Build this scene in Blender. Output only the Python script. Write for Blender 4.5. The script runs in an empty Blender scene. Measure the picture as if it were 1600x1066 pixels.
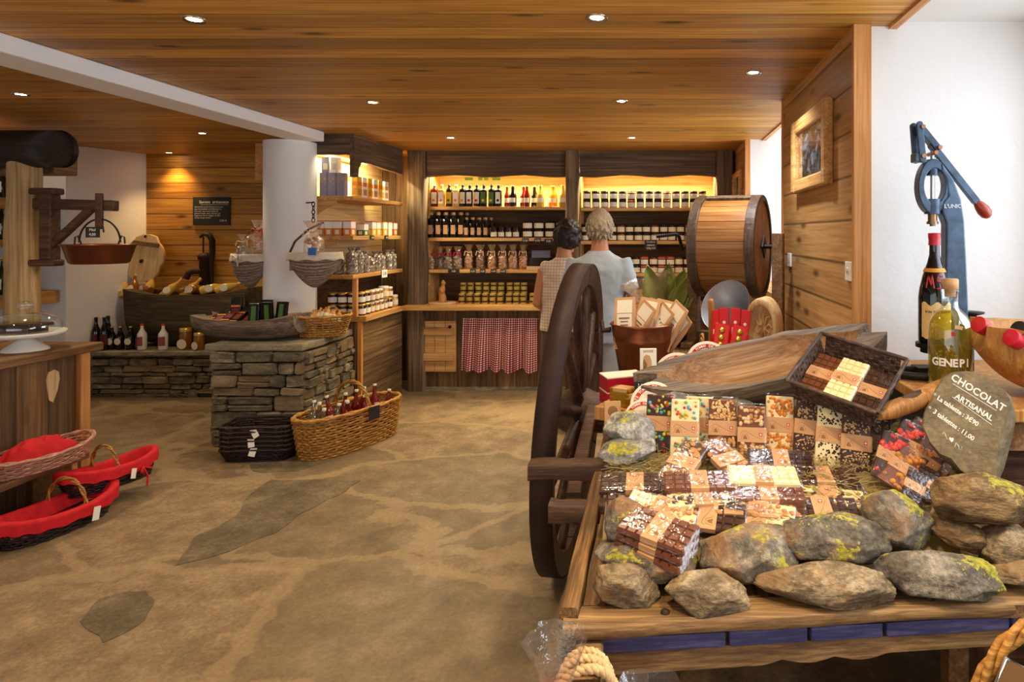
import bpy, math, random
from mathutils import Matrix, Vector, noise
PI = math.pi
SC = bpy.context.scene
COL = SC.collection

# ------------------------------------------------------------------ camera, world, exposure
CAMZ, VX, VY, F = 1.65, 1025.0, 366.0, 1000.0
cam_d = bpy.data.cameras.new('camera')
cam_d.sensor_width = 36.0
cam_d.lens = 36.0 * F / 1600.0
cam_d.shift_x = -(VX - 800) / 1600.0
cam_d.shift_y = -(533 - VY) / 1600.0
cam_d.clip_start = 0.05
cam = bpy.data.objects.new('camera', cam_d)
COL.objects.link(cam)
cam.location = (0, 0, CAMZ)
cam.rotation_euler = (PI / 2, 0, 0)
SC.camera = cam
SC.view_settings.view_transform = 'Standard'
SC.view_settings.look = 'None'
SC.view_settings.gamma = 1.0
SC.view_settings.use_curve_mapping = False
SC.view_settings.exposure = 0.0
W = bpy.data.worlds.new('world')
SC.world = W
W.use_nodes = True
bg = W.node_tree.nodes['Background']
bg.inputs[0].default_value = (0.78, 0.88, 1.0, 1)
bg.inputs[1].default_value = 2.2


def area_light(name, loc, rot, sx, sy, power, color, spread=PI):
    d = bpy.data.lights.new(name, 'AREA')
    d.shape = 'RECTANGLE'
    d.size, d.size_y = sx, sy
    d.energy = power
    d.color = color
    d.spread = spread
    o = bpy.data.objects.new(name, d)
    COL.objects.link(o)
    o.location = loc
    o.rotation_euler = rot
    return o


DAY = (0.80, 0.90, 1.0)
# daylight just outside the two window panes, pointing into the shop
area_light('daylight_window_near', (1.95, 1.3, 1.95), (0, math.radians(68), 0), 1.3, 2.3, 62, DAY)
area_light('daylight_window_far', (1.85, 5.05, 1.85), (0, math.radians(72), 0), 1.2, 1.5, 48, DAY)
# added soft fill from behind the viewer, just inside the assumed shop front
area_light('fill_shopfront', (-2.6, -2.35, 1.5), (math.radians(90), 0, 0), 5.0, 1.8, 26, (1.0, 0.93, 0.82))
SPOT_W, SPOT_COL = 56, (1.0, 0.78, 0.53)
STRIP_COL = (1.0, 0.84, 0.48)


# ------------------------------------------------------------------ helpers
def PX(px, py, Y):
    return Vector(((px - VX) / F * Y, Y, CAMZ - (py - VY) / F * Y))


def PZ(px, py, z):
    """point seen at a pixel on the horizontal plane of height z"""
    Y = (CAMZ - z) * F / (py - VY)
    return PX(px, py, Y)


def T(x=0, y=0, z=0):
    return Matrix.Translation((x, y, z))


def R(ax, deg):
    return Matrix.Rotation(math.radians(deg), 4, ax)


def S(x, y, z):
    return Matrix.Diagonal((x, y, z, 1))


FACE = R('X', 90)   # xy drawing plane turned to face the viewer (-Y)


class MB:
    def __init__(s):
        s.v, s.f, s.m, s.sm, s.cur = [], [], [], [], 0

    def add(s, vs, fs, M=None, smooth=False, mi=None):
        b = len(s.v)
        if M is not None:
            s.v += [tuple(M @ Vector(p)) for p in vs]
        else:
            s.v += [tuple(p) for p in vs]
        for f in fs:
            s.f.append([b + i for i in f])
            s.m.append(s.cur if mi is None else mi)
            s.sm.append(smooth)
        return s

    def box(s, c, d, M=None, jit=0, rng=random):
        x, y, z = d[0] / 2, d[1] / 2, d[2] / 2
        vs = [(c[0] + i * x + rng.uniform(-jit, jit), c[1] + j * y + rng.uniform(-jit, jit), c[2] + k * z + rng.uniform(-jit, jit))
              for i in (-1, 1) for j in (-1, 1) for k in (-1, 1)]
        fs = [(0, 1, 3, 2), (4, 6, 7, 5), (0, 4, 5, 1), (2, 3, 7, 6), (0, 2, 6, 4), (1, 5, 7, 3)]
        return s.add(vs, fs, M)

    def bx(s, x0, x1, y0, y1, z0, z1, M=None):
        return s.box(((x0 + x1) / 2, (y0 + y1) / 2, (z0 + z1) / 2), (x1 - x0, y1 - y0, z1 - z0), M)

    def lathe(s, prof, n=20, M=None, smooth=True, cap=True, wob=None):
        vs, fs = [], []
        k = len(prof)
        for i in range(n):
            a = 2 * PI * i / n
            for j, (r, z) in enumerate(prof):
                rr = r * (wob(a, z) if wob else 1)
                vs.append((rr * math.cos(a), rr * math.sin(a), z))
        for i in range(n):
            i2 = (i + 1) % n
            for j in range(k - 1):
                fs.append((i * k + j, i2 * k + j, i2 * k + j + 1, i * k + j + 1))
        s.add(vs, fs, M, smooth)
        if cap:
            for j, fl in ((0, True), (k - 1, False)):
                if prof[j][0] > 1e-5:
                    idx = list(range(n))
                    if fl:
                        idx = idx[::-1]
                    s.add([vs[i * k + j] for i in range(n)], [idx], M, False)
        return s

    def cyl(s, r, z0, z1, n=20, M=None, r2=None):
        return s.lathe([(r, z0), (r if r2 is None else r2, z1)], n, M)

    def tube(s, pts, r, n=8, closed=False, M=None, cap=True):
        pts = [Vector(p) for p in pts]
        k = len(pts)
        rs = r if isinstance(r, (list, tuple)) else [r] * k
        vs, fs = [], []
        up = None
        for i, p in enumerate(pts):
            if closed:
                t = pts[(i + 1) % k] - pts[i - 1]
            else:
                t = pts[min(i + 1, k - 1)] - pts[max(i - 1, 0)]
            if t.length < 1e-9:
                t = Vector((0, 0, 1))
            t.normalize()
            if up is None:
                up = Vector((0, 0, 1)) if abs(t.z) < 0.9 else Vector((1, 0, 0))
            a = up - t * up.dot(t)
            if a.length < 1e-6:
                a = t.orthogonal()
            a.normalize()
            up = a
            b = t.cross(a)
            for j in range(n):
                q = 2 * PI * j / n
                vs.append(p + (a * math.cos(q) + b * math.sin(q)) * rs[i])
        for i in range(k if closed else k - 1):
            i2 = (i + 1) % k
            for j in range(n):
                j2 = (j + 1) % n
                fs.append((i * n + j, i * n + j2, i2 * n + j2, i2 * n + j))
        s.add(vs, fs, M, True)
        if cap and not closed:
            s.add(vs[:n], [list(range(n))[::-1]], M)
            s.add(vs[-n:], [list(range(n))], M)
        return s

    def prism(s, poly, h, M=None, z0=0):
        n = len(poly)
        ar = sum(poly[i][0] * poly[(i + 1) % n][1] - poly[(i + 1) % n][0] * poly[i][1] for i in range(n))
        if ar < 0:
            poly = poly[::-1]
        vs = [(x, y, z0) for x, y in poly] + [(x, y, z0 + h) for x, y in poly]
        fs = [list(range(n))[::-1], list(range(n, 2 * n))]
        fs += [(i, (i + 1) % n, n + (i + 1) % n, n + i) for i in range(n)]
        return s.add(vs, fs, M)

    def loft(s, rings, n=20, M=None, cap=True, smooth=True):
        """rings: list of (centre, ax, ay, u, v, expo) cross sections"""
        vs, fs = [], []
        for (c, ax, ay, u, v, e) in rings:
            c, u, v = Vector(c), Vector(u), Vector(v)
            for j in range(n):
                q = 2 * PI * j / n
                cc, ss = math.cos(q), math.sin(q)
                px = math.copysign(abs(cc) ** (2 / e), cc) * ax
                py = math.copysign(abs(ss) ** (2 / e), ss) * ay
                vs.append(c + u * px + v * py)
        k = len(rings)
        for i in range(k - 1):
            for j in range(n):
                j2 = (j + 1) % n
                fs.append((i * n + j, i * n + j2, (i + 1) * n + j2, (i + 1) * n + j))
        s.add(vs, fs, M, smooth)
        if cap:
            s.add(vs[:n], [list(range(n))[::-1]], M)
            s.add(vs[-n:], [list(range(n))], M)
        return s

    def grid(s, fn, nu, nv, M=None, smooth=True):
        vs = [fn(i / nu, j / nv) for i in range(nu + 1) for j in range(nv + 1)]
        fs = [(i * (nv + 1) + j, (i + 1) * (nv + 1) + j, (i + 1) * (nv + 1) + j + 1, i * (nv + 1) + j + 1)
              for i in range(nu) for j in range(nv)]
        return s.add(vs, fs, M, smooth)

    def ball(s, c, r, n=10, M=None, sq=(1, 1, 1)):
        prof = [(max(r * math.sin(PI * i / (n // 2 + 2)), 0), -r * math.cos(PI * i / (n // 2 + 2))) for i in range(n // 2 + 3)]
        MM = T(*c) @ S(*sq)
        return s.lathe(prof, n, (M @ MM) if M is not None else MM, cap=False)

    def text(s, txt, size, M=None, ext=0.0004, align='CENTER', mi=None, bold=0.0, spacing=1.0):
        cu = bpy.data.curves.new('lettering', 'FONT')
        cu.body = txt
        cu.size = size
        cu.align_x = align
        cu.align_y = 'CENTER'
        cu.extrude = ext
        cu.offset = bold
        cu.space_character = spacing
        cu.resolution_u = 2
        ob = bpy.data.objects.new('lettering', cu)
        COL.objects.link(ob)
        dg = bpy.context.evaluated_depsgraph_get()
        me = bpy.data.meshes.new_from_object(ob.evaluated_get(dg))
        s.add([v.co.copy() for v in me.vertices], [list(p.vertices) for p in me.polygons], M, False, mi)
        bpy.data.objects.remove(ob)
        bpy.data.curves.remove(cu)
        bpy.data.meshes.remove(me)
        return s

    def build(s, name, mats, parent=None, loc=None, rot=None, bevel=0, sub=0, remesh=0, smooth=None, seg=2, solid=0):
        me = bpy.data.meshes.new(name)
        me.from_pydata(s.v, [], s.f)
        if not isinstance(mats, (list, tuple)):
            mats = [mats]
        for m in mats:
            me.materials.append(m)
        me.polygons.foreach_set('material_index', s.m)
        me.polygons.foreach_set('use_smooth', s.sm if smooth is None else [smooth] * len(s.f))
        me.update()
        o = bpy.data.objects.new(name, me)
        COL.objects.link(o)
        if parent is not None:
            o.parent = parent
        if loc is not None:
            o.location = loc
        if rot is not None:
            o.rotation_euler = rot
        if solid:
            md = o.modifiers.new('solid', 'SOLIDIFY')
            md.thickness = solid
            md.offset = 0
        if remesh:
            md = o.modifiers.new('remesh', 'REMESH')
            md.mode = 'VOXEL'
            md.voxel_size = remesh
            md.use_smooth_shade = True
            md = o.modifiers.new('smooth', 'SMOOTH')
            md.factor = 0.5
            md.iterations = 6
        if bevel:
            md = o.modifiers.new('bevel', 'BEVEL')
            md.width = bevel
            md.segments = seg
            md.limit_method = 'ANGLE'
            md.angle_limit = math.radians(40)
        if sub:
            md = o.modifiers.new('sub', 'SUBSURF')
            md.levels = md.render_levels = sub
        return o


def tag(o, label, cat, group=None, kind=None):
    if label:
        o['label'] = label
    if cat:
        o['category'] = cat
    if group:
        o['group'] = group
    if kind:
        o['kind'] = kind
    return o


def thing(name, label, cat, loc=(0, 0, 0), rot=(0, 0, 0), group=None):
    o = bpy.data.objects.new(name, None)
    o.empty_display_size = 0.05
    COL.objects.link(o)
    o.location = loc
    o.rotation_euler = rot
    return tag(o, label, cat, group)


def struct(o):
    o['kind'] = 'structure'
    return o


def dup(root, loc, rot=None, label=None, group=None, scale=None):
    def cp(o, par):
        c = o.copy()
        COL.objects.link(c)
        if par is not None:
            c.parent = par
        for ch in o.children:
            cp(ch, c)
        return c
    r = cp(root, None)
    r.location = loc
    if rot is not None:
        r.rotation_euler = rot
    if scale is not None:
        r.scale = scale
    if label:
        r['label'] = label
    if group:
        r['group'] = group
    return r


class Proto:
    """first placing uses the thing itself, later ones copy it"""
    def __init__(s, root):
        s.root, s.used = root, False

    def put(s, loc, rot=(0, 0, 0), label=None, group=None, scale=None):
        if not s.used:
            s.used = True
            r = s.root
            r.location = loc
            r.rotation_euler = rot
            if scale:
                r.scale = scale
            if label:
                r['label'] = label
            if group:
                r['group'] = group
            return r
        return dup(s.root, loc, rot, label, group, scale if scale else (1, 1, 1))


ORD = ['first', 'second', 'third', 'fourth', 'fifth', 'sixth', 'seventh', 'eighth', 'ninth', 'tenth', 'eleventh', 'twelfth',
       'thirteenth', 'fourteenth', 'fifteenth', 'sixteenth', 'seventeenth', 'eighteenth', 'nineteenth', 'twentieth']


# ------------------------------------------------------------------ materials
def lin(c):
    if isinstance(c, str):
        c = [int(c[i:i + 2], 16) / 255 for i in (0, 2, 4)]
    return tuple((x / 12.92 if x <= 0.04045 else ((x + 0.055) / 1.055) ** 2.4) for x in c[:3]) + (1,)


class Mat:
    def __init__(s, name, col='808080', rough=0.6, metal=0.0, spec=0.4):
        s.m = bpy.data.materials.new(name)
        s.m.use_nodes = True
        s.nt = s.m.node_tree
        s.b = s.nt.nodes['Principled BSDF']
        s.b.inputs['Base Color'].default_value = lin(col)
        s.b.inputs['Roughness'].default_value = rough
        s.b.inputs['Metallic'].default_value = metal
        s.b.inputs['Specular IOR Level'].default_value = spec

    def n(s, typ, ins=None, **kw):
        nd = s.nt.nodes.new('ShaderNode' + typ)
        for k, v in kw.items():
            setattr(nd, k, v)
        for k, v in (ins or {}).items():
            if hasattr(v, 'is_output') or isinstance(v, bpy.types.NodeSocket):
                s.nt.links.new(v, nd.inputs[k])
            else:
                nd.inputs[k].default_value = v
        return nd

    def coord(s, scale=(1, 1, 1), kind='Object'):
        tc = s.n('TexCoord')
        mp = s.n('Mapping', {'Vector': tc.outputs[kind], 'Scale': scale})
        return mp.outputs[0]

    def noise(s, vec, scale, detail=4, rough=0.55, dist=0.0):
        return s.n('TexNoise', {'Vector': vec, 'Scale': scale, 'Detail': detail, 'Roughness': rough, 'Distortion': dist}).outputs['Fac']

    def ramp(s, fac, stops):
        r = s.n('ValToRGB', {'Fac': fac})
        e = r.color_ramp.elements
        while len(e) < len(stops):
            e.new(0.5)
        for el, (p, c) in zip(e, stops):
            el.position = p
            el.color = lin(c) if isinstance(c, str) else (c, c, c, 1)
        return r.outputs[0]

    def math(s, op, a, b=0.0, c=0.0):
        return s.n('Math', {0: a, 1: b, 2: c}, operation=op).outputs[0]

    def mix(s, fac, a, b, blend='MIX'):
        nd = s.n('Mix', data_type='RGBA', blend_type=blend)
        for sock, v in ((nd.inputs[0], fac), (nd.inputs[6], a), (nd.inputs[7], b)):
            if isinstance(v, bpy.types.NodeSocket):
                s.nt.links.new(v, sock)
            else:
                sock.default_value = lin(v) if isinstance(v, str) else v
        return nd.outputs[2]

    def color(s, out):
        s.nt.links.new(out, s.b.inputs['Base Color'])

    def bump(s, h, strength=0.3, dist=0.01):
        b = s.n('Bump', {'Height': h, 'Strength': strength, 'Distance': dist})
        s.nt.links.new(b.outputs[0], s.b.inputs['Normal'])

    def island(s):
        return s.n('NewGeometry').outputs['Random Per Island']

    def objrand(s):
        return s.n('ObjectInfo').outputs['Random']


def simple(name, col, rough=0.6, metal=0.0, spec=0.4, var=0.0, vscale=12):
    M = Mat(name, col, rough, metal, spec)
    if var:
        f = M.noise(M.coord(), vscale, 4)
        c = lin(col)
        lo = tuple(x * (1 - var) for x in c[:3]) + (1,)
        hi = tuple(min(1, x * (1 + var)) for x in c[:3]) + (1,)
        M.color(M.mix(M.ramp(f, [(0.3, 0.0), (0.7, 1.0)]), lo, hi))
        M.bump(f, 0.15, 0.004)
    return M.m


def wood(name, dark, mid, light, grain='X', width='', bw=0.0, gs=1.0, rough=0.55, knots=0.0, groove=0.45, island=0.0, bump=0.25):
    """grain runs along an axis; planks of width bw are told apart across another axis"""
    M = Mat(name, mid, rough)
    st = {'X': (0.6, 9, 9), 'Y': (9, 0.6, 9), 'Z': (9, 9, 0.6)}[grain]
    tc = M.n('TexCoord').outputs['Object']
    vec = tc
    rnd = None
    if bw:
        sep = M.n('SeparateXYZ', {0: tc})
        t = M.math('DIVIDE', sep.outputs[width], bw)
        idx = M.math('FLOOR', t)
        wn = M.n('TexWhiteNoise', {'W': idx}, noise_dimensions='1D')
        rnd = wn.outputs['Value']
        off = M.n('VectorMath', {0: wn.outputs['Color'], 1: (7.0, 7.0, 7.0)}, operation='MULTIPLY').outputs[0]
        vec = M.n('VectorMath', {0: tc, 1: off}, operation='ADD').outputs[0]
        fr = M.math('FRACT', t)
        edge = M.math('MINIMUM', fr, M.math('SUBTRACT', 1.0, fr))
        gap = M.ramp(edge, [(0.012, 0.0), (0.05, 1.0)])
    elif island:
        isl = M.island()
        rnd = isl
        offv = M.n('CombineXYZ', {0: M.math('MULTIPLY', isl, 7.0), 1: M.math('MULTIPLY', isl, 13.0), 2: M.math('MULTIPLY', isl, 5.0)}).outputs[0]
        vec = M.n('VectorMath', {0: tc, 1: offv}, operation='ADD').outputs[0]
    mp = M.n('Mapping', {'Vector': vec, 'Scale': tuple(a * gs for a in st)}).outputs[0]
    f1 = M.noise(mp, 2.2, 5, 0.6, 0.6)
    mp2 = M.n('Mapping', {'Vector': vec, 'Scale': tuple(a * gs * (5 if a > 1 else 1.6) for a in st)}).outputs[0]
    f2 = M.noise(mp2, 2.0, 3, 0.6)
    f = M.math('ADD', M.math('MULTIPLY', f1, 0.5), M.math('MULTIPLY', f2, 0.5))
    c = M.ramp(f, [(0.34, dark), (0.5, mid), (0.64, light)])
    if knots:
        ks = {'X': (1.0, 3.2, 3.2), 'Y': (3.2, 1.0, 3.2), 'Z': (3.2, 3.2, 1.0)}[grain]
        mk = M.n('Mapping', {'Vector': vec, 'Scale': ks}).outputs[0]
        vo = M.n('TexVoronoi', {'Vector': mk, 'Scale': 2.1, 'Randomness': 1.0}, feature='F1').outputs['Distance']
        km = M.ramp(vo, [(0.05, 1.0), (0.19, 0.0)])
        c = M.mix(M.math('MULTIPLY', km, knots), c, tuple(x * 0.25 for x in lin(dark)[:3]) + (1,))
    if rnd is not None:
        amt = island if island else 0.33
        br = M.math('MULTIPLY_ADD', rnd, amt * 2, 1.0 - amt)
        hs = M.n('HueSaturation', {'Color': c, 'Value': br})
        c = hs.outputs[0]
    h = f
    if bw:
        gm = M.math('MULTIPLY_ADD', gap, groove, 1.0 - groove)
        c = M.n('HueSaturation', {'Color': c, 'Value': gm}).outputs[0]
        h = M.math('ADD', M.math('MULTIPLY', f, 0.25), gap)
    M.color(c)
    M.bump(h, bump, 0.004)
    return M.m


def glassy(name, tint='ffffff', gloss=0.12, rough=0.03, bump=0.0, bscale=30, opac=0.0, base='ffffff', facing=0.45):
    """thin clear sheet: lets light through, reflects at grazing angles"""
    M = Mat(name)
    nt = M.nt
    tr = M.n('BsdfTransparent', {'Color': lin(tint)})
    gl = M.n('BsdfGlossy', {'Color': (1, 1, 1, 1), 'Roughness': rough})
    lw = M.n('LayerWeight', {'Blend': 0.35})
    fac = M.math('MULTIPLY_ADD', lw.outputs['Facing'], facing, gloss)
    if bump:
        f = M.noise(M.coord(), bscale, 3, 0.6)
        b = M.n('Bump', {'Height': f, 'Strength': bump, 'Distance': 0.01})
        nt.links.new(b.outputs[0], gl.inputs['Normal'])
        nt.links.new(b.outputs[0], lw.inputs['Normal'])
    mx = M.n('MixShader', {0: fac, 1: tr.outputs[0], 2: gl.outputs[0]})
    out = mx.outputs[0]
    if opac:
        df = M.n('BsdfDiffuse', {'Color': lin(base)})
        mx2 = M.n('MixShader', {0: opac, 1: out, 2: df.outputs[0]})
        out = mx2.outputs[0]
    nt.links.new(out, nt.nodes['Material Output'].inputs[0])
    return M.m


def emit(name, col, st):
    M = Mat(name, col)
    M.b.inputs['Emission Color'].default_value = lin(col)
    M.b.inputs['Emission Strength'].default_value = st
    return M.m


def stone(name, cols, scale=6, lichen=0.0, island=0.0, rough=0.85, bump=0.6, layer=0.0, patch=None):
    M = Mat(name, cols[1], rough, 0, 0.25)
    tc = M.n('TexCoord').outputs['Object']
    oi = M.objrand()
    vec = M.n('VectorMath', {0: tc, 1: M.n('CombineXYZ', {0: M.math('MULTIPLY', oi, 31.0), 1: M.math('MULTIPLY', oi, 17.0), 2: oi}).outputs[0]}, operation='ADD').outputs[0]
    if layer:
        vec2 = M.n('Mapping', {'Vector': vec, 'Scale': (1, 1, layer)}).outputs[0]
    else:
        vec2 = vec
    f = M.noise(vec2, scale, 8, 0.65, 0.3)
    fine = M.noise(vec2, scale * 8, 5, 0.7)
    ff = M.math('ADD', M.math('MULTIPLY', f, 0.6), M.math('MULTIPLY', fine, 0.4))
    c = M.ramp(ff, [(0.34, cols[0]), (0.5, cols[1]), (0.66, cols[2])])
    if island:
        br = M.math('MULTIPLY_ADD', M.island(), island * 2, 1 - island)
        c = M.n('HueSaturation', {'Color': c, 'Value': br}).outputs[0]
        c = M.mix(M.ramp(M.math('FRACT', M.math('MULTIPLY', M.island(), 17.3)), [(0.45, 0.0), (0.9, 0.45)]), c, 'a08058', 'MIX')
    if patch:
        pn = M.noise(vec, scale * 0.7, 5, 0.65)
        c = M.mix(M.ramp(pn, [(0.5, 0.0), (0.62, 0.7)]), c, patch)
    if lichen:
        l1 = M.noise(vec, scale * 1.1, 2, 0.5)
        l2 = M.noise(vec, scale * 9, 4, 0.7)
        up = M.n('SeparateXYZ', {0: M.n('NewGeometry').outputs['Normal']}).outputs['Z']
        la = M.math('ADD', M.math('ADD', M.math('MULTIPLY', l1, 0.65), M.math('MULTIPLY', l2, 0.35)), M.math('MULTIPLY', up, 0.035))
        lm = M.ramp(la, [(0.605 - lichen * 0.08, 0.0), (0.63 - lichen * 0.08, 1.0)])
        lc = M.mix(M.ramp(l2, [(0.4, 0.0), (0.6, 1.0)]), '7e7a22', 'b4aa42')
        c = M.mix(lm, c, lc)
    M.color(c)
    M.bump(M.math('ADD', ff, M.math('MULTIPLY', M.noise(vec2, scale * 3.2, 4, 0.6, 0.8), 0.6)), bump, 0.014)
    return M.m


def checks(name, a, b, sx, sy):
    M = Mat(name, a, 0.8)
    tc = M.n('TexCoord').outputs['UV']
    return M


mt = {}
mt['ceil'] = wood('honey_pine_ceiling', '98641f', 'bc8638', 'd4a650', 'X', 'Y', 0.16, 1.0, 0.5, 0.95, 0.5)
mt['wallwood'] = wood('pine_wall_boards', '986a38', 'b68850', 'c89c62', 'Y', 'Z', 0.19, 1.0, 0.5, 0.9, 0.65)
mt['wallwoodx'] = wood('pine_wall_boards_back', '8a5616', 'b47c2e', 'cc9642', 'X', 'Z', 0.17, 1.0, 0.5, 0.9, 0.7)
mt['trim'] = wood('larch_trim', 'b06a2c', 'd08e4c', 'e0a868', 'Z', '', 0, 1.3, 0.5)
mt['trimx'] = wood('larch_trim_long', 'a0602a', 'c88a4a', 'daa262', 'Y', '', 0, 1.3, 0.5)
mt['shelf'] = wood('shelf_spruce', 'a87436', 'cc9a58', 'e2bb7c', 'X', '', 0, 1.2, 0.55, 0.3)
mt['shelfy'] = wood('shelf_spruce_y', 'a06a30', 'c49050', 'dab070', 'Y', '', 0, 1.2, 0.55, 0.3)
mt['old'] = wood('old_grey_beam', '3a2c1e', '68533c', '8d7658', 'Z', '', 0, 0.8, 0.75, 0.4, bump=0.5)
mt['oldx'] = wood('old_grey_lintel', '382a1e', '5e4a36', '7d6750', 'X', '', 0, 0.7, 0.75, 0.4, bump=0.5)
mt['oldy'] = wood('old_grey_lintel_y', '382a1e', '5e4a36', '7d6750', 'Y', '', 0, 0.7, 0.75, 0.4, bump=0.5)
mt['oldboard'] = wood('old_brown_boards', '3c2a16', '684c2a', '8c6c42', 'Z', 'X', 0.21, 0.9, 0.7, 0.6, 0.5, bump=0.45)
mt['oldboardy'] = wood('old_brown_boards_y', '453220', '6e5334', '8e7048', 'Y', 'Z', 0.24, 0.9, 0.7, 0.6, 0.5, bump=0.45)
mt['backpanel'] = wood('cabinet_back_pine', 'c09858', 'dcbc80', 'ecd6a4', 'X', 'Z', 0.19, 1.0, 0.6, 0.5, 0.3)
mt['backshade'] = wood('cabinet_back_shaded', '3a2614', '5c4022', '785836', 'X', 'Z', 0.19, 1.0, 0.7, 0.3, 0.4)  # darker copy of the pine back: shade under the shelves put into colour
mt['backpanely'] = wood('cabinet_back_pine_y', 'c09858', 'dcbc80', 'ecd6a4', 'Y', 'Z', 0.19, 1.0, 0.6, 0.5, 0.3)
mt['cart'] = wood('cart_oak', '58402a', '85643e', 'b08c58', 'X', '', 0, 1.6, 0.65, 0.5, bump=0.6)
mt['carty'] = wood('cart_oak_y', '402c1a', '74542f', 'a07a4c', 'Y', '', 0, 1.6, 0.65, 0.5, bump=0.6)
mt['cartdark'] = wood('cart_dark_wood', '2a1a10', '4c3220', '6e4c30', 'X', '', 0, 1.6, 0.6, 0.4, bump=0.6)
mt['wheelwood'] = wood('wheel_wood', '2a1a12', '4a3222', '70503a', 'Z', '', 0, 1.2, 0.5, 0.2, island=0.15)
mt['trough'] = wood('dough_trough', '3a3028', '6a5a4a', '94826c', 'X', '', 0, 1.2, 0.7, 0.5, bump=0.7)
mt['troughin'] = wood('dough_trough_inside', '6a4a2e', 'a07850', 'c09a70', 'X', '', 0, 1.2, 0.65, 0.4, bump=0.4)
mt['trough2'] = wood('dark_dugout', '2a2014', '4a3c26', '6a583a', 'X', '', 0, 0.8, 0.85, 0.3, bump=0.8)
mt['churn'] = wood('churn_staves', '74461e', '9a6632', 'b8864a', 'X', '', 0, 1.2, 0.4, 0.1, island=0.18)
mt['churndark'] = wood('churn_rim', '3a2a1e', '54402e', '70594a', 'Z', '', 0, 1.5, 0.45)
mt['palewood'] = wood('pale_carved_wood', 'b48c58', 'd4b07c', 'e6cc9e', 'Z', '', 0, 1.3, 0.6)
mt['orangewood'] = wood('orange_carved_wood', '8e5a24', 'b47c3c', 'cc9c58', 'Z', '', 0, 1.3, 0.5)
mt['logpale'] = wood('peeled_log', '7a5a34', 'b08c5c', 'cfae7e', 'Z', '', 0, 0.6, 0.65, 0.5, bump=0.4)
mt['logdark'] = wood('dark_log', '1c120c', '2e1e14', '48301f', 'X', '', 0, 0.7, 0.6)
mt['counter'] = wood('brown_counter', '503620', '7a5632', '9c784c', 'Y', '', 0, 0.9, 0.55, 0.4)
mt['board'] = wood('counter_boards', '4c3620', '735434', '8f6e48', 'Z', 'Y', 0.2, 0.9, 0.65, 0.5, 0.5)
mt['bluewood'] = wood('blue_painted_wood', '2e2c48', '46466e', '6a628a', 'X', '', 0, 1.5, 0.6, bump=0.4)
mt['wicker'] = None


def woven(name, dark, light, sx=60, sz=45, rough=0.6):
    M = Mat(name, light, rough)
    tc = M.n('TexCoord').outputs['UV']
    return M


def basketry(name, dark, mid, light, freq=70, rough=0.55):
    """colour only: strand by strand variation (the weave itself is modelled)"""
    M = Mat(name, mid, rough)
    f = M.noise(M.coord((1, 1, 6)), 30, 3)
    c = M.ramp(f, [(0.3, dark), (0.5, mid), (0.7, light)])
    br = M.math('MULTIPLY_ADD', M.island(), 0.5, 0.75)
    M.color(M.n('HueSaturation', {'Color': c, 'Value': br}).outputs[0])
    M.bump(f, 0.3, 0.003)
    return M.m


mt['wicker'] = basketry('golden_wicker', '7a4c1c', 'a8752e', 'cc9c50')
mt['wickerpale'] = basketry('pinkish_wicker', '8a5a48', 'b08068', 'cca088')
mt['wickerdark'] = basketry('dark_wicker', '1a1010', '2c1c1a', '44302c')
mt['wickergrey'] = basketry('greyed_wicker', '5e4c42', '7e6a5e', 'a08c7e')
mt['wickerbrown'] = basketry('chocolate_wicker', '2a1c14', '463226', '6c5240')


def plaster(name, col):
    M = Mat(name, col, 0.9, 0, 0.2)
    f = M.noise(M.coord(), 9, 6, 0.6, 0.4)
    f2 = M.noise(M.coord((1, 1, 1)), 1.6, 3)
    M.bump(M.math('ADD', f, M.math('MULTIPLY', f2, 0.6)), 0.3, 0.015)
    return M.m


mt['white'] = plaster('white_plaster', 'e9e7e3')
mt['beamwhite'] = simple('white_painted_beam', 'f0f0ee', 0.7)
mt['masonry'] = stone('dry_stone', ('3c362c', '6e6550', 'a2967a'), 9, 0, 0.34, layer=2.5)
mt['mortar'] = stone('joint_earth', ('14110c', '1f1a12', '2c261c'), 14)
mt['slab'] = stone('slate_slab', ('5a5344', '8a8068', 'b4a88a'), 7, layer=3)
mt['rock'] = stone('field_stone', ('2e261e', '7e6c52', 'cab48e'), 8, 0.0, layer=2, bump=1.0, patch='a07c50')
mt['rockl'] = stone('lichen_stone', ('2a2722', '70685a', 'b8ac94'), 8, 0.5, bump=1.0, patch='a0744a')
mt['rockw'] = stone('pale_stone', ('44443e', '8e8a80', 'dcdacf'), 9, 0.3, bump=1.0)
mt['rockb'] = stone('brown_stone', ('32261a', '785e3e', 'b49466'), 8, 0.1, layer=3.5, bump=1.0)
mt['signrock'] = stone('slate_sign_stone', ('4e4434', '75664c', '94835f'), 8, layer=1.5, bump=0.4)
mt['chalk'] = simple('chalk_white', 'efe6d8', 0.9)
mt['blackboard'] = simple('blackboard_slate', '26262a', 0.7, var=0.2)
mt['iron'] = simple('dark_iron', '2a2624', 0.5, 0.6)
mt['rust'] = simple('rusty_iron', '38251c', 0.65, 0.3, var=0.3)
mt['copper'] = simple('copper', '94583a', 0.33, 0.8, var=0.25, vscale=7)
mt['copperbright'] = simple('bright_copper', 'b4683c', 0.22, 0.95, var=0.2, vscale=6)
mt['zinc'] = simple('zinc', 'b4b8be', 0.38, 0.7, var=0.1)
mt['greymetal'] = simple('grey_metal', '4a4a44', 0.4, 0.7, var=0.2)
mt['steel'] = simple('steel', 'c0c0c0', 0.25, 1.0)
mt['corker'] = simple('blue_grey_cast_iron', '3c4e62', 0.36, 0.3, var=0.4, vscale=24)
mt['redwood'] = simple('red_varnished_wood', '9a3418', 0.25)
mt['whiteplastic'] = simple('white_plastic', 'eeeae0', 0.35)
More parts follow.
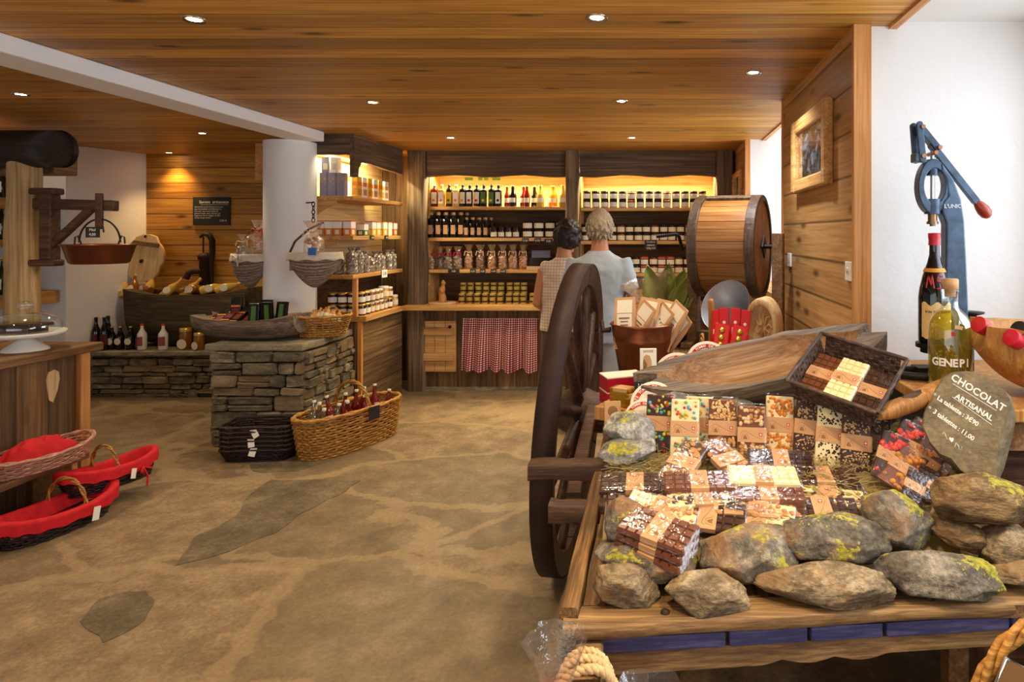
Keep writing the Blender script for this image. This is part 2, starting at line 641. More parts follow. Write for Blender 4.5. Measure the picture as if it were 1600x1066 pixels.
mt['porcelain'] = simple('white_porcelain', 'eee8de', 0.2)
mt['glass'] = glassy('clear_glass', 'f6fbf8', 0.08)
mt['softfilm'] = glassy('clear_bag_film', 'fffdfa', 0.03, 0.14, 0.8, 30, 0.02, facing=0.35)
mt['window'] = glassy('window_pane', 'ffffff', 0.04)
mt['cello'] = glassy('cellophane', 'ffffff', 0.015, 0.16, 0.6, 26, facing=0.3)
mt['cellofoil'] = glassy('cellophane_bag', 'fff6ea', 0.14, 0.12, 1.0, 30, 0.05)
mt['paper'] = simple('cream_label', 'eadfc4', 0.8)
mt['whitepaper'] = simple('white_label', 'f2ede2', 0.8)
mt['kraft'] = simple('kraft_paper', 'c89868', 0.8, var=0.08)
mt['kraftdark'] = simple('kraft_print', '8a6238', 0.8)
mt['red'] = simple('red_print', 'c01c20', 0.5)
mt['redcloth'] = simple('red_cloth', 'c8121c', 0.75, var=0.18, vscale=25)
mt['redbox'] = simple('crimson_card', 'c0142c', 0.45)
mt['redtin'] = simple('glossy_red_box', 'd01414', 0.3)
mt['gold'] = simple('gold_foil', 'c89a30', 0.3, 0.8)
mt['green'] = simple('green_print', '46702c', 0.6)
mt['yellow'] = simple('yellow_card', 'e4b428', 0.6)
mt['orange'] = simple('orange_card', 'd87c2c', 0.6)
mt['black'] = simple('black_matte', '16130f', 0.55)
mt['blackgloss'] = simple('black_glossy', '140f0c', 0.2)
mt['darkglass'] = simple('dark_bottle_glass', '120d0a', 0.08, spec=0.6)
mt['greenglass'] = simple('green_bottle_glass', '1c2a10', 0.08, spec=0.6)
mt['jam'] = simple('dark_jam', '2e1408', 0.15, spec=0.6)
mt['honey'] = simple('amber_honey', '8a5410', 0.15, spec=0.6)
mt['honeypale'] = simple('pale_honey', 'd0a048', 0.2, spec=0.6)
mt['juiceO'] = simple('orange_juice', 'd8861c', 0.12, spec=0.6)
mt['juiceY'] = simple('yellow_juice', 'd8b050', 0.12, spec=0.6)
mt['juiceR'] = simple('red_syrup', '701408', 0.12, spec=0.6)
mt['lidgold'] = simple('gold_lid', 'd0a850', 0.3, 0.6)
mt['lidwhite'] = simple('white_lid', 'd8d0c0', 0.4)
mt['lidred'] = simple('red_cloth_lid', 'a03420', 0.8)
mt['cork'] = simple('cork', 'c89a6a', 0.8, var=0.15, vscale=60)
mt['milk'] = simple('milk_chocolate', '6e3c22', 0.35)
mt['dark'] = simple('dark_chocolate', '3a1e14', 0.35)
mt['whitechoc'] = simple('white_chocolate', 'ecd9a4', 0.4)
mt['almond'] = simple('almond', 'b8804c', 0.6, var=0.2)
mt['straw'] = simple('hay', 'a08c58', 0.8, var=0.35)
mt['leaf'] = simple('green_leaf', '7c8434', 0.5, var=0.3)
mt['rope'] = simple('rope_fibre', 'cfae7c', 0.85, var=0.2, vscale=90)
mt['tin'] = simple('gold_tin', 'c4aa54', 0.35, 0.5)
mt['pink'] = simple('pink_marshmallow', 'd88a88', 0.6)
mt['skin'] = simple('skin', 'b57a58', 0.55)
mt['greyhair'] = simple('grey_hair', '9a8a70', 0.6, var=0.35, vscale=80)
mt['darkhair'] = simple('dark_hair', '1c120e', 0.55, var=0.3, vscale=60)
mt['tee'] = simple('pale_blue_tee', 'a4adb6', 0.85)
mt['shorts'] = simple('pale_shorts', 'a2a6aa', 0.85)
mt['trousers'] = simple('brown_trousers', '5a4030', 0.85)
mt['linen'] = simple('printed_linen', 'cfc2ae', 0.85, var=0.12, vscale=60)
mt['soap'] = simple('biscuit', 'c08a4a', 0.7, var=0.25, vscale=30)
mt['pasta'] = simple('wrapped_goods', '9a8a78', 0.5, var=0.5, vscale=25)
mt['magenta'] = simple('magenta_ribbon', 'b01650', 0.4)
mt['beige'] = simple('beige_ribbon', 'd8b488', 0.6)
mt['silver'] = simple('silver_bag', '968a80', 0.32, 0.5, var=0.6, vscale=45)
mt['violet'] = simple('grey_violet_card', '8a86a0', 0.6)
mt['bulb'] = emit('lit_bulb', 'ffe8c8', 60)
mt['ledbulb'] = emit('lit_bulb_cool', 'f0f4ff', 60)
mt['photo'] = None
# ------------------------------------------------------------------ the shop: floor, walls, ceiling
CZ = 2.53
XR, XL, YB, YF = 0.857, -5.55, 7.22, -2.6


def floor_material(name, c0, c1, c2, veins=True):
    M = Mat(name, c1, 0.5, 0, 0.3)
    tc = M.n('TexCoord').outputs['Object']
    wob = M.n('TexNoise', {'Vector': tc, 'Scale': 1.6, 'Detail': 7, 'Roughness': 0.65})
    v = M.n('VectorMath', {0: M.n('VectorMath', {0: wob.outputs['Color'], 1: (0.5, 0.5, 0.5)}, operation='MULTIPLY').outputs[0], 1: tc}, operation='ADD').outputs[0]
    vm = M.n('Mapping', {'Vector': v, 'Rotation': (0, 0, 0.5), 'Scale': (0.8, 1.25, 1)}).outputs[0]
    f = M.noise(tc, 5, 8, 0.7)
    fine = M.noise(tc, 45, 6, 0.75)
    ff = M.math('ADD', M.math('MULTIPLY', f, 0.6), M.math('MULTIPLY', fine, 0.4))
    c = M.ramp(ff, [(0.3, c0), (0.5, c1), (0.72, c2)])
    if veins:
        de = M.n('TexVoronoi', {'Vector': vm, 'Scale': 1.0}, feature='DISTANCE_TO_EDGE').outputs['Distance']
        cc = M.n('TexVoronoi', {'Vector': vm, 'Scale': 1.0}, feature='F1').outputs['Color']
        br = M.n('SeparateColor', {0: cc}).outputs[0]
        c = M.mix(M.ramp(M.n('SeparateColor', {0: cc}).outputs[1], [(0.5, 0.0), (0.9, 0.45)]), c, '6c6049')
        c = M.n('HueSaturation', {'Color': c, 'Value': M.math('MULTIPLY_ADD', br, 0.34, 0.80)}).outputs[0]
        jm = M.ramp(M.math('ADD', de, M.math('MULTIPLY', M.math('SUBTRACT', fine, 0.5), 0.05)), [(0.030, 0.55), (0.042, 0.0)])
        jc = M.mix(M.ramp(fine, [(0.3, 0.0), (0.7, 1.0)]), '9c835c', 'b29a74')
        c = M.mix(jm, c, jc)
        M.bump(M.math('SUBTRACT', ff, M.math('MULTIPLY', jm, 0.35)), 0.35, 0.01)
    else:
        M.bump(ff, 0.4, 0.01)
    M.color(c)
    return M.m


mt['floor'] = floor_material('flagstone_floor', '504230', '887356', 'b8a07c')
mt['flagdark'] = floor_material('dark_flagstone', '383024', '6a5e48', '9c8c6c', False)

o = struct(MB().bx(-7.2, 2.0, YF - 0.2, YB + 0.3, -0.12, 0).build('floor', mt['floor']))
for poly in ([(275, 885), (300, 845), (365, 808), (398, 762), (425, 750), (562, 750), (540, 768), (470, 803), (432, 832), (360, 862)],
             [(128, 970), (160, 935), (200, 926), (235, 922), (232, 968), (190, 990), (160, 1005)],
             [(385, 722), (450, 718), (520, 716), (470, 736), (400, 740)]):
    base = [PZ(x, y, 0) for x, y in poly]
    pts = []
    for a, b in zip(base, base[1:] + base[:1]):
        n_ = max(3, int((b - a).length / 0.05))
        pts += [a + (b - a) * (i / n_) + Vector((noise.noise((a + (b - a) * (i / n_)) * 9.0), noise.noise((a + (b - a) * (i / n_)) * 9.0 + Vector((7, 3, 1))), 0)) * 0.035 for i in range(n_)]
    MB().prism([(p.x, p.y) for p in pts], 0.003, None, 0.0).build('flagstone', mt['flagdark'], o)

struct(MB().bx(-7.2, 1.0, YF - 0.2, YB + 0.3, CZ, CZ + 0.1).build('ceiling', mt['ceil']))
struct(MB().bx(0.985, 1.02, YF, YB, CZ - 0.012, CZ + 0.03).build('trim_1', mt['trimx']))
struct(MB().bx(1.02, 2.0, YF, YB, CZ + 0.02, CZ + 0.1).build('ceiling_niche', mt['white']))
# back, left, front
struct(MB().bx(-3.3, 1.6, YB, YB + 0.12, 0, CZ).build('wall_back', mt['oldboard']))
struct(MB().bx(-5.6, -3.3, 7.03, 7.15, 0, CZ).build('wall_back_boards', mt['wallwoodx']))
struct(MB().bx(-3.3, -3.09, 5.85, YB, 0, CZ).build('wall_partition', mt['white']))
struct(MB().prism([(-5.6, 7.16), (-5.6, 7.03), (-5.81, 6.3), (-6.75, 6.3), (-6.75, 7.16)], CZ).build('wall_left', mt['white']))
struct(MB().bx(-6.9, -6.75, YF, 7.16, 0, CZ).build('wall_left_recess', mt['white']))
# glazed shop front behind the viewer
w = struct(MB().bx(-7.0, -5.6, YF - 0.12, YF, 0, CZ).bx(0.6, 2.0, YF - 0.12, YF, 0, CZ).bx(-5.6, 0.6, YF - 0.12, YF, 0, 0.5)
           .bx(-5.6, 0.6, YF - 0.12, YF, 2.4, CZ).build('wall_front', mt['white']))
wf = MB()
for i in range(5):
    x = -5.6 + i * 1.55
    wf.bx(x - 0.03, x + 0.03, YF - 0.08, YF - 0.02, 0.5, 2.4)
wf.bx(-5.6, 0.6, YF - 0.08, YF - 0.02, 0.5, 0.56).bx(-5.6, 0.6, YF - 0.08, YF - 0.02, 2.34, 2.4)
wf = struct(wf.build('window_1', mt['trim']))
MB().bx(-5.6, 0.6, YF - 0.055, YF - 0.05, 0.56, 2.34).build('pane', mt['window'], wf)

# right wall with its two window niches
NS = 1.12        # sill of the near niche
FS = 1.22        # sill of the far niche
wr = MB()
wr.bx(XR, 1.75, 2.71, 4.21, 0, CZ + 0.02)
wr = struct(wr.build('wall_right', [mt['white']]))
struct(MB().bx(XR - 0.02, XR, 2.71, 4.21, 0, CZ).build('wall_right_boards', mt['wallwood']))
struct(MB().bx(XR - 0.02, XR, 5.97, YB, 0, CZ).build('wall_right_boards_far', mt['wallwood']))
struct(MB().bx(XR, 1.75, 5.95, YB, 0, CZ + 0.02).build('wall_right_far', mt['white']))
struct(MB().bx(XR, 1.75, YF, 0.25, 0, CZ + 0.02).build('wall_right_near', mt['white']))
struct(MB().bx(1.66, 1.75, 0.25, 2.71, 0, NS - 0.0).build('wall_right_under_niche', mt['white']))
struct(MB().bx(XR, 1.75, 4.21, 5.95, 0, FS - 0.04).build('wall_right_under_far_niche', mt['oldboardy']))
struct(MB().bx(XR - 0.02, 1.66, 4.215, 5.945, FS - 0.04, FS).build('trim_3', mt['shelfy']))
# corner boards
struct(MB().bx(XR - 0.028, XR + 0.045, 2.68, 2.712, 0, CZ).build('trim_4', mt['trim']))
struct(MB().bx(XR - 0.028, XR + 0.02, 5.945, 5.975, FS, CZ).build('trim_5', mt['trim']))
struct(MB().bx(XR - 0.028, XR + 0.0, 4.205, 4.235, FS, CZ).build('trim_6', mt['trim']))
# the outer wall strips and the window frames of the niches
for k, (y0, y1, s) in enumerate(((0.25, 2.71, NS), (4.21, 5.95, FS))):
    struct(MB().bx(1.66, 1.75, y0, y1, s, s + 0.08).bx(1.66, 1.75, y0, y1, 2.42, CZ + 0.02)
           .bx(1.66, 1.75, y0, y0 + 0.12, s, 2.5).bx(1.66, 1.75, y1 - 0.12, y1, s, 2.5).build('wall_niche_%d' % (k + 1), mt['white']))
    f = MB()
    for y in (y0 + 0.12, (y0 + y1) / 2 - 0.03, y1 - 0.18):
        f.bx(1.69, 1.74, y, y + 0.06, s + 0.08, 2.42)
    f.bx(1.69, 1.74, y0 + 0.12, y1 - 0.12, s + 0.08, s + 0.13).bx(1.69, 1.74, y0 + 0.12, y1 - 0.12, 2.37, 2.42)
    f = struct(f.build('window_%d' % (k + 2), mt['trim']))
    MB().bx(1.712, 1.716, y0 + 0.13, y1 - 0.13, s + 0.1, 2.4).build('pane', mt['window'], f)

# white beam and round column
struct(MB().bx(-3.10, -2.85, YF, 5.5, CZ - 0.085, CZ - 0.0005).build('ceiling_beam', mt['beamwhite'], bevel=0.008))
struct(MB().cyl(0.205, 0.80, CZ - 0.085, 40, T(-3.17, 5.55, 0)).build('column', mt['white']))

# recessed ceiling spots
sp = thing('ceiling_spotlight', 'x', 'ceiling light')
MB().lathe([(0.032, -0.001), (0.043, -0.006), (0.046, -0.001), (0.046, 0.0)], 24, cap=False).build('ring', mt['steel'], sp)
MB().lathe([(0.0, -0.004), (0.026, -0.002)], 24, cap=False).build('bulb', mt['bulb'], sp)
spots = Proto(sp)
SPOTS = [(-1.89, 2.62, 'above the open stone floor, in front of the white beam', 1),
         (-0.24, 2.60, 'over the cart wheel, brightest spot of the first row', 1),
         (-3.99, 4.02, 'beyond the white beam, above the cake stand counter', 1),
         (-1.89, 4.27, 'in the middle of the shop, second row from the cart', 1),
         (-0.23, 4.23, 'in the second row, above the two customers', 1),
         (0.53, 3.48, 'cool white, beside the boarded wall with the picture', 2),
         (-3.95, 5.57, 'beyond the beam, next to the round column', 1),
         (-1.87, 5.83, 'before the bottle shelves, next to the corner post', 1),
         (-0.22, 5.83, 'before the jam shelves, near the back lintel', 1),
         (-5.25, 6.90, 'washing the pine wall above the hand pump', 3),
         (-1.89, 0.95, None, 5), (-0.24, 0.95, None, 4), (0.6, 1.1, None, 4), (-3.6, 1.2, None, 5), (-3.9, 2.5, None, 5),
         (-1.0, -0.8, None, 5), (0.35, -0.3, None, 5), (-5.3, 4.9, None, 6)]
for i, (x, y, where, kind) in enumerate(SPOTS):
    if where:
        r = spots.put((x, y, CZ), (0, 0, 0), 'small recessed ceiling spot ' + where, 'recessed ceiling spots')
        if kind == 2:
            for ch in list(r.children):
                if ch.name.startswith('bulb'):
                    me = ch.data.copy()
                    me.materials[0] = mt['ledbulb']
                    ch.data = me
    d = bpy.data.lights.new('spot_lamp', 'SPOT')
    d.energy = SPOT_W * {1: 1.0, 2: 1.2, 3: 0.8, 4: 1.45, 5: 0.42, 6: 2.2}[kind]
    d.color = {2: (0.95, 0.97, 1.0), 3: (1.0, 0.62, 0.25)}.get(kind, SPOT_COL)
    d.spot_size = math.radians(125 if kind != 3 else 95)
    d.spot_blend = 0.9
    d.shadow_soft_size = 0.04
    l = bpy.data.objects.new('spot_lamp', d)
    COL.objects.link(l)
    l.location = (x, y, CZ - 0.02)

# dry stone pedestal and bench
def rubble(mb, x0, x1, z0, z1, M, rng, hmin=0.05, hmax=0.12, lmin=0.08, lmax=0.3, depth=0.09, proud=0.03):
    """courses of uneven stones facing -y in the frame M"""
    z = z0
    while z < z1 - 0.02:
        h = min(rng.uniform(hmin, hmax), z1 - z)
        x = x0 - rng.uniform(0, 0.04)
        x = x0
        while x < x1 - 0.01:
            l = min(rng.uniform(lmin, lmax), x1 - x)
            if x1 - x - l < 0.05:
                l = x1 - x
            hh = h
            split = h > 0.085 and rng.random() < 0.3
            rows = [(z, h)] if not split else [(z, h * 0.45), (z + h * 0.45, h * 0.55)]
            for zz, hh in rows:
                g = 0.0035
                p = rng.uniform(0, proud)
                xa, xb, za, zb = x + g, x + l - g, zz + g, zz + hh - g
                n = 3
                cx, cz = (xa + xb) / 2, (za + zb) / 2
                ring = []
                cor = min(0.012, (zb - za) * 0.22)
                for (px, pz) in ((xa + cor, za), (xb - cor, za), (xb, za + cor), (xb, zb - cor), (xb - cor, zb), (xa + cor, zb), (xa, zb - cor), (xa, za + cor)):
                    ring.append((px + rng.uniform(-1, 1) * 0.006, pz + rng.uniform(-1, 1) * 0.006))
                vs = [(a, 0.03, b) for a, b in ring] + [(a, -p + 0.004, b) for a, b in ring] + \
                     [(cx + (a - cx) * 0.93, -p - 0.010 + rng.uniform(-1, 1) * 0.008, cz + (b - cz) * 0.86) for a, b in ring]
                fs = [tuple(range(16, 24))[::-1]]
                for q in range(8):
                    q2 = (q + 1) % 8
                    fs += [(q, q + 8, q2 + 8, q2)[::-1], (q + 8, q + 16, q2 + 16, q2 + 8)[::-1]]
                mb.add(vs, [f[::-1] for f in fs], M)
            x += l
        z += h


def slab_top(x0, x1, y0, y1, z, th, rng, n=9):
    pts = []
    for (a, b) in (((x0, y0), (x1, y0)), ((x1, y0), (x1, y1)), ((x1, y1), (x0, y1)), ((x0, y1), (x0, y0))):
        for i in range(n):
            t = i / n
            pts.append((a[0] + (b[0] - a[0]) * t + rng.uniform(-1, 1) * 0.018, a[1] + (b[1] - a[1]) * t + rng.uniform(-1, 1) * 0.018))
    return MB().prism(pts, th, None, z - th)


rng = random.Random(4)
PX0, PX1, PY0, PY1, PZT = -3.44, -2.73, 4.97, 5.74, 0.80
ped = thing('stone_pedestal', 'dry stone masonry pedestal with a slate top, under the round white column', 'stone pedestal', (0, 0, 0))
m = MB()
rubble(m, PX0, PX1, 0.0, PZT - 0.06, T(0, PY0, 0), rng, 0.06, 0.14, 0.1, 0.36)
rubble(m, PY0, PY1, 0.0, PZT - 0.06, T(PX1, 0, 0) @ R('Z', 90), rng, 0.05, 0.11, 0.07, 0.22)
rubble(m, -PY1, -PY0, 0.0, PZT - 0.06, T(PX0, 0, 0) @ R('Z', -90), rng)
m.build('masonry', mt['masonry'], ped)
MB().bx(PX0 + 0.012, PX1 - 0.012, PY0 + 0.012, PY1, 0, PZT - 0.05).build('core', mt['mortar'], ped)
slab_top(PX0 - 0.04, PX1 + 0.02, PY0 - 0.035, PY1, PZT, 0.055, rng).build('slab', mt['slab'], ped, bevel=0.012)

ben = thing('stone_bench', 'low dry stone bench with a pale slate slab along the pine wall', 'stone bench', (0, 0, 0))
BX0, BX1, BY0, BY1, BZ = -5.73, -3.46, 6.5, 7.02, 0.47
m = MB()
rubble(m, BX0, BX1, 0.0, BZ - 0.05, T(0, BY0, 0), rng, 0.03, 0.08, 0.08, 0.32)
m.build('masonry', mt['masonry'], ben)
MB().prism([(BX0, BY0 + 0.012), (BX1, BY0 + 0.012), (BX1, BY1), (-5.61, BY1)], BZ - 0.045).build('core', mt['mortar'], ben)
MB().prism([(BX0 - 0.03, BY0 - 0.06)] + [(BX0 + (BX1 + 0.06 - BX0) * i / 12, BY0 - 0.06 + rng.uniform(-1, 1) * 0.018) for i in range(1, 12)] + [(BX1 + 0.06, BY0 - 0.05), (BX1 + 0.05, BY1 - 0.02), (-5.612, BY1 - 0.02)], 0.05, None, BZ - 0.05).build('slab', mt['slab'], ben, bevel=0.012)
# ------------------------------------------------------------------ the back cabinets
def shelf_board(name, label, x0, x1, y0, y1, z, th, mat, rng, cat='shelf', axis='X', group=None):
    """plank with a slightly wavy front edge"""
    if axis == 'X':
        n = 14
        pts = [(x0 + (x1 - x0) * i / n, y0 + rng.uniform(-1, 1) * 0.006) for i in range(n + 1)] + [(x1, y1), (x0, y1)]
    else:
        n = 8
        pts = [(x0, y0), (x1, y0)] + [(x1 + rng.uniform(-1, 1) * 0.006, y0 + (y1 - y0) * (i + 1) / (n + 1)) for i in range(n)] + [(x1, y1), (x0, y1)]
    o = MB().prism(pts, th, None, z - th).build(name, mat, bevel=0.004)
    return tag(o, label, cat, group)


rng = random.Random(11)
# posts
for (x0, x1, lab) in ((-2.615, -2.43, 'thick weathered corner post between the tea shelves and the bottle shelves'),
                      (-0.955, -0.81, 'weathered post between the bottle bay and the jam bay'),
                      (0.635, 0.815, 'weathered post at the wall end of the jam bay')):
    p = MB()
    rings = []
    for i in range(17):
        z = CZ * i / 16
        rings.append((((x0 + x1) / 2 + rng.uniform(-1, 1) * 0.004, 6.72 + 0.06, z), (x1 - x0) / 2 + rng.uniform(-1, 1) * 0.004, 0.075, (1, 0, 0), (0, 1, 0), 6))
    p.loft(rings, 16)
    tag(p.build('oak_post', mt['old'], smooth=False), lab, 'post', 'weathered posts')
# lintels
for (x0, x1, lab) in ((-2.42, -0.96, 'dark weathered lintel board above the lit bottle shelf'), (-0.805, 0.63, 'dark weathered lintel board above the lit jam shelf')):
    pts = [(x0, CZ - 0.002), (x1, CZ - 0.002)] + [(x1 + (x0 - x1) * i / 10, 2.262 + 0.012 * math.sin(i * 1.3 + x0)) for i in range(11)]
    tag(MB().prism(pts, 0.05, T(0, 6.80, 0) @ FACE).build('lintel_board', mt['oldx'], bevel=0.004), lab, 'lintel board')
# bays
BAYS = [('bottle', -2.43, -0.955, (1.945, 1.612, 1.272)), ('jam', -0.81, 0.635, (1.935, 1.578, 1.232))]
for nm, x0, x1, zs in BAYS:
    c = thing('shelf_cabinet', 'pine lined %s bay with dark plank front below the counter, between weathered posts' % nm, 'shelving cabinet')
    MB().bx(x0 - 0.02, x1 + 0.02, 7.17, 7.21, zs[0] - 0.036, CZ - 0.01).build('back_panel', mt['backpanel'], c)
    MB().bx(x0 - 0.02, x1 + 0.02, 7.17, 7.21, 0.9, zs[0] - 0.037).build('lower_back_panel', mt['backshade'], c)
    MB().bx(x0 - 0.03, x0 + 0.004, 6.86, 7.17, 0.92, CZ - 0.01).build('side_panel', mt['shelf'], c)
    MB().bx(x1 - 0.004, x1 + 0.03, 6.86, 7.17, 0.92, CZ - 0.01).build('side_panel', mt['shelf'], c)
    MB().bx(x0 - 0.1 if nm == 'bottle' else x0 - 0.07, x1 + (0.072 if nm == 'bottle' else 0.18), 6.77, 6.80, 0.03, 0.86).build('plank_front', mt['oldboard'], c)
    MB().bx(x0 - 0.07, x1 + 0.07, 6.75, 6.80, 0.0, 0.035).build('plinth', mt['slab'], c)
    if nm == 'bottle':
        dx0, dx1 = PX(646, 0, 6.75).x, PX(713, 0, 6.75).x
        d = MB()
        n = 4
        for i in range(n):
            a, b = dx0 + (dx1 - dx0) * i / n, dx0 + (dx1 - dx0) * (i + 1) / n
            d.bx(a + 0.002, b - 0.002, 6.738, 6.77, 0.20, 0.735)
        d = d.build('door', mt['shelf'], c, bevel=0.003)
        for z in (0.63, 0.36):
            MB().bx(dx0 + 0.03, dx1 - 0.02, 6.715, 6.738, z - 0.04, z + 0.035).build('door_rail', mt['shelf'], d, bevel=0.003)
        MB().ball((0, 0, 0), 0.018, 10).build('knob', mt['iron'], d, loc=(dx1 - 0.06, 6.722, 0.675))
    for k, z in enumerate(zs):
        shelf_board('shelf_board', 'rough spruce shelf of the %s bay, %s one below the lintel' % (nm, ORD[k]), x0 + 0.004, x1 - 0.004, 6.83, 7.168, z, 0.036, mt['shelf'], rng, group='spruce shelves')
    s = MB().bx(x0 + 0.1, x1 - 0.1, 6.86, 6.885, 2.30, 2.315).build('light_strip', emit('strip_' + nm, 'ffd070', 4), c)
    area_light('strip_lamp_' + nm, ((x0 + x1) / 2, 6.93, 2.33), (math.radians(-28), 0, 0), x1 - x0 - 0.15, 0.05, 44, STRIP_COL)
shelf_board('counter_board', 'long spruce counter board under the bottle and jam bays', -2.62, 0.82, 6.60, 7.168, 0.91, 0.05, mt['shelf'], rng, 'counter')

# checked curtain
def curtain():
    x0, x1 = PX(723, 0, 6.7).x, PX(840, 0, 6.7).x
    nu, nv = 96, 30
    mb = MB()
    rr = random.Random(3)

    def fn(u, v):
        x = x0 + (x1 - x0) * u + (-0.03 * (1 - u) + 0.0 * u) * v
        amp = 0.008 + 0.030 * v
        y = 6.735 - 0.02 + amp * math.sin(u * 40 + 1.2 * math.sin(u * 9)) + amp * 0.6 * math.sin(u * 17 + v * 1.5)
        z = 0.765 - (0.56 + 0.018 * (u > 0.5) * math.sin(u * 22) + 0.006 * math.sin(u * 31)) * v
        return (x, y, z)
    mb.grid(fn, nu, nv)
    M = Mat('red_gingham', 'b03030', 0.85)
    tc = M.n('TexCoord').outputs['UV']
    sp_ = M.n('SeparateXYZ', {0: tc})
    a = M.math('GREATER_THAN', M.math('FRACT', M.math('MULTIPLY', sp_.outputs[0], 34.0)), 0.5)
    b = M.math('GREATER_THAN', M.math('FRACT', M.math('MULTIPLY', sp_.outputs[1], 24.0)), 0.5)
    s = M.math('MULTIPLY', M.math('ADD', a, b), 0.5)
    M.color(M.ramp(s, [(0.0, 'f0e2d8'), (0.45, 'a84444'), (1.0, '6e0c14')]))
    o = mb.build('gingham_curtain', M.m)
    uv = o.data.uv_layers.new(name='UVMap')
    co = [(i / nu, j / nv) for i in range(nu + 1) for j in range(nv + 1)]
    for l in o.data.loops:
        uv.data[l.index].uv = co[l.vertex_index]
    t = thing('checked_curtain', 'red and white gingham curtain hanging on the plank front beside the cupboard door', 'curtain')
    o.name = 'cloth'
    o.parent = t
    MB().tube([(x0 - 0.01, 6.755, 0.755), (x1 + 0.01, 6.755, 0.755)], 0.006).build('curtain_rod', mt['shelf'], t)


curtain()

# ---- jars
def jar_proto(name, r, h, body, lid, label, lz0, lz1, cloth=False, lidr=None):
    t = thing(name, 'x', 'jar')
    nk = r * 0.92
    MB().lathe([(r * 0.93, 0), (r, h * 0.06), (r, h * 0.72), (nk, h * 0.80), (nk, h * 0.84)], 16).build('body', body, t)
    lr = lidr or r * 0.97
    if cloth:
        MB().lathe([(lr * 1.12, h * 0.66), (lr * 1.02, h * 0.80), (lr * 1.04, h), (lr * 0.6, h * 1.02), (0, h * 1.02)], 16,
                   wob=lambda a, z: 1 + 0.05 * math.sin(a * 9) * (z < h * 0.75)).build('cloth_cover', lid, t)
        b = MB().tube([(lr * 1.06 * math.cos(a), lr * 1.06 * math.sin(a), h * 0.8) for a in [2 * PI * i / 16 for i in range(16)]], 0.003, 5, closed=True)
        b.tube([(0, -lr * 1.05, h * 0.8), (-0.018, -lr * 1.25, h * 0.86), (-0.024, -lr * 1.2, h * 0.76), (0, -lr * 1.05, h * 0.8), (0.018, -lr * 1.25, h * 0.86), (0.024, -lr * 1.2, h * 0.76), (0, -lr * 1.05, h * 0.8)], 0.0035, 5)
        b.build('raffia_bow', mt['beige'], t)
    else:
        MB().lathe([(lr, h * 0.83), (lr, h), (lr * 0.9, h * 1.005), (0, h * 1.005)], 16).build('lid', lid, t)
    if label:
        m = MB()
        for i in range(8):
            a0, a1 = -PI / 2 - 1.2 + 2.4 * i / 8, -PI / 2 - 1.2 + 2.4 * (i + 1) / 8
            q = r + 0.0012
            m.add([(q * math.cos(a0), q * math.sin(a0), h * lz0), (q * math.cos(a1), q * math.sin(a1), h * lz0), (q * math.cos(a1), q * math.sin(a1), h * lz1), (q * math.cos(a0), q * math.sin(a0), h * lz1)], [(0, 1, 2, 3)], None, True)
        m.build('label', label, t)
    return Proto(t)


JR, JH = 0.0425, 0.088
jam = jar_proto('jam_jar', JR, JH, mt['jam'], mt['black'], mt['whitepaper'], 0.08, 0.66)
jamc = jar_proto('jam_jar', JR, JH, mt['jam'], mt['lidred'], mt['whitepaper'], 0.05, 0.62, True)
jamg = jar_proto('jam_jar', JR, JH, mt['jam'], mt['black'], mt['paper'], 0.1, 0.66)
jamb = jar_proto('jam_jar', JR, JH, mt['honey'], mt['black'], mt['paper'], 0.08, 0.66)
tiers = {0: 'lower', 1: 'upper'}
for si, (z, xs, cloths, pr, shelf) in enumerate((
        (1.935, [917 + 13.9 * i for i in range(14)], (5, 9), jam, 'lit top shelf'),
        (1.578, [915] + [957 + 13.3 * i for i in range(10)], (10,), jamg, 'second shelf'),
        (1.232, [994 + 13.4 * i for i in range(8)], (1, 3, 4), jamg, 'third shelf'))):
    for tier in (0, 1):
        for i, px in enumerate(xs):
            x = PX(px, 0, 6.9).x + rng.uniform(-1, 1) * 0.003
            p = jamc if i in cloths else (jamb if (si == 1 and i % 4 == 2) or (si == 2 and i % 3 == 2) else pr)
            p.put((x, 6.895 + rng.uniform(-1, 1) * 0.006, z + tier * (JH + 0.0015) + 0.0005), (0, 0, rng.uniform(-0.25, 0.25)),
                  'jam jar, %s of jam bay, %s tier, %s from middle post' % (shelf, tiers[tier], ORD[i]), 'jam jars in the jam bay')
# crates of small jars and bunches on the right hand counter
for i in range(7):
    x = PX(985 + 12 * i, 0, 6.75).x
    jamg.put((x, 6.78, 0.965), (0, 0, 0), 'jam jar in the slatted counter crate, %s from the standing man' % ORD[i], 'jars in the counter crate')
cr = thing('slatted_crate', 'pale slatted crate of jars on the counter behind the standing man', 'crate', (0, 0, 0))
for nm, y in (('front_slats', 6.715), ('back_slats', 6.86)):
    m = MB()
    for z in (0.935, 1.035):
        m.bx(-0.33, 0.32, y, y + 0.008, z, z + 0.022)
    for i in range(5):
        x = -0.33 + 0.157 * i
        m.bx(x, x + 0.022, y - 0.004, y, 0.912, 1.06)
    m.build(nm, mt['palewood'], cr)
MB().bx(-0.33, 0.32, 6.72, 6.86, 0.911, 0.93).build('base', mt['palewood'], cr)

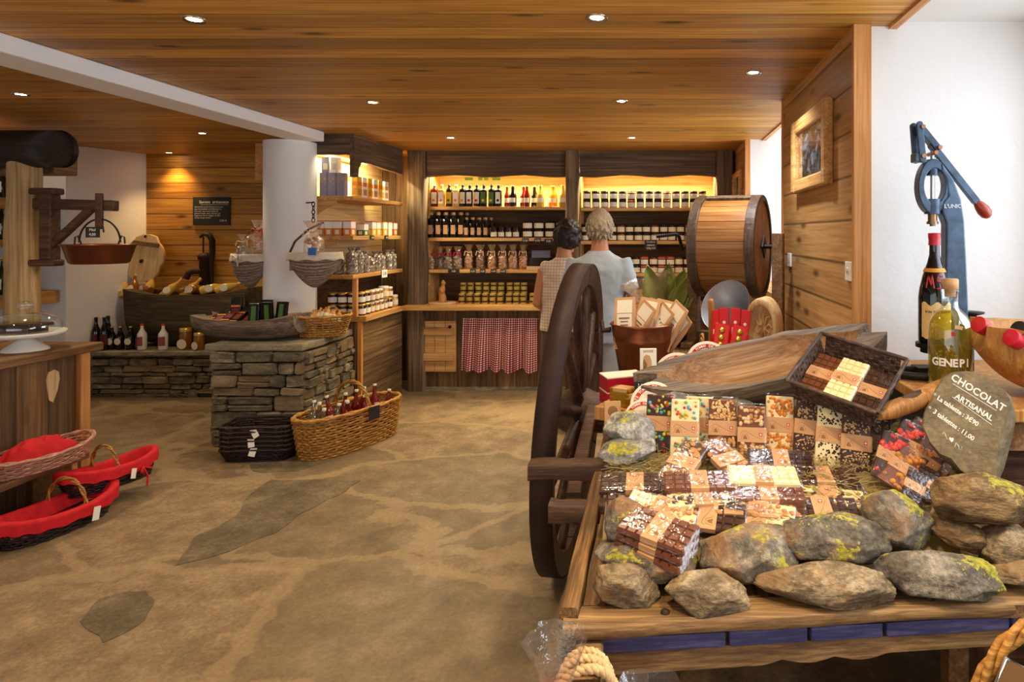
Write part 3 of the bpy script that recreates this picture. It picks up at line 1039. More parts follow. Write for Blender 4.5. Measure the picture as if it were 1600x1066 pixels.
# ---- blackboard price tags
def price_tag(x, y, z, w, h, lab, rot=(0, 0, 0), lines=('prix',), mat='blackboard', name='price_tag', cat='price tag', group='little slate price tags'):
    t = thing(name, lab, cat, (x, y, z), rot, group)
    MB().box((0, 0, 0), (w, 0.006, h)).build('slate', mt[mat], t, bevel=0.001)
    m = MB()
    for k, s in enumerate(lines):
        m.text(s, min(h / (len(lines) + 0.6) * 0.95, w / max(len(s), 1) * 1.7), T(0, -0.0036, h / 2 - h * (k + 0.65) / (len(lines) + 0.3)) @ FACE)
    m.build('chalk_writing', mt['chalk'] if mat == 'blackboard' else mt['iron'], t)
    return t


for i, (px, py, w, s) in enumerate(((821, 376, 0.07, '5,50'), (840, 376, 0.07, '6,90'), (857, 377, 0.085, '7,00'))):
    p = PX(px, py, 6.815)
    price_tag(p.x, p.y, p.z, w, 0.05, 'little slate price tag on the second bottle bay shelf, %s from the honey jars' % ORD[i], lines=(s,))
for i, px in enumerate((709, 739, 754, 771, 786)):
    p = PX(px, 424, 6.815)
    price_tag(p.x, p.y, p.z, 0.06 if i else 0.12, 0.042, 'little slate price tag under the biscuit bags, %s from the corner post' % ORD[i], lines=('4,20',))
p = PX(1017, 383, 6.80)
price_tag(p.x, p.y, p.z, 0.13, 0.11, 'square slate sign hung under the second jam shelf', lines=('Confiture', 'maison', '250g 4,50'), name='chalk_sign', cat='chalk sign')

# ---- bottles of the top shelf
def bottle_proto(name, r, h, neck_r, sh, body, cap, label=None, lz=(0.1, 0.5), lw=0.9, cap_h=0.05, square=False, lid2=None, cat='bottle', badge=None):
    """sh: height share of the shoulder"""
    t = thing(name, 'x', cat)
    hs = h * sh
    prof = [(r * 0.9, 0), (r, h * 0.03), (r, hs), (r * 0.86, hs + h * 0.05), (neck_r * 1.25, hs + (h - hs) * 0.45), (neck_r, hs + (h - hs) * 0.6), (neck_r, h * 0.97), (neck_r * 1.05, h)]
    if square:
        prof = [(r * 0.95, 0), (r, h * 0.02), (r, hs), (r * 0.92, hs + h * 0.02), (neck_r * 1.1, hs + h * 0.06), (neck_r, hs + h * 0.09), (neck_r, h)]
        m = MB().loft([((0, 0, z), q, q, (1, 0, 0), (0, 1, 0), 7 if q > neck_r * 1.2 else 2) for q, z in prof], 24)
    else:
        m = MB().lathe(prof, 18)
    m.build('glass_body', body, t)
    MB().lathe([(neck_r * 1.12, h * (1 - cap_h)), (neck_r * 1.12, h * 1.012), (0, h * 1.012)], 14).build('cap', cap, t)
    if label:
        q = r + 0.0012
        m = MB()
        if square:
            m.bx(-r * lw, r * lw, -q - 0.0006, -q, h * lz[0], h * lz[1])
        else:
            for i in range(8):
                a0, a1 = -PI / 2 - lw + 2 * lw * i / 8, -PI / 2 - lw + 2 * lw * (i + 1) / 8
                m.add([(q * math.cos(a0), q * math.sin(a0), h * lz[0]), (q * math.cos(a1), q * math.sin(a1), h * lz[0]), (q * math.cos(a1), q * math.sin(a1), h * lz[1]), (q * math.cos(a0), q * math.sin(a0), h * lz[1])], [(0, 1, 2, 3)], None, True)
        lb = m.build('label', label, t)
        if badge:
            q = r + 0.002
            m = MB()
            m.lathe([(0, 0.0012), (r * 0.42, 0)], 14, T(0, -q, h * (lz[0] * 0.72 + lz[1] * 0.28)) @ FACE, cap=False)
            m.build('fruit_badge', badge, lb)
    return Proto(t)


syr = {}
cols = {'red': (mt['juiceR'], mt['orange']), 'pale': (mt['juiceY'], mt['whitepaper']), 'dark': (mt['darkglass'], mt['whitepaper'])}
top = []
specs = [('red syrup', mt['juiceR'], mt['paper'], mt['orange'], 679), ('pale syrup', mt['juiceY'], mt['whitepaper'], mt['orange'], 690.5), ('dark syrup with lime label', mt['darkglass'], mt['yellow'], mt['green'], 702),
         ('pale syrup', mt['juiceY'], mt['whitepaper'], mt['yellow'], 713), ('dark syrup with orange label', mt['darkglass'], mt['paper'], mt['orange'], 723), ('dark syrup with white label', mt['darkglass'], mt['whitepaper'], mt['red'], 734),
         ('dark syrup with red badge', mt['darkglass'], mt['paper'], mt['red'], 745), ('dark syrup with green label', mt['darkglass'], mt['green'], mt['yellow'], 756), ('dark syrup with yellow badge', mt['darkglass'], mt['green'], mt['yellow'], 768),
         ('black syrup with white label', mt['darkglass'], mt['whitepaper'], mt['black'], 779)]
cache = {}
for i, (nm, body, lab, badge, px) in enumerate(specs):
    key = (nm,)
    if key not in cache:
        cache[key] = bottle_proto('syrup_bottle', 0.036, 0.235, 0.014, 0.75, body, mt['black'] if body is mt['darkglass'] else mt['lidwhite'], lab, (0.14, 0.66), 0.95 if i % 2 == 0 else 0.7, square=(i % 2 == 1), badge=badge)
    cache[key].put((PX(px, 0, 6.9).x, 6.9, 1.9455), (0, 0, 0), '%s bottle on the lit shelf, %s from the corner post' % (nm, ORD[i]), 'syrup bottles on the lit shelf')
juice = [('dark red juice', mt['juiceR'], 802, 0.030), ('pink juice', mt['juiceR'], 791, 0.028), ('black juice', mt['darkglass'], 802, 0.037), ('red juice', mt['juiceR'], 817, 0.037), ('ruby juice', mt['juiceR'], 824, 0.03),
         ('black juice with round label', mt['darkglass'], 834, 0.034), ('amber juice', mt['juiceY'], 845, 0.04), ('orange juice', mt['juiceO'], 863, 0.046), ('pale orange juice', mt['juiceY'], 880, 0.044)]
for i, (nm, body, px, r) in enumerate(juice[1:]):
    p = bottle_proto('juice_bottle', r * 1.08, 0.225, r * 0.46, 0.54, body, mt['lidgold'], mt['whitepaper'], (0.2, 0.42), 0.9, 0.04)
    p.put((PX(px, 0, 6.9).x, 6.88 if i % 2 else 6.94, 1.9455), (0, 0, 0), '%s bottle on the lit shelf, %s from the middle post' % (nm, ORD[len(juice) - 2 - i]), 'juice bottles on the lit shelf')
# little green cards on the back of the lit shelf
for i, px in enumerate((680, 727, 733, 748, 757, 770, 776)):
    p = PX(px, 280, 7.1)
    t = tag(MB().box((0, 0, 0), (0.05, 0.003, 0.035)).box((0, -0.002, 0), (0.036, 0.002, 0.02), None).build('price_card', mt['green'], loc=(p.x, 7.1675, p.z + 0.01)),
            'little green price card pinned behind the syrup bottles, %s from the corner post' % ORD[i], 'price card', 'green price cards')
# ---- second shelf: liqueurs, small flasks, honey
liq = bottle_proto('liqueur_bottle', 0.037, 0.27, 0.016, 0.72, mt['darkglass'], mt['cork'], mt['kraft'], (0.14, 0.5), 0.62, 0.1, True)
for row in (0, 1):
    for i in range(5):
        liq.put((PX(675 + 11.7 * i + row * 5, 0, 6.9).x, 6.885 + 0.09 * row, 1.6125), (0, 0, 0),
                'square dark corked bottle, second shelf, %s row, %s from the corner post' % (('front', 'rear')[row], ORD[i]), 'square liqueur bottles')
liq2 = bottle_proto('liqueur_flask', 0.030, 0.215, 0.014, 0.70, mt['darkglass'], mt['cork'], mt['kraft'], (0.14, 0.5), 0.62, 0.1, True)
for row in (0, 1):
    for i in range(4):
        liq2.put((PX(730 + 10.0 * i + row * 5, 0, 6.9).x, 6.885 + 0.08 * row, 1.6125), (0, 0, 0),
                 'small square dark corked flask, %s row, %s from the taller liqueur bottles' % (('front', 'rear')[row], ORD[i]), 'small square flasks')
dj = jar_proto('dark_jar', 0.034, 0.118, mt['jam'], mt['black'], mt['paper'], 0.1, 0.5)
for i in range(4):
    dj.put((PX(772 + 11.5 * i, 0, 6.88).x, 6.88, 1.6125), (0, 0, 0), 'dark round jar with pale label on the second shelf, %s from the flasks' % ORD[i], 'dark jars on the second shelf')
hj = jar_proto('terrine_jar', 0.052, 0.088, mt['black'], mt['blackgloss'], mt['paper'], 0.15, 0.75)
for tier in (0, 1):
    for i in range(4):
        hj.put((PX(825 + 17.5 * i, 0, 6.9).x, 6.89, 1.6125 + tier * 0.0895), (0, 0, 0), 'squat dark terrine jar, %s tier, %s from the round dark jars' % (tiers[tier], ORD[i]), 'squat terrine jars')

# ---- cellophane bags of biscuits
def bag_proto(name, r, h, fill, ribbon, film, seed, ball_r=0.012, cat='bag of biscuits'):
    t = thing(name, 'x', cat)
    rr = random.Random(seed)
    m = MB()
    for k in range(26):
        a, q = rr.uniform(0, 2 * PI), r * 0.72 * math.sqrt(rr.random())
        z = 0.012 + h * 0.5 * k / 26
        m.ball((q * math.cos(a), q * math.sin(a), z), ball_r, 8, None, (1.2, 1.2, 0.8))
    f = m.build('filling', fill, t)
    f['kind'] = 'stuff'
    wob = lambda a, z: 1 + 0.10 * math.sin(a * 5 + z * 60 + seed) + 0.06 * math.sin(a * 11 + seed)
    MB().lathe([(r * 0.85, 0.0), (r, h * 0.08), (r * 0.98, h * 0.45), (r * 0.6, h * 0.60), (r * 0.22, h * 0.68), (r * 0.6, h * 0.82), (r * 1.0, h)], 22, wob=wob, cap=False).build('film', film, t)
    b = MB().tube([(r * 0.27 * math.cos(a), r * 0.27 * math.sin(a), h * 0.68) for a in [2 * PI * i / 12 for i in range(12)]], 0.006, 6, closed=True)
    b.tube([(0, -r * 0.3, h * 0.68), (-r * 0.7, -r * 0.55, h * 0.74), (-r * 0.9, -r * 0.6, h * 0.56)], 0.005, 5)
    b.tube([(0, -r * 0.3, h * 0.68), (r * 0.7, -r * 0.55, h * 0.74), (r * 0.8, -r * 0.6, h * 0.54)], 0.005, 5)
    b.build('ribbon', ribbon, t)
    return t


mt['bagfilm'] = glassy('biscuit_bag_film', 'fff2e0', 0.10, 0.15, 1.0, 40, 0.10, 'e8c8a0')
for i, (px, fill, rib, fr) in enumerate(((674, 'pasta', 'magenta', 0), (688, 'dark', 'magenta', 1), (701, 'pasta', 'magenta', 2), (716, 'pasta', 'magenta', 3), (733, 'soap', 'beige', 4), (751, 'milk', 'beige', 5),
                                         (769, 'soap', 'beige', 6), (786, 'soap', 'beige', 7), (802, 'soap', 'beige', 8), (818, 'orange', 'beige', 9))):
    b = bag_proto('biscuit_bag', 0.047, 0.265 if i >= 4 else 0.245, mt[fill], mt[rib], mt['bagfilm'], i, 0.015)
    b.location = (PX(px, 0, 6.9).x, 6.895, 1.2725)
    what = {'magenta': 'bag of nibbles with magenta ribbon', 'beige': 'bag of biscuits with beige bow'}[rib]
    tag(b, 'cellophane %s under the flasks, %s from the corner post' % (what, ORD[i]), None, 'cellophane bags on the third shelf')
# tray of black packs by the woman
tr = thing('display_tray', 'pale tray of flat dark packs on the third shelf, beside the woman', 'tray', (PX(845, 0, 6.95).x, 6.9, 1.2725))
MB().bx(-0.13, 0.13, -0.06, 0.1, 0, 0.012).bx(-0.13, 0.13, -0.064, -0.056, 0, 0.035).build('tray', mt['palewood'], tr)
m = MB()
for i in range(4):
    m.box((0, 0, 0), (0.22, 0.03, 0.1), T(0, -0.03 + 0.035 * i, 0.07) @ R('X', -20))
m.build('packs', mt['blackgloss'], tr)
MB().box((0, 0, 0), (0.2, 0.004, 0.08), T(0, 0.06, 0.16)).build('card', mt['violet'], tr)
# ---- gold tins on the counter
def tin_proto(lidm):
    t = thing('gold_tin', 'x', 'tin')
    MB().lathe([(0.033, 0), (0.034, 0.002), (0.034, 0.05), (0.035, 0.052), (0.035, 0.054), (0.033, 0.054), (0.033, 0.0515), (0, 0.0515)], 18).build('can', lidm, t)
    m = MB()
    for i in range(8):
        a0, a1 = -PI / 2 - 1.1 + 2.2 * i / 8, -PI / 2 - 1.1 + 2.2 * (i + 1) / 8
        q = 0.0348
        m.add([(q * math.cos(a0), q * math.sin(a0), 0.018), (q * math.cos(a1), q * math.sin(a1), 0.018), (q * math.cos(a1), q * math.sin(a1), 0.034), (q * math.cos(a0), q * math.sin(a0), 0.034)], [(0, 1, 2, 3)], None, True)
    m.build('label_band', mt['black'], t)
    return Proto(t)


tins = tin_proto(mt['tin'])
groups = [('stack by the figure', 724, 12.0, 3, 4), ('middle stack', 760, 11.8, 3, 4), ('stack under last bags', 797, 11.0, 3, 4), ('low stack by checked shirt', 834, 10.5, 3, 2)]
for gname, px0, dpx, ncol, nt_ in groups:
    for tier in range(nt_):
        for row in range(2):
            for c_ in range(ncol):
                if tier == nt_ - 1 and row == 0 and nt_ > 2:
                    continue
                if tier >= 2 and row == 0:
                    continue
                x = PX(px0 + dpx * c_ - row * 1.0, 0, 6.85).x
                tins.put((x + rng.uniform(-1, 1) * 0.002, 6.80 + row * 0.075, 0.9105 + tier * 0.0545), (0, 0, rng.uniform(-0.4, 0.4)),
                         'gold tin, %s, %s tier, %s row, %s from corner post' % (gname, ORD[tier], ('front', 'rear')[row], ORD[c_]), 'gold tins on the counter')
# carved wooden figure on a round board
p = PX(691, 0, 6.78)
fb = thing('round_board', 'round pale wooden board on the counter beside the gold tins', 'wooden board', (p.x, 6.79, 0.9105))
MB().lathe([(0.14, 0), (0.145, 0.01), (0.145, 0.016), (0.138, 0.02), (0, 0.02)], 32).build('disc', mt['palewood'], fb)
fg = MB()
fg.loft([((0, 0, 0), 0.045, 0.04, (1, 0, 0), (0, 1, 0), 2), ((0.0, 0, 0.05), 0.04, 0.036, (1, 0, 0), (0, 1, 0), 2), ((-0.008, 0, 0.10), 0.032, 0.03, (1, 0, 0), (0, 1, 0), 2),
         ((-0.004, 0, 0.145), 0.034, 0.03, (1, 0, 0), (0, 1, 0), 2), ((0.004, 0, 0.175), 0.018, 0.018, (1, 0, 0), (0, 1, 0), 2), ((0.008, 0, 0.20), 0.026, 0.024, (1, 0, 0), (0, 1, 0), 2), ((0.004, 0, 0.232), 0.010, 0.010, (1, 0, 0), (0, 1, 0), 2)], 16)
fg.tube([(-0.02, -0.02, 0.14), (0.012, -0.038, 0.10), (0.036, -0.03, 0.125)], [0.013, 0.012, 0.009], 8)
tag(fg.build('carved_figure', mt['orangewood'], remesh=0.005, loc=(p.x, 6.79, 0.931)), 'honey coloured carved kneeling figure on the round board', 'carved figure')

# ------------------------------------------------------------------ the tea and honey unit beside the column
UX0, UX1, UY0 = -3.07, -2.66, 5.62
un = thing('corner_shelf_unit', 'open ended pine shelf unit with dark plank base, beside the round column', 'shelving cabinet')
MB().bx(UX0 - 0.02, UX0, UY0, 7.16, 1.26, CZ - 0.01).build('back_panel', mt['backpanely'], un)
MB().bx(UX0 - 0.02, UX0, UY0, 7.16, 0.92, 1.259).build('lower_back_panel', mt['backshade'], un)
MB().bx(UX1 - 0.02, UX1, 5.80, 6.70, 0.0, 0.86).build('plank_front', mt['oldboardy'], un)
MB().bx(UX0, UX1 - 0.03, 5.78, 5.80, 0.0, 0.86).build('end_panel', mt['oldboard'], un)
MB().bx(UX1 - 0.03, UX1 + 0.004, 5.765, 5.80, 0.0, 0.86).build('corner_post', mt['trim'], un)
pts = [(UY0, CZ - 0.002), (6.70, CZ - 0.002), (6.70, 2.275), (6.3, 2.285), (5.86, 2.305), (5.76, 2.29), (5.715, 2.24), (5.70, 2.16), (UY0, 2.15)]
MB().prism(pts, 0.04, T(UX1 - 0.03, 0, 0) @ Matrix(((0, 0, 1, 0), (1, 0, 0, 0), (0, 1, 0, 0), (0, 0, 0, 1)))).build('lintel', mt['oldy'], un)
MB().bx(UX0 - 0.02, UX1 - 0.03, UY0, UY0 + 0.04, 2.35, CZ - 0.002).build('lintel', mt['oldx'], un)
for k, (z, w) in enumerate(((1.985, 1), (1.635, 1), (1.29, 1))):
    m = MB().prism([(UX0, UY0), (UX1, UY0), (UX1, 6.72), (UX0, 6.72)], 0.036, None, z - 0.036)
    tag(m.build('shelf_board', mt['shelfy'], bevel=0.004), 'spruce shelf of the corner unit beside the column, %s below the lintel' % ORD[k], 'shelf', 'spruce shelves')
    if k < 2:
        br = [(0, 0), (0.0, -0.16), (0.05, -0.14), (0.10, -0.10), (0.16, -0.06), (0.24, -0.036), (0.24, 0)]
        MB().prism(br, 0.024, T(UX0, UY0 + 0.06, z - 0.037) @ FACE).build('shelf_bracket', mt['shelf'], un)
MB().bx(UX1 - 0.045, UX1 - 0.005, 5.70, 5.73, 0.915, 1.253).build('upright', mt['trim'], un)
tag(MB().prism([(UX0, UY0 + 0.14), (UX1 + 0.05, UY0 + 0.14), (UX1 + 0.05, 6.60), (UX0, 6.60)], 0.05, None, 0.86).build('counter_board', mt['shelfy'], bevel=0.004),
    'short spruce counter board of the corner unit, meeting the long counter', 'counter')
MB().bx(UX0 + 0.05, UX0 + 0.07, 5.75, 6.65, 2.37, 2.38).build('light_strip', emit('strip_unit', 'ffd070', 4), un)
area_light('strip_lamp_unit', (UX0 + 0.2, 6.2, 2.42), (0, 0, 0), 0.05, 1.0, 34, STRIP_COL)


def carton(name, lab, cat, w, d, h, body, loc, rotz, bands, group=None):
    """printed carton; bands: (part name, material, z0, z1, x share)"""
    t = thing(name, lab, cat, loc, (0, 0, rotz), group)
    MB().bx(-w / 2, w / 2, -d / 2, d / 2, 0, h).build('carton', body, t, bevel=0.0015)
    for pn, ml, z0, z1, xs in bands:
        e = 0.0008
        if xs >= 1:
            q = MB().bx(-w / 2 - e, w / 2 + e, -d / 2 - e, d / 2 + e, h * z0, h * z1)
        else:
            q = MB().bx(-w / 2 * xs, w / 2 * xs, -d / 2 - e, d / 2 + e, h * z0, h * z1).bx(-w / 2 - e, w / 2 + e, -d / 2 * xs, d / 2 * xs, h * z0 + 0.0003, h * z1 - 0.0003)
        q.build(pn, ml, t)
    return t


ry = math.radians(0)
# top shelf of the unit: tall grey violet boxes near end, biscuit packs along the side
for i, px in enumerate((507, 520, 534)):
    p = PX(px, 0, 5.70)
    carton('tall_gift_box', 'tall grey violet box on the top shelf, %s from the column' % ORD[i], 'box', 0.066, 0.066, 0.21, mt['violet'], (p.x, 5.71, 1.9855), 0, [('picture_panel', mt['silver'], 0.55, 0.8, 0.7)], 'grey violet boxes')
for i, (px, ml) in enumerate(((511, 'violet'), (525, 'whitepaper'))):
    p = PX(px, 0, 5.72)
    carton('tall_gift_box', '%s box lying on top of the grey violet boxes' % ('grey violet' if i == 0 else 'white'), 'box', 0.066, 0.06, 0.14, mt[ml], (p.x, 5.72, 2.196), 0, [('print', mt['lidwhite'], 0.2, 0.6, 0.6)], 'boxes on the grey violet boxes')
for i, (y, ml) in enumerate(((5.86, 'yellow'), (5.97, 'whitepaper'), (6.08, 'yellow'), (6.2, 'whitepaper'), (6.31, 'yellow'), (6.45, 'whitepaper'))):
    carton('biscuit_pack', 'printed biscuit pack on the corner unit top shelf, %s from the column' % ORD[i], 'biscuit pack', 0.05, 0.09, 0.19, mt[ml], (UX1 - 0.07, y - 0.02, 1.9855), 0, [('photo_panel', mt['soap'], 0.12, 0.42, 0.75), ('brand_panel', mt['orange'], 0.55, 0.75, 0.8)], 'biscuit packs')
carton('biscuit_pack', 'white biscuit pack set back behind the others on the lit top shelf', 'biscuit pack', 0.05, 0.1, 0.26, mt['whitepaper'], (UX1 - 0.2, 6.0, 1.9855), 0, [('photo_panel', mt['soap'], 0.6, 0.8, 0.7)])
# second shelf: tea cartons
for i, (x, y, ml, ml2, nm) in enumerate(((-2.98, 5.72, 'orange', 'redbox', 'brown'), (-2.905, 5.72, 'orange', 'redbox', 'brown'), (-2.83, 5.72, 'orange', 'redbox', 'brown'), (-2.745, 5.73, 'orange', 'redbox', 'orange'),
                                  (-2.72, 5.93, 'green', 'whitepaper', 'green'), (-2.72, 6.10, 'yellow', 'redbox', 'yellow'), (-2.72, 6.20, 'yellow', 'redbox', 'yellow'), (-2.72, 6.35, 'yellow', 'yellow', 'plain yellow'), (-2.72, 6.47, 'paper', 'kraft', 'cream'), (-2.72, 6.60, 'orange', 'redbox', 'orange'))):
    carton('tea_carton', '%s and white tea carton on the corner unit, %s from the column' % (nm, ORD[i]), 'tea carton', 0.07, 0.085, 0.135 if nm not in ('green',) else 0.105, mt[ml], (x, y, 1.6355), 0, [('white_panel', mt['whitepaper'], 0.5, 0.94, 1.0), ('red_top', mt[ml2], 0.94, 1.004, 1.0), ('label', mt['paper'], 0.1, 0.4, 0.5)], 'tea cartons')
for i, (px, py, Y) in enumerate(((566, 372, 5.98), (592, 372, 6.3))):
    p = PX(px, py, Y)
    price_tag(UX1 + 0.008, Y, 1.617, 0.07, 0.045, 'little slate price tag under the tea cartons, %s from the column' % ORD[i], (0, 0, PI / 2), ('3,90',))
price_tag(UX1 + 0.008, 6.25, 1.265, 0.12, 0.075, 'white price card under the silver bags of the corner unit', (0, 0, PI / 2), ('5,00',), 'whitepaper', 'price_card', 'price card', 'white price cards')
# third shelf: silvery bags
def silver_bag(seed, r, h):
    t = thing('silver_bag', 'x', 'bag')
    wob = lambda a, z: 1 + 0.16 * noise.noise(Vector((math.cos(a) * 3, math.sin(a) * 3 + seed * 5, z * 38))) + 0.08 * math.sin(a * 9 - z * 120 + seed)
    MB().lathe([(r * 0.9, 0)] + [(r * (1 if q < 0.7 else 1 - (q - 0.7) * 1.6), h * q) for q in [0.06 * i for i in range(1, 14)]] + [(r * 0.36, h * 0.86), (r * 0.6, h * 0.95), (r * 0.65, h)], 24, wob=wob, smooth=False).build('bag', mt['silver'], t)
    MB().tube([(r * 0.36 * math.cos(a), r * 0.36 * math.sin(a), h * 0.86) for a in [2 * PI * i / 10 for i in range(10)]], 0.005, 5, closed=True).build('tie', mt['lidwhite'], t)
    return t


for i, (x, y, h) in enumerate(((-2.93, 5.74, 0.15), (-2.84, 5.72, 0.2), (-2.72, 5.72, 0.24), (-2.73, 5.86, 0.24), (-2.72, 5.97, 0.2), (-2.72, 6.07, 0.17), (-2.73, 6.22, 0.19), (-2.73, 6.33, 0.19), (-2.72, 6.47, 0.2), (-2.72, 6.58, 0.2))):
    b = silver_bag(i, 0.047, h)
    b.location = (x, y, 1.2905)
    tag(b, 'crinkled silvery bag on the corner unit, %s from the column' % ORD[i], None, 'silvery bags')
# honey and jam jars on the unit counter
hb = jar_proto('honey_jar', 0.042, 0.105, mt['honey'], mt['lidwhite'], mt['paper'], 0.15, 0.6)
hp = jar_proto('honey_jar', 0.048, 0.12, mt['honeypale'], mt['lidwhite'], mt['paper'], 0.2, 0.6)
hd = jar_proto('honey_jar', 0.042, 0.105, mt['jam'], mt['lidgold'], mt['whitepaper'], 0.15, 0.6)
yy = [5.83, 5.925, 6.02, 6.115, 6.21, 6.31, 6.42, 6.54]
pat = [hd, hd, hb, hb, hb, hb, hd, hp]
for tier in (0, 1):
    for i, y in enumerate(yy):
        if tier == 1 and i == 7:
            continue
        p = pat[i] if tier == 0 else [hd, hd, hb, hb, hb, hp, hb][i]
        p.put((UX1 - 0.03 + rng.uniform(-1, 1) * 0.004, y, 0.9105 + tier * (0.107 if i < 6 else 0.107)), (0, 0, 1.1 + rng.uniform(-0.2, 0.2)),
              'honey jar on the corner unit counter, %s tier, %s from the basket' % (tiers[tier], ORD[i]), 'honey jars on the corner counter')
for tier in (0, 1):
    for i, x in enumerate((-2.93, -2.84, -2.75)):
        hd.put((x, 5.81, 0.9105 + tier * 0.107), (0, 0, 0), 'dark jar behind the round wicker basket, %s tier, %s from the column' % (tiers[tier], ORD[i]), 'dark jars behind the wicker basket')
# ------------------------------------------------------------------ baskets
def weave(mb, rx, ry, h, rows, stakes, r, flare=1.15, e=2.0, rim=1.6, base=True, z0=0.0, sag=None, half=False):
    """woven side wall: waving horizontal rods round upright stakes, plus rim and floor"""
    def pt(a, t, off=0.0):
        k = 1 + (flare - 1) * t
        c, s_ = math.cos(a), math.sin(a)
        x = math.copysign(abs(c) ** (2 / e), c) * (rx * k + off)
        y = math.copysign(abs(s_) ** (2 / e), s_) * (ry * k + off)
        z = z0 + h * t + (sag(a) * t if sag else 0)
        return (x, y, z)
    n = stakes * 2
    for j in range(rows):
        t = (j + 0.5) / rows
        pts = [pt(2 * PI * i / n, t, r * 1.1 * math.cos(PI * i + PI * j) if True else 0) for i in range(n)]
        mb.tube(pts, r * 1.05, 5, closed=True)
    for i in range(stakes):
        a = 2 * PI * (i + 0.25) / stakes
        mb.tube([pt(a, 0), pt(a, 0.5), pt(a, 1)], r * 0.9, 5)
    for q in (-1, 1):
        pts = [tuple(Vector(pt(2 * PI * i / n, 1.0, q * r * 0.5)) + Vector((0, 0, r * 0.8 * math.cos(PI * i / 2 + q * PI / 2)))) for i in range(n)]
        mb.tube(pts, r * rim, 6, closed=True)
    if base:
        pts = [pt(2 * PI * i / n, 0)[:2] for i in range(n)]
        mb.prism(pts, r, None, z0)
    return mb, pt


def arc_handle(mb, p0, p1, hgt, r, strands=3, n=18, twist=3.0):
    p0, p1 = Vector(p0), Vector(p1)
    side = (p1 - p0).cross(Vector((0, 0, 1))).normalized()
    for k in range(strands):
        pts = []
        for i in range(n + 1):
            t = i / n
            a = PI * t
            c = (p0 + p1) / 2 + (p0 - p1) / 2 * math.cos(a) + Vector((0, 0, hgt * math.sin(a)))
            ph = 2 * PI * (twist * t + k / strands)
            out = ((p0 - p1).normalized() * math.cos(a) * 1.0 + Vector((0, 0, 1)) * math.sin(a))
            c += (side * math.cos(ph) + out * math.sin(ph)) * r * 1.0
            pts.append(c)
        mb.tube(pts, r * 0.85, 6)
    return mb


def tag_card(parent, loc, w, h, mat=None, rot=(0, 0, 0), name='tag'):
    return MB().box((0, 0, 0), (w, 0.002, h)).build(name, mat or mt['whitepaper'], parent, loc=loc, rot=rot)


rng = random.Random(21)
# long wicker basket of bottles on the floor
bk = thing('wicker_basket', 'long golden oval wicker basket with hoop handle on the floor beside the stone pedestal', 'basket', (-2.40, 5.02, 0.0), (0, 0, math.radians(66)))
m, pt = weave(MB(), 0.40, 0.165, 0.30, 15, 26, 0.0075, 1.12, 2.6)
m.build('woven_body', mt['wicker'], bk)
arc_handle(MB(), (0.02, -0.18, 0.30), (0.02, 0.18, 0.30), 0.19, 0.009).build('handle', mt['wicker'], bk)
price = MB().box((0, 0, 0), (0.10, 0.005, 0.10)).build('slate_tag', mt['blackboard'], bk, loc=(0.05, -0.205, 0.26))
bt = bottle_proto('cordial_bottle', 0.036, 0.27, 0.013, 0.55, mt['juiceR'], mt['lidwhite'], mt['paper'], (0.2, 0.45), 0.8)
btc = bottle_proto('cordial_bottle', 0.036, 0.27, 0.013, 0.55, glassy('empty_bottle_glass', 'c8d0c0', 0.18, 0.05, 0, 30, 0.12, '8a8f80'), mt['lidwhite'], mt['paper'], (0.2, 0.45), 0.8)
k = 0
Mb = T(-2.40, 5.02, 0.0) @ R('Z', 66)
for i in range(7):
    for j in range(2):
        lx, ly = -0.30 + 0.098 * i, -0.06 + 0.12 * j
        p = Mb @ Vector((lx, ly, 0.10 + 0.03 * j))
        pr = btc if i in (0, 1) else bt
        side = -1 if i < 4 else 1
        pr.put(p, (math.radians(rng.uniform(-12, 12)), math.radians(rng.uniform(-16, 4) if i < 3 else rng.uniform(-4, 12)), rng.uniform(0, 6)),
               '%s bottle in the long basket, %s from the black baskets, %s file' % ('clear' if i in (0, 1) else 'dark red', ORD[i], ('outer', 'inner')[j]), 'bottles in the long wicker basket')
# stack of black woven baskets
for i in range(6):
    w = thing('black_basket', 'black woven basket by the pedestal, %s in the stack from the floor up' % ORD[i], 'basket', (-2.92, 4.76, 0.002 + 0.033 * i), (0, 0, math.radians(4)), 'stacked black baskets')
    m, pt = weave(MB(), 0.205, 0.12, 0.085, 6, 26, 0.0055, 1.22, 7.0, 1.5)
    m.build('woven_body', mt['wickerdark'], w)
    if i in (1, 3, 5):
        tag_card(w, (-0.005 + 0.012 * (i % 3), -0.155, 0.05), 0.045, 0.07, None, (math.radians(-12), math.radians(25 - 12 * i), 0))
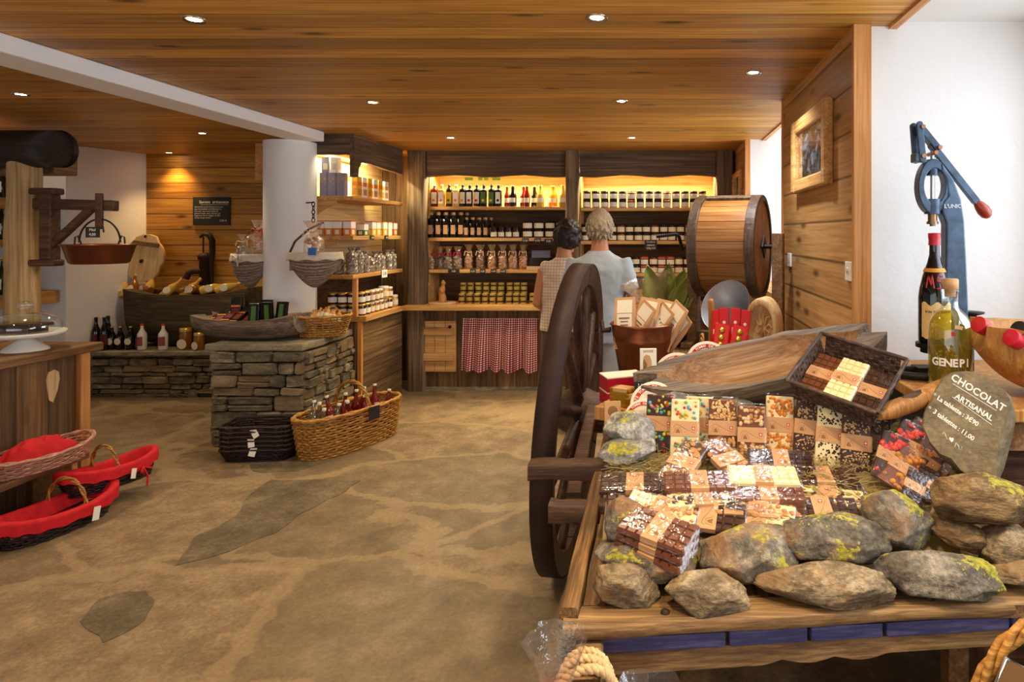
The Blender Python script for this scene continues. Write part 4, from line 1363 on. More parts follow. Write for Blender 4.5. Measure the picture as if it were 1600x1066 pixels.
# wicker basket with packs on the pedestal
bk2 = thing('wicker_basket', 'round golden wicker basket of wrapped packs on the corner of the stone pedestal', 'basket', (-2.79, 5.36, 0.801), (0, 0, math.radians(20)))
m, pt = weave(MB(), 0.165, 0.125, 0.17, 9, 24, 0.006, 1.32, 2.2, 1.7)
m.build('woven_body', mt['wicker'], bk2)
arc_handle(MB(), (0.0, 0.15, 0.17), (0.1, 0.15, 0.17), 0.05, 0.006).build('handle', mt['wicker'], bk2)
for i in range(9):
    a = rng.uniform(0, 6)
    lx, ly = -0.13 + 0.032 * i, rng.uniform(-0.03, 0.05)
    t = thing('wrapped_sausage', 'pale wrapped sausage leaning in the round wicker basket, %s from the column' % ORD[i], 'wrapped pack', (-2.79 + lx, 5.36 + ly, 0.93 + 0.03 * math.sin(i * PI / 8)), (math.radians(rng.uniform(-50, -30)), math.radians(rng.uniform(-18, 18)), rng.uniform(-0.5, 0.5)), 'packs in the round wicker basket')
    MB().lathe([(0.004, -0.08), (0.02, -0.065), (0.023, 0), (0.02, 0.06), (0.006, 0.07), (0.012, 0.09)], 12).build('sausage', mt['soap'], t)
    MB().lathe([(0.0245, -0.025), (0.0245, 0.03)], 12, cap=False).build('paper_band', mt['paper'], t)
# cellophane bouquet between trough and basket
b = bag_proto('candy_bag', 0.055, 0.2, mt['redcloth'], mt['red'], mt['cellofoil'], 33)
b.location = (-3.02, 5.33, 0.802)
tag(b, 'clear cellophane bag with red ribbon between the wooden trough and the wicker basket', None)

# ------------------------------------------------------------------ hanging half baskets on the column
def half_basket(lab, loc, rotz):
    t = thing('hanging_basket', lab, 'hanging basket', loc, (0, 0, rotz))
    m = MB()
    L, H = 0.19, 0.27
    rows = 14
    for j in range(rows + 1):
        f = j / rows
        pts = []
        for i in range(21):
            a = PI * i / 20
            d = math.sin(f * PI / 2)
            pts.append((L * math.cos(a) * (0.35 + 0.65 * d), -0.145 * math.sin(a) * (0.25 + 0.75 * d), -H * math.cos(f * PI / 2) * (0.55 + 0.45 * math.sin(a))))
        m.tube(pts, 0.0125, 6)
    for i in range(1, 20):
        a = PI * i / 20
        m.tube([(L * math.cos(a) * (0.35 + 0.65 * math.sin(q)) * 0.985, -0.145 * math.sin(a) * (0.25 + 0.75 * math.sin(q)) * 0.985, -H * math.cos(q) * (0.55 + 0.45 * math.sin(a))) for q in [PI / 2 * k / 6 for k in range(7)]], 0.006, 5)
    m.bx(-L, L, -0.004, 0.006, -0.14, 0.0)
    m.build('woven_body', mt['wickergrey'], t)
    lin_ = MB()

    def fn(u, v):
        a = PI * (-0.02 + 1.04 * u)
        k = 1.0 + 0.06 * v
        return (L * 1.06 * math.cos(a) * k, -0.155 * math.sin(a) * k, 0.012 - 0.065 * v * (1 + 0.1 * math.sin(u * 30)))
    lin_.grid(fn, 30, 4)
    lin_.grid(lambda u, v: (L * 1.06 * math.cos(PI * u) * (1 - 0.07 * v), -0.155 * math.sin(PI * u) * (1 - 0.07 * v), 0.012 - 0.06 * v), 30, 3)
    lin_.build('linen_lining', mt['linen'], t, solid=0.004)
    h = MB().tube([(-L, -0.01, 0.0), (-0.15, 0.0, 0.1), (-0.05, 0.0, 0.20), (0.06, 0.0, 0.26)], 0.009, 6)
    h.build('twig_handle', mt['cartdark'], t)
    return t


hb1 = half_basket('grey half round basket with linen lining hanging on the column front', (-2.83, 5.32, 1.49), math.radians(22))
ch = MB()
for i in range(5):
    ring = [(0.012 * math.cos(a), 0, 0.021 * math.sin(a)) for a in [2 * PI * q / 12 for q in range(12)]]
    ch.tube(ring, 0.004, 5, closed=True, M=T(-2.862, 5.345, 1.90 - 0.033 * i) @ R('Z', 90 * (i % 2)))
ch.tube([(-2.95, 5.40, 1.915), (-2.862, 5.345, 1.915)], 0.006, 6)
tag(ch.build('iron_chain', mt['iron']), 'short dark iron chain on the column holding the linen lined basket', 'chain')
b = bag_proto('candy_bag', 0.075, 0.30, mt['soap'], mt['beige'], mt['cellofoil'], 35, 0.016)
MB().box((0, 0, 0), (0.06, 0.01, 0.06)).build('blue_white_label', simple('blue_label', '3a6ab0', 0.6), b, loc=(0.03, -0.08, 0.05))
b.location = (-2.80, 5.235, 1.46)
tag(b, 'full cellophane bag with blue label in the basket on the column front', None)
hb2 = half_basket('grey half round basket with bow hanging beyond the column', (-3.46, 5.52, 1.47), math.radians(-18))
MB().tube([(0, -0.165, -0.02), (-0.04, -0.175, 0.005), (-0.045, -0.17, -0.04), (0, -0.165, -0.02), (0.04, -0.175, 0.005), (0.045, -0.17, -0.04), (0, -0.165, -0.02), (0.02, -0.175, -0.09)], 0.006, 5).build('bow', mt['lidwhite'], hb2)
for i, (dx, dz, fill, hh) in enumerate(((-0.03, -0.03, 'pasta', 0.22), (0.08, 0.03, 'soap', 0.28))):
    b = bag_proto('candy_bag', 0.06, hh, mt[fill], mt['beige' if i == 0 else 'red'], mt['cellofoil'], 50 + i)
    b.location = (-3.46 + dx, 5.43 + 0.02 * i, 1.46 + dz)
    tag(b, ('low silvery cellophane bag with pale tie' if i == 0 else 'tall cellophane bag with red ribbon') + ' in the hanging basket beyond the column', None)
# pale board edge on the pine wall next to the column
struct(MB().bx(-3.86, -3.80, 6.2, 6.98, 2.17, CZ - 0.003).bx(-3.87, -3.78, 6.18, 6.22, 2.17, CZ - 0.003).build('trim_7', mt['trimx']))

# ------------------------------------------------------------------ troughs
def dugout(name, lab, L, Wd, H, loc, rot, mat, taper=0.35, wall=0.03, tipz=0.0, segs=40, inner_mat=None, rimrise=0.6, cat='wooden trough', thickend=0.07, rng=random.Random(1), flare=0.35):
    """hollowed half log: outer and inner shells joined by a worn rim"""
    vs, fs = [], []
    nr = 20
    outer, inner, fin, frim = [], [], [], []
    for i in range(segs + 1):
        u = -1 + 2 * i / segs
        end = (abs(u)) ** 3
        w = Wd / 2 * (1 - taper * end)
        h = H * (1 - 0.15 * end)
        zb = tipz * end
        rowo, rowi = [], []
        for j in range(nr + 1):
            a = PI * j / nr
            rim = H + zb * rimrise + 0.008 * noise.noise(Vector((u * 4, a, 3)))
            k = 1 + flare * (1 - math.sin(a)) * 0.5
            y = -w * math.cos(a) * (0.80 + 0.2 * k) + 0.01 * noise.noise(Vector((u * 3, a * 2, 1)))
            z = rim - (rim - zb) * math.sin(a) ** 0.8
            rowo.append((u * L / 2, y, z))
            ui = max(-1, min(1, u))
            L2 = L / 2 - thickend
            wi = max(w - wall, 0.01) * (1 - 0.55 * end)
            hi = (rim - zb - wall) * (1 - 0.85 * end)
            rowi.append((ui * L2, -wi * math.cos(a) * (0.80 + 0.2 * k), rim - 0.002 - hi * math.sin(a) ** 0.8))
        outer.append(rowo)
        inner.append(rowi)
    n1 = nr + 1
    for r_ in outer:
        vs += r_
    off = len(vs)
    for r_ in inner:
        vs += r_
    for i in range(segs):
        for j in range(nr):
            a, b = i * n1 + j, (i + 1) * n1 + j
            fs.append((a, b, b + 1, a + 1))
            fin.append((off + a, off + a + 1, off + b + 1, off + b))
        frim.append((i * n1, off + i * n1, off + (i + 1) * n1, (i + 1) * n1))
        a, b = i * n1 + nr, (i + 1) * n1 + nr
        frim.append((a, b, off + b, off + a))
    for i in (0, segs):
        for j in range(nr):
            a = i * n1 + j
            q = (a, a + 1, off + a + 1, off + a)
            frim.append(q if i == 0 else q[::-1])
        o_ = [i * n1 + j for j in range(nr + 1)]
    m = MB()
    no = len(outer) * n1
    m.add(vs[:no], fs, None, True)
    m.add(vs[no:], [[k - no for k in f] for f in fin], None, True, 1)
    m.add(vs, frim, None, False, 0)
    o = m.build(name, [mat, inner_mat or mat], loc=loc, rot=rot)
    return tag(o, lab, cat)


dugout('dark_trough', 'big dark hollowed trunk on the stone bench, full of bottles, below the hand pump', 1.26, 0.34, 0.55, (-4.88, 6.76, BZ + 0.002), (0, 0, 0), mt['trough2'], 0.15, 0.04, 0.10, thickend=0.08, flare=0.1)
dugout('wooden_trough', 'grey brown dough trough of dark packets on the stone pedestal, left of the column', 0.86, 0.34, 0.17, (-3.27, 5.17, PZT + 0.002), (0, 0, math.radians(-4)), mt['trough'], 0.35, 0.025, 0.06, inner_mat=mt['troughin'])
# bottles lying in the dark trough
btl = {}
for i, (px, py, tilt, yaw, nm, body) in enumerate(((196, 440, -18, 0, 'amber', 'juiceY'), (212, 434, -10, 5, 'brown', 'honey'), (230, 434, 6, 0, 'amber', 'honeypale'), (258, 440, 38, 0, 'yellow', 'juiceY'), (288, 440, 35, 0, 'pale yellow', 'honeypale'), (318, 444, 74, 0, 'yellow', 'honeypale'), (340, 440, 70, 0, 'golden', 'juiceY'), (240, 448, -75, 0, 'brown', 'honey'), (285, 450, 80, 0, 'brown', 'honey'))):
    if nm not in btl:
        btl[nm] = bottle_proto('lemonade_bottle', 0.042, 0.25, 0.015, 0.55, mt[body], mt['lidgold'], None)
        lb = MB().lathe([(0, 0.002), (0.036, 0)], 20, T(0, -0.0445, 0.085) @ FACE, cap=False)
        lb.build('round_label', mt['paper'], btl[nm].root)
    p = PX(px, py, 6.78)
    btl[nm].put((p.x - 0.02, 6.78 - 0.02 * (i % 2), max(p.z - 0.21, 0.985) if abs(tilt) < 60 else 1.05), (math.radians(-22), math.radians(tilt), 0), '%s bottle with round label in the dark trough, %s from the white wall' % (nm, ORD[i]), 'bottles in the dark trough')
# fill board the bottles lie on, straw in the trough
m = MB()
rr = random.Random(9)
for i in range(500):
    x, y = rr.uniform(-5.42, -4.34), rr.uniform(6.66, 6.86)
    z = 0.95 + 0.02 * rr.random()
    a, b_ = rr.uniform(0, PI), rr.uniform(0.04, 0.1)
    m.tube([(x, y, z), (x + b_ * math.cos(a), y + 0.3 * b_ * math.sin(a), z + rr.uniform(-0.02, 0.02))], 0.0016, 3, cap=False)
m.bx(-5.42, -4.34, 6.66, 6.86, 0.92, 0.95)
tag(m.build('straw', mt['straw']), 'straw bed under the bottles in the dark trough', 'straw', None, 'stuff')
# row of bottles on the bench
def on_bench(px, Y=6.57):
    return (PX(px, 0, Y).x, Y, BZ + 0.001)


wine = bottle_proto('wine_bottle', 0.038, 0.33, 0.014, 0.58, mt['darkglass'], mt['black'], simple('red_brown_label', '5a1e1a', 0.6), (0.18, 0.5), 0.9)
for i, px in enumerate((150, 156, 163, 169)):
    x, y, z = on_bench(px, 6.51 + 0.11 * (i % 2))
    wine.put((x, y, z), (0, 0, 0.2 * i), 'tall dark wine bottle on the stone bench, %s from the cake counter' % ORD[i], 'dark wine bottles on the bench')
beer = bottle_proto('dark_beer_bottle', 0.036, 0.235, 0.013, 0.58, mt['darkglass'], mt['lidgold'], None)
MB().lathe([(0, 0.002), (0.034, 0)], 20, T(0, -0.0385, 0.085) @ FACE, cap=False).build('round_label', mt['paper'], beer.root)
for i, px in enumerate((175, 188, 204)):
    beer.put(on_bench(px, 6.55), (0, 0, 0), 'small dark bottle with round label on the bench, %s from the wall' % ORD[i], 'small dark bottles on the bench')
cer = bottle_proto('ceramic_bottle', 0.042, 0.26, 0.014, 0.6, mt['porcelain'], mt['red'], simple('red_violet_print', 'a04a50', 0.6), (0.16, 0.52), 0.75, 0.06)
cer.put(on_bench(222, 6.54), (0, 0, 0), 'white ceramic bottle with red cap on the stone bench, next to the dark bottles')
cer.put(on_bench(255, 6.54), (0, 0, 0.25), 'white ceramic bottle with red cap standing alone on the stone bench, nearer the jars')
gj = jar_proto('preserve_jar', 0.055, 0.22, mt['honey'], mt['lidgold'], None, 0.1, 0.3)
MB().lathe([(0, 0.002), (0.05, 0)], 20, T(0, -0.0575, 0.06) @ FACE, cap=False).build('round_label', mt['paper'], gj.root)
gj.put(on_bench(290, 6.56), (0, 0, 0), 'large amber preserve jar with oval cream label on the stone bench')
gj.put(on_bench(311, 6.52), (0, 0, -0.3), 'smaller preserve jar of biscuits with cream oval label at the end of the stone bench', None, (0.85, 0.85, 0.8))
# dark packets in the wooden trough
pk = [(-3.58, 5.10, 0.86, 62, 15, 'red'), (-3.53, 5.12, 0.88, 60, 5, 'red'), (-3.47, 5.13, 0.90, 60, -8, 'red'), (-3.40, 5.12, 0.89, 55, -15, 'red'), (-3.33, 5.13, 0.88, 55, -20, 'red'), (-3.43, 5.22, 0.90, 8, 0, 'red'),
      (-3.22, 5.12, 0.86, 6, 4, 'green'), (-3.12, 5.15, 0.87, -4, 0, 'green'), (-3.03, 5.16, 0.87, 12, 0, 'green'), (-3.17, 5.22, 0.88, 0, -6, 'green'), (-3.27, 5.2, 0.86, 10, 10, 'red')]
for i, (x, y, z, tx, tz, c) in enumerate(pk):
    t = thing('dark_packet', ('black and red flat packet' if c == 'red' else 'black and green upright packet') + ' in the wooden trough, %s from the bench end' % ORD[i], 'packet', (x, y, z + 0.035), (math.radians(-tx), 0, math.radians(tz)), 'dark packets in the wooden trough')
    MB().bx(-0.042, 0.042, -0.016, 0.016, 0, 0.2).build('packet', mt['blackgloss'], t, bevel=0.004)
    if c == 'red':
        for zz in (0.02, 0.12):
            MB().bx(-0.036, 0.036, -0.018, -0.016, zz, zz + 0.015).build('orange_band', mt['orange'], t)
        MB().bx(-0.03, 0.03, -0.0175, -0.016, 0.05, 0.11).build('label', simple('dark_red_label', '6e1c14', 0.4), t)
    else:
        MB().bx(-0.018, 0.018, -0.018, -0.016, 0.05, 0.18).build('label', mt['green'], t)
# hand pump, bee board, wall slate
hp_ = thing('hand_pump', 'rusty cast iron hand water pump behind the dark trough, under the slate', 'water pump', (PX(318, 0, 6.93).x, 6.955, 0.95), (0, 0, 0))
MB().lathe([(0.055, -0.45), (0.055, 0.42), (0.068, 0.43), (0.072, 0.46), (0.06, 0.48), (0.02, 0.5), (0, 0.5)], 18).build('body', mt['rust'], hp_)
MB().tube([(-0.02, -0.03, 0.30), (-0.09, -0.05, 0.30), (-0.14, -0.055, 0.28), (-0.165, -0.06, 0.22)], [0.032, 0.03, 0.03, 0.034], 12).build('spout', mt['rust'], hp_)
MB().tube([(-0.02, 0, 0.48), (-0.02, 0, 0.67)], 0.008, 8).build('rod', mt['rust'], hp_)
MB().tube([(-0.05, -0.01, 0.665), (-0.01, -0.01, 0.70), (0.05, -0.01, 0.69), (0.085, -0.01, 0.63), (0.085, -0.01, 0.50), (0.07, -0.01, 0.35), (0.08, -0.01, 0.2), (0.12, -0.02, 0.0)], [0.012, 0.022, 0.03, 0.03, 0.028, 0.022, 0.016, 0.014], 10).build('lever', mt['rust'], hp_)
p = PX(232, 403, 6.92)
bb = thing('carved_board', 'pale wooden board shaped like a hatted figure, leaning on the pine wall', 'wooden board', (p.x, 6.9, p.z), (math.radians(-8), math.radians(3), 0))
m = MB()
body = [(0.20 * math.copysign(abs(math.cos(a)) ** 0.7, math.cos(a)) * (1 - 0.12 * (math.sin(a) < 0)), -0.035 + 0.22 * math.copysign(abs(math.sin(a)) ** 0.75, math.sin(a))) for a in [2 * PI * i / 32 for i in range(32)]]
m.prism(body, 0.03, FACE @ T(0, 0, 0))
m.build('body', mt['palewood'], bb, bevel=0.006)
MB().prism([(-0.16, 0.16), (0.13, 0.16), (0.09, 0.235), (0.02, 0.255), (-0.05, 0.25), (-0.12, 0.22)], 0.034, FACE @ T(0, 0, 0.006)).build('cap', mt['palewood'], bb, bevel=0.006)
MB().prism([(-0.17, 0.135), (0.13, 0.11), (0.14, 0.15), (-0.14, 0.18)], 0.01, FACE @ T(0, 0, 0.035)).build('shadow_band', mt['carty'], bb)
MB().lathe([(0, 0.002), (0.022, 0.0)], 16, T(-0.03, -0.034, -0.04) @ FACE, cap=False).lathe([(0, 0.002), (0.016, 0.0)], 16, T(-0.02, -0.045, 0.225) @ FACE, cap=False).build('knot_holes', mt['black'], bb)
p0, p1 = PX(302, 308, 7.02), PX(360, 352, 7.02)
ws = thing('wall_slate', 'black chalk slate with handwriting fixed on the pine wall above the pump', 'chalk sign', ((p0.x + p1.x) / 2, 7.018, (p0.z + p1.z) / 2))
sw, sh_ = p1.x - p0.x, p0.z - p1.z
MB().box((0, 0, 0), (sw, 0.012, sh_)).build('slate', mt['blackboard'], ws, bevel=0.002)
m = MB()
m.text('Savons  artisanaux', 0.044, T(0.03, -0.0065, sh_ / 2 - 0.055) @ FACE, bold=0.0006)
m.bx(-0.12, 0.19, -0.0068, -0.006, sh_ / 2 - 0.085, sh_ / 2 - 0.082)
for k, s in enumerate(('Savonnette au lait d\'ânesse de Savoie', 'tous les produits sont fabriqués ici', 'à la main. Aux huiles de Savoie', 'plantes locales, sans colorant, pur', 'fragrances de nos alpages, à offrir', 'du bon usage naturel')):
    m.text(s, 0.021, T(-sw / 2 + 0.02, -0.0065, sh_ / 2 - 0.108 - 0.024 * k) @ FACE, align='LEFT')
m.text('2,50 €', 0.03, T(0.13, -0.0065, -sh_ / 2 + 0.05) @ FACE)
m.build('chalk_writing', mt['chalk'], ws)

# ------------------------------------------------------------------ log post, log beam, crane with copper pan
YP = 4.85
lp = MB()
rr = random.Random(5)
rings = []
x0 = PX(37, 0, YP).x
for i in range(25):
    z = 2.2 * i / 24
    q = noise.noise(Vector((z * 2.2, 1, 4))) * 0.012
    rings.append(((x0 + q - 0.012 * (2.2 - z), YP + q, z), 0.098 + 0.008 * noise.noise(Vector((z * 5, 3, 1))) + 0.008 * (2.2 - z), 0.10, (1, 0, 0), (0, 1, 0), 2))
lp.loft(rings, 20)
tag(lp.build('log_post', mt['logpale']), 'pale peeled log post carrying the dark log beam, behind the cake counter', 'log post')
zc = PX(0, 233, YP).z
lb = MB().loft([((x, YP, zc), 0.142 + 0.006 * math.sin(x * 7), 0.142, (0, 1, 0), (0, 0, 1), 2) for x in [-6.5 + 0.2 * i for i in range(11)] + [PX(88, 0, YP).x]], 24)
tag(lb.build('log_beam', mt['logdark']), 'thick dark round log beam under the ceiling above the log post', 'log beam')
bmq = MB().bx(-6.7, PX(101, 0, 5.12).x, 5.03, 5.24, zc - 0.17, zc + 0.15)
tag(bmq.build('support_beam', mt['counter'], bevel=0.01), 'squared brown beam end just behind the dark round log beam', 'beam')
cr = thing('swing_crane', 'dark wooden swinging crane arm on the log post, carrying the copper pan', 'crane arm', (PX(78, 0, YP).x, YP, PX(0, 355, YP).z))
hh = 0.25
MB().bx(-0.045, 0.045, -0.045, 0.045, -hh, hh).build('upright', mt['cartdark'], cr, bevel=0.01)
for z in (hh + 0.02, -hh - 0.02):
    MB().bx(-0.14, 0.07, -0.05, 0.05, z - 0.025, z + 0.025).build('bracket', mt['cartdark'], cr, bevel=0.012)
az = PX(0, 319, YP).z - PX(0, 355, YP).z
ax = PX(182, 0, YP).x - PX(78, 0, YP).x
MB().bx(-0.12, ax, -0.028, 0.028, -0.04, 0.04, T(0, 0, az) @ R('Y', 1.5)).build('arm', mt['cartdark'], cr, bevel=0.008)
MB().tube([(0.03, 0, az - 0.30), (0.32, 0, az - 0.03)], 0.032, 8).build('brace', mt['cartdark'], cr)
hx = PX(162, 0, YP).x - PX(78, 0, YP).x
MB().bx(hx - 0.026, hx + 0.026, -0.05, -0.026, az - 0.19, az + 0.08, None).build('hanger_peg', mt['cartdark'], cr, bevel=0.006)
MB().tube([(hx, -0.04, az - 0.185), (hx + 0.03, -0.04, az - 0.17), (hx + 0.035, -0.04, az - 0.215)], 0.006, 6).build('hook', mt['iron'], cr)
p = PX(163, 388, YP)
pan = thing('copper_pan', 'wide copper jam pan hanging from the wooden crane arm in front of the white wall', 'copper pan', (p.x, YP - 0.04, p.z - 0.115))
MB().lathe([(0, 0), (0.165, 0), (0.18, 0.012), (0.215, 0.135), (0.232, 0.142), (0.230, 0.148), (0.208, 0.14), (0.172, 0.02), (0, 0.012)], 40).build('bowl', mt['copper'], pan)
hd_ = MB().tube([(0.155 * math.cos(a), 0, 0.16 + 0.175 * math.sin(a)) for a in [PI * i / 20 for i in range(21)]], 0.0065, 8)
for s in (-1, 1):
    hd_.tube([(s * 0.19, 0, 0.135), (s * 0.185, 0, 0.2), (s * 0.165, 0, 0.21), (s * 0.14, 0, 0.15), (s * 0.16, 0, 0.135)], 0.006, 6)
hd_.build('handle', mt['iron'], pan)
price_tag(p.x - 0.035, YP - 0.06, PX(0, 363, YP).z, 0.105, 0.08, 'little slate hung on the handle of the copper pan', (0, 0, 0), ('Miel', '4,00'))

# ------------------------------------------------------------------ bottle shelves in the wall recess, behind the log post
rk = thing('recess_shelving', 'wooden wine shelving in the lit wall recess behind the log post', 'shelving')
for k, (zt, zb_) in enumerate(((1.98, 1.88), (1.60, 1.53), (1.10, 0.98))):
    MB().bx(-6.7, -5.86, 5.5, 6.28, zb_, zt).build('board', mt['shelfy'], rk, bevel=0.004)
MB().bx(-6.74, -6.7, 3.5, 6.28, 0, CZ - 0.01).build('back_panel', mt['white'], rk)
wl = bottle_proto('white_wine_bottle', 0.04, 0.32, 0.015, 0.55, mt['greenglass'], mt['gold'], mt['whitepaper'], (0.15, 0.45), 0.9)
for k, z in enumerate((1.98, 1.60, 1.10)):
    for i in range(5):
        wl.put((-5.92 - 0.1 * i, 5.65 + 0.03 * (i % 2), z + 0.001), (0, 0, 0), 'green wine bottle, recess shelving, %s board down, front row, %s from the white jamb' % (ORD[k], ORD[i]), 'wine bottles in the recess')
        wl.put((-5.94 - 0.1 * i, 5.80 + 0.03 * (i % 2), z + 0.001), (0, 0, 0), 'green wine bottle, recess shelving, %s board down, rear row, %s from the white jamb' % (ORD[k], ORD[i]), 'wine bottles in the recess')
area_light('recess_lamp', (-6.1, 5.2, 2.45), (0, 0, 0), 0.4, 0.4, 16, (1.0, 0.86, 0.6))

# ------------------------------------------------------------------ cake counter and bench
CX, CY1, CT = -3.80, 4.30, 0.92
ct = thing('wooden_counter', 'dark boarded wooden counter with thick brown top, carrying the glass cake dome', 'counter')
MB().prism([(CX - 1.0, 1.6), (CX + 0.02, 1.6), (CX + 0.04, 2.5), (CX + 0.03, 3.6), (CX + 0.05, CY1 + 0.05), (CX - 1.0, CY1 + 0.07)], 0.055, None, CT - 0.055).build('top', mt['counter'], ct, bevel=0.01)
MB().bx(CX - 0.96, CX, 1.62, CY1 - 0.12, 0.0, CT - 0.056).build('boarded_front', mt['board'], ct)
MB().bx(CX - 0.045, CX + 0.02, CY1 - 0.09, CY1 - 0.02, 0, CT - 0.056).build('corner_post', mt['trim'], ct, bevel=0.005)
MB().bx(CX - 0.94, CX - 0.05, CY1 - 0.06, CY1 - 0.03, 0, CT - 0.06).build('end_panel', mt['oldboard'], ct)
# drop shaped sunlight patch on the front boards, painted as a thin pale plate
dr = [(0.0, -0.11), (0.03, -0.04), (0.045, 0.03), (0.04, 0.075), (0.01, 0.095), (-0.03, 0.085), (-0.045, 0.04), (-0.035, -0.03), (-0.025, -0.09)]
MB().prism(dr, 0.004, T(CX, 4.03, 0.70) @ R('Z', 90) @ FACE).build('drop_sun_patch', mt['palewood'], ct)
bn = thing('plank_bench', 'low wooden plank bench along the front of the dark counter, carrying wicker baskets', 'bench')
BNX, BNZ = -3.52, 0.30
MB().bx(CX + 0.002, BNX, 1.7, 3.98, BNZ - 0.04, BNZ).build('seat_plank', mt['counter'], bn, bevel=0.006)
for y in (3.9, 3.38, 2.4):
    MB().bx(CX + 0.02, BNX - 0.02, y - 0.02, y + 0.02, 0, BNZ - 0.04).build('leg_panel', mt['shelfy'], bn, bevel=0.004)
# cake stand, cake, dome
p = PX(38, 540, 3.95)
csx, csy = PX(40, 0, 4.02).x, 4.02
cs = thing('cake_stand', 'white porcelain footed cake stand on the brown counter under a glass dome', 'cake stand', (csx, csy, CT + 0.001))
MB().lathe([(0.115, 0), (0.112, 0.012), (0.07, 0.045), (0.035, 0.07), (0.035, 0.085)], 36).build('foot', mt['porcelain'], cs)
MB().lathe([(0.0, 0.083), (0.17, 0.088), (0.195, 0.10), (0.197, 0.118), (0.19, 0.118), (0.18, 0.106), (0, 0.104)], 44).build('plate', mt['porcelain'], cs)
ck = thing('berry_tart', 'dark berry cake slices on the porcelain stand under the glass dome', 'cake', (csx, csy, CT + 0.107))
m = MB().box((-0.02, 0, 0.02), (0.2, 0.14, 0.04)).box((0.03, 0.02, 0.05), (0.15, 0.12, 0.02), R('Z', 12)).box((-0.06, -0.03, 0.05), (0.09, 0.09, 0.018), R('Z', -15))
m.build('cake', simple('dark_cake', '2e141c', 0.35, var=0.4, vscale=60), ck, bevel=0.004)
dm = thing('glass_dome', 'clear glass cake dome with round knob over the porcelain stand', 'glass dome', (csx, csy, CT + 0.108))
MB().lathe([(0.172, 0.0), (0.176, 0.004), (0.172, 0.06), (0.155, 0.09), (0.10, 0.118), (0.04, 0.13), (0.0, 0.132)], 44).build('dome', mt['glass'], dm)
MB().lathe([(0.012, 0.132), (0.016, 0.142), (0.034, 0.158), (0.040, 0.178), (0.030, 0.198), (0.0, 0.206)], 24).build('knob', mt['glass'], dm)


# red lined baskets
def lined_basket(name, lab, L, Wd, H, loc, rotz, wick, cloth, handles, seed, frill=True):
    t = thing(name, lab, 'basket', loc, (0, 0, rotz))
    rr = random.Random(seed)
    sag = lambda a: 0.04 * abs(math.cos(a)) ** 2
    m, pt = weave(MB(), L / 2, Wd / 2, H, max(6, int(H / 0.012)), 22, 0.006, 1.22, 2.3, 1.5, sag=sag)
    m.build('woven_body', wick, t)
    if cloth:
        c = MB()

        def fn(u, v):
            a = 2 * PI * u
            x, y, z = pt(a, 1.0, 0.0)
            w = 0.5 + 0.5 * math.sin(a * 17)
            if v < 0.5:
                k = 1.05 + 0.012 * w
                return (x * k, y * k * 1.04, z + 0.012 - (0.5 - v) * 2 * (H * 0.5 + 0.01 * w))
            q = (v - 0.5) * 2
            q1, q2 = min(q / 0.34, 1.0), max((q - 0.34) / 0.66, 0.0)
            k = 1.06 - 0.15 * q1 - 0.16 * q2
            return (x * k, y * (k - 0.05 * q1), z + 0.014 + 0.006 * math.sin(PI * q1) - q2 * H * 0.72)
        c.grid(fn, 72, 14)
        xs = [pt(2 * PI * i / 24, 0.35)[:2] for i in range(24)]
        c.prism([(x * 0.9, y * 0.9) for x, y in xs], 0.01, None, H * 0.3)
        c.build('cloth_lining', cloth, t)
    for (p0, p1, hg) in handles:
        arc_handle(MB(), p0, p1, hg, 0.007, 2).build('handle', mt['wicker'], t)
    return t


r1 = lined_basket('lined_basket', 'red cloth lined hoop basket propped on another one by the bench end', 0.42, 0.22, 0.11, (-3.37, 3.95, 0.10), math.radians(72), mt['wickerdark'], mt['redcloth'], [((-0.02, -0.12, 0.10), (-0.02, 0.12, 0.10), 0.15)], 1)
r1.rotation_euler = (math.radians(-6), 0, math.radians(72))
MB().tube([(0.10, -0.15, 0.08), (0.11, -0.17, 0.02), (0.105, -0.165, -0.04)], 0.006, 5).tube([(0.10, -0.15, 0.08), (0.07, -0.18, 0.06), (0.08, -0.17, 0.03), (0.10, -0.15, 0.08), (0.14, -0.16, 0.06)], 0.008, 5).build('cloth_ties', mt['redcloth'], r1)
tag_card(r1, (0.04, -0.155, 0.06), 0.035, 0.06, None, (0, math.radians(15), 0.3))
r2 = lined_basket('lined_basket', 'red cloth lined hoop basket flat on the floor in front of the bench', 0.5, 0.24, 0.11, (-3.36, 3.58, 0.002), math.radians(80), mt['wickerdark'], mt['redcloth'], [((0.06, -0.135, 0.10), (0.06, 0.135, 0.10), 0.16)], 2)
tag_card(r2, (0.09, -0.165, 0.06), 0.045, 0.075, None, (0, math.radians(12), 0.2))
r3 = lined_basket('wicker_tray_basket', 'shallow pinkish wicker basket with twisted rim at the far end of the bench', 0.5, 0.26, 0.085, (-3.60, 3.68, BNZ + 0.002), math.radians(74), mt['wickerpale'], None, [((-0.25, -0.08, 0.1), (-0.25, 0.08, 0.1), 0.05)], 3)
m = MB()


def heap(u, v):
    x, y = (u - 0.5) * 0.36, (v - 0.5) * 0.19
    e = max(1 - (abs(u - 0.5) * 2) ** 3, 0) * max(1 - (abs(v - 0.5) * 2) ** 3, 0)
    nz = noise.noise(Vector((x * 16, y * 26, 5))) * 0.5 + noise.noise(Vector((x * 34, y * 50, 2))) * 0.25
    return (x + 0.02 * noise.noise(Vector((x * 20, y * 20, 9))), y, 0.055 + e * (0.105 + 0.05 * nz))


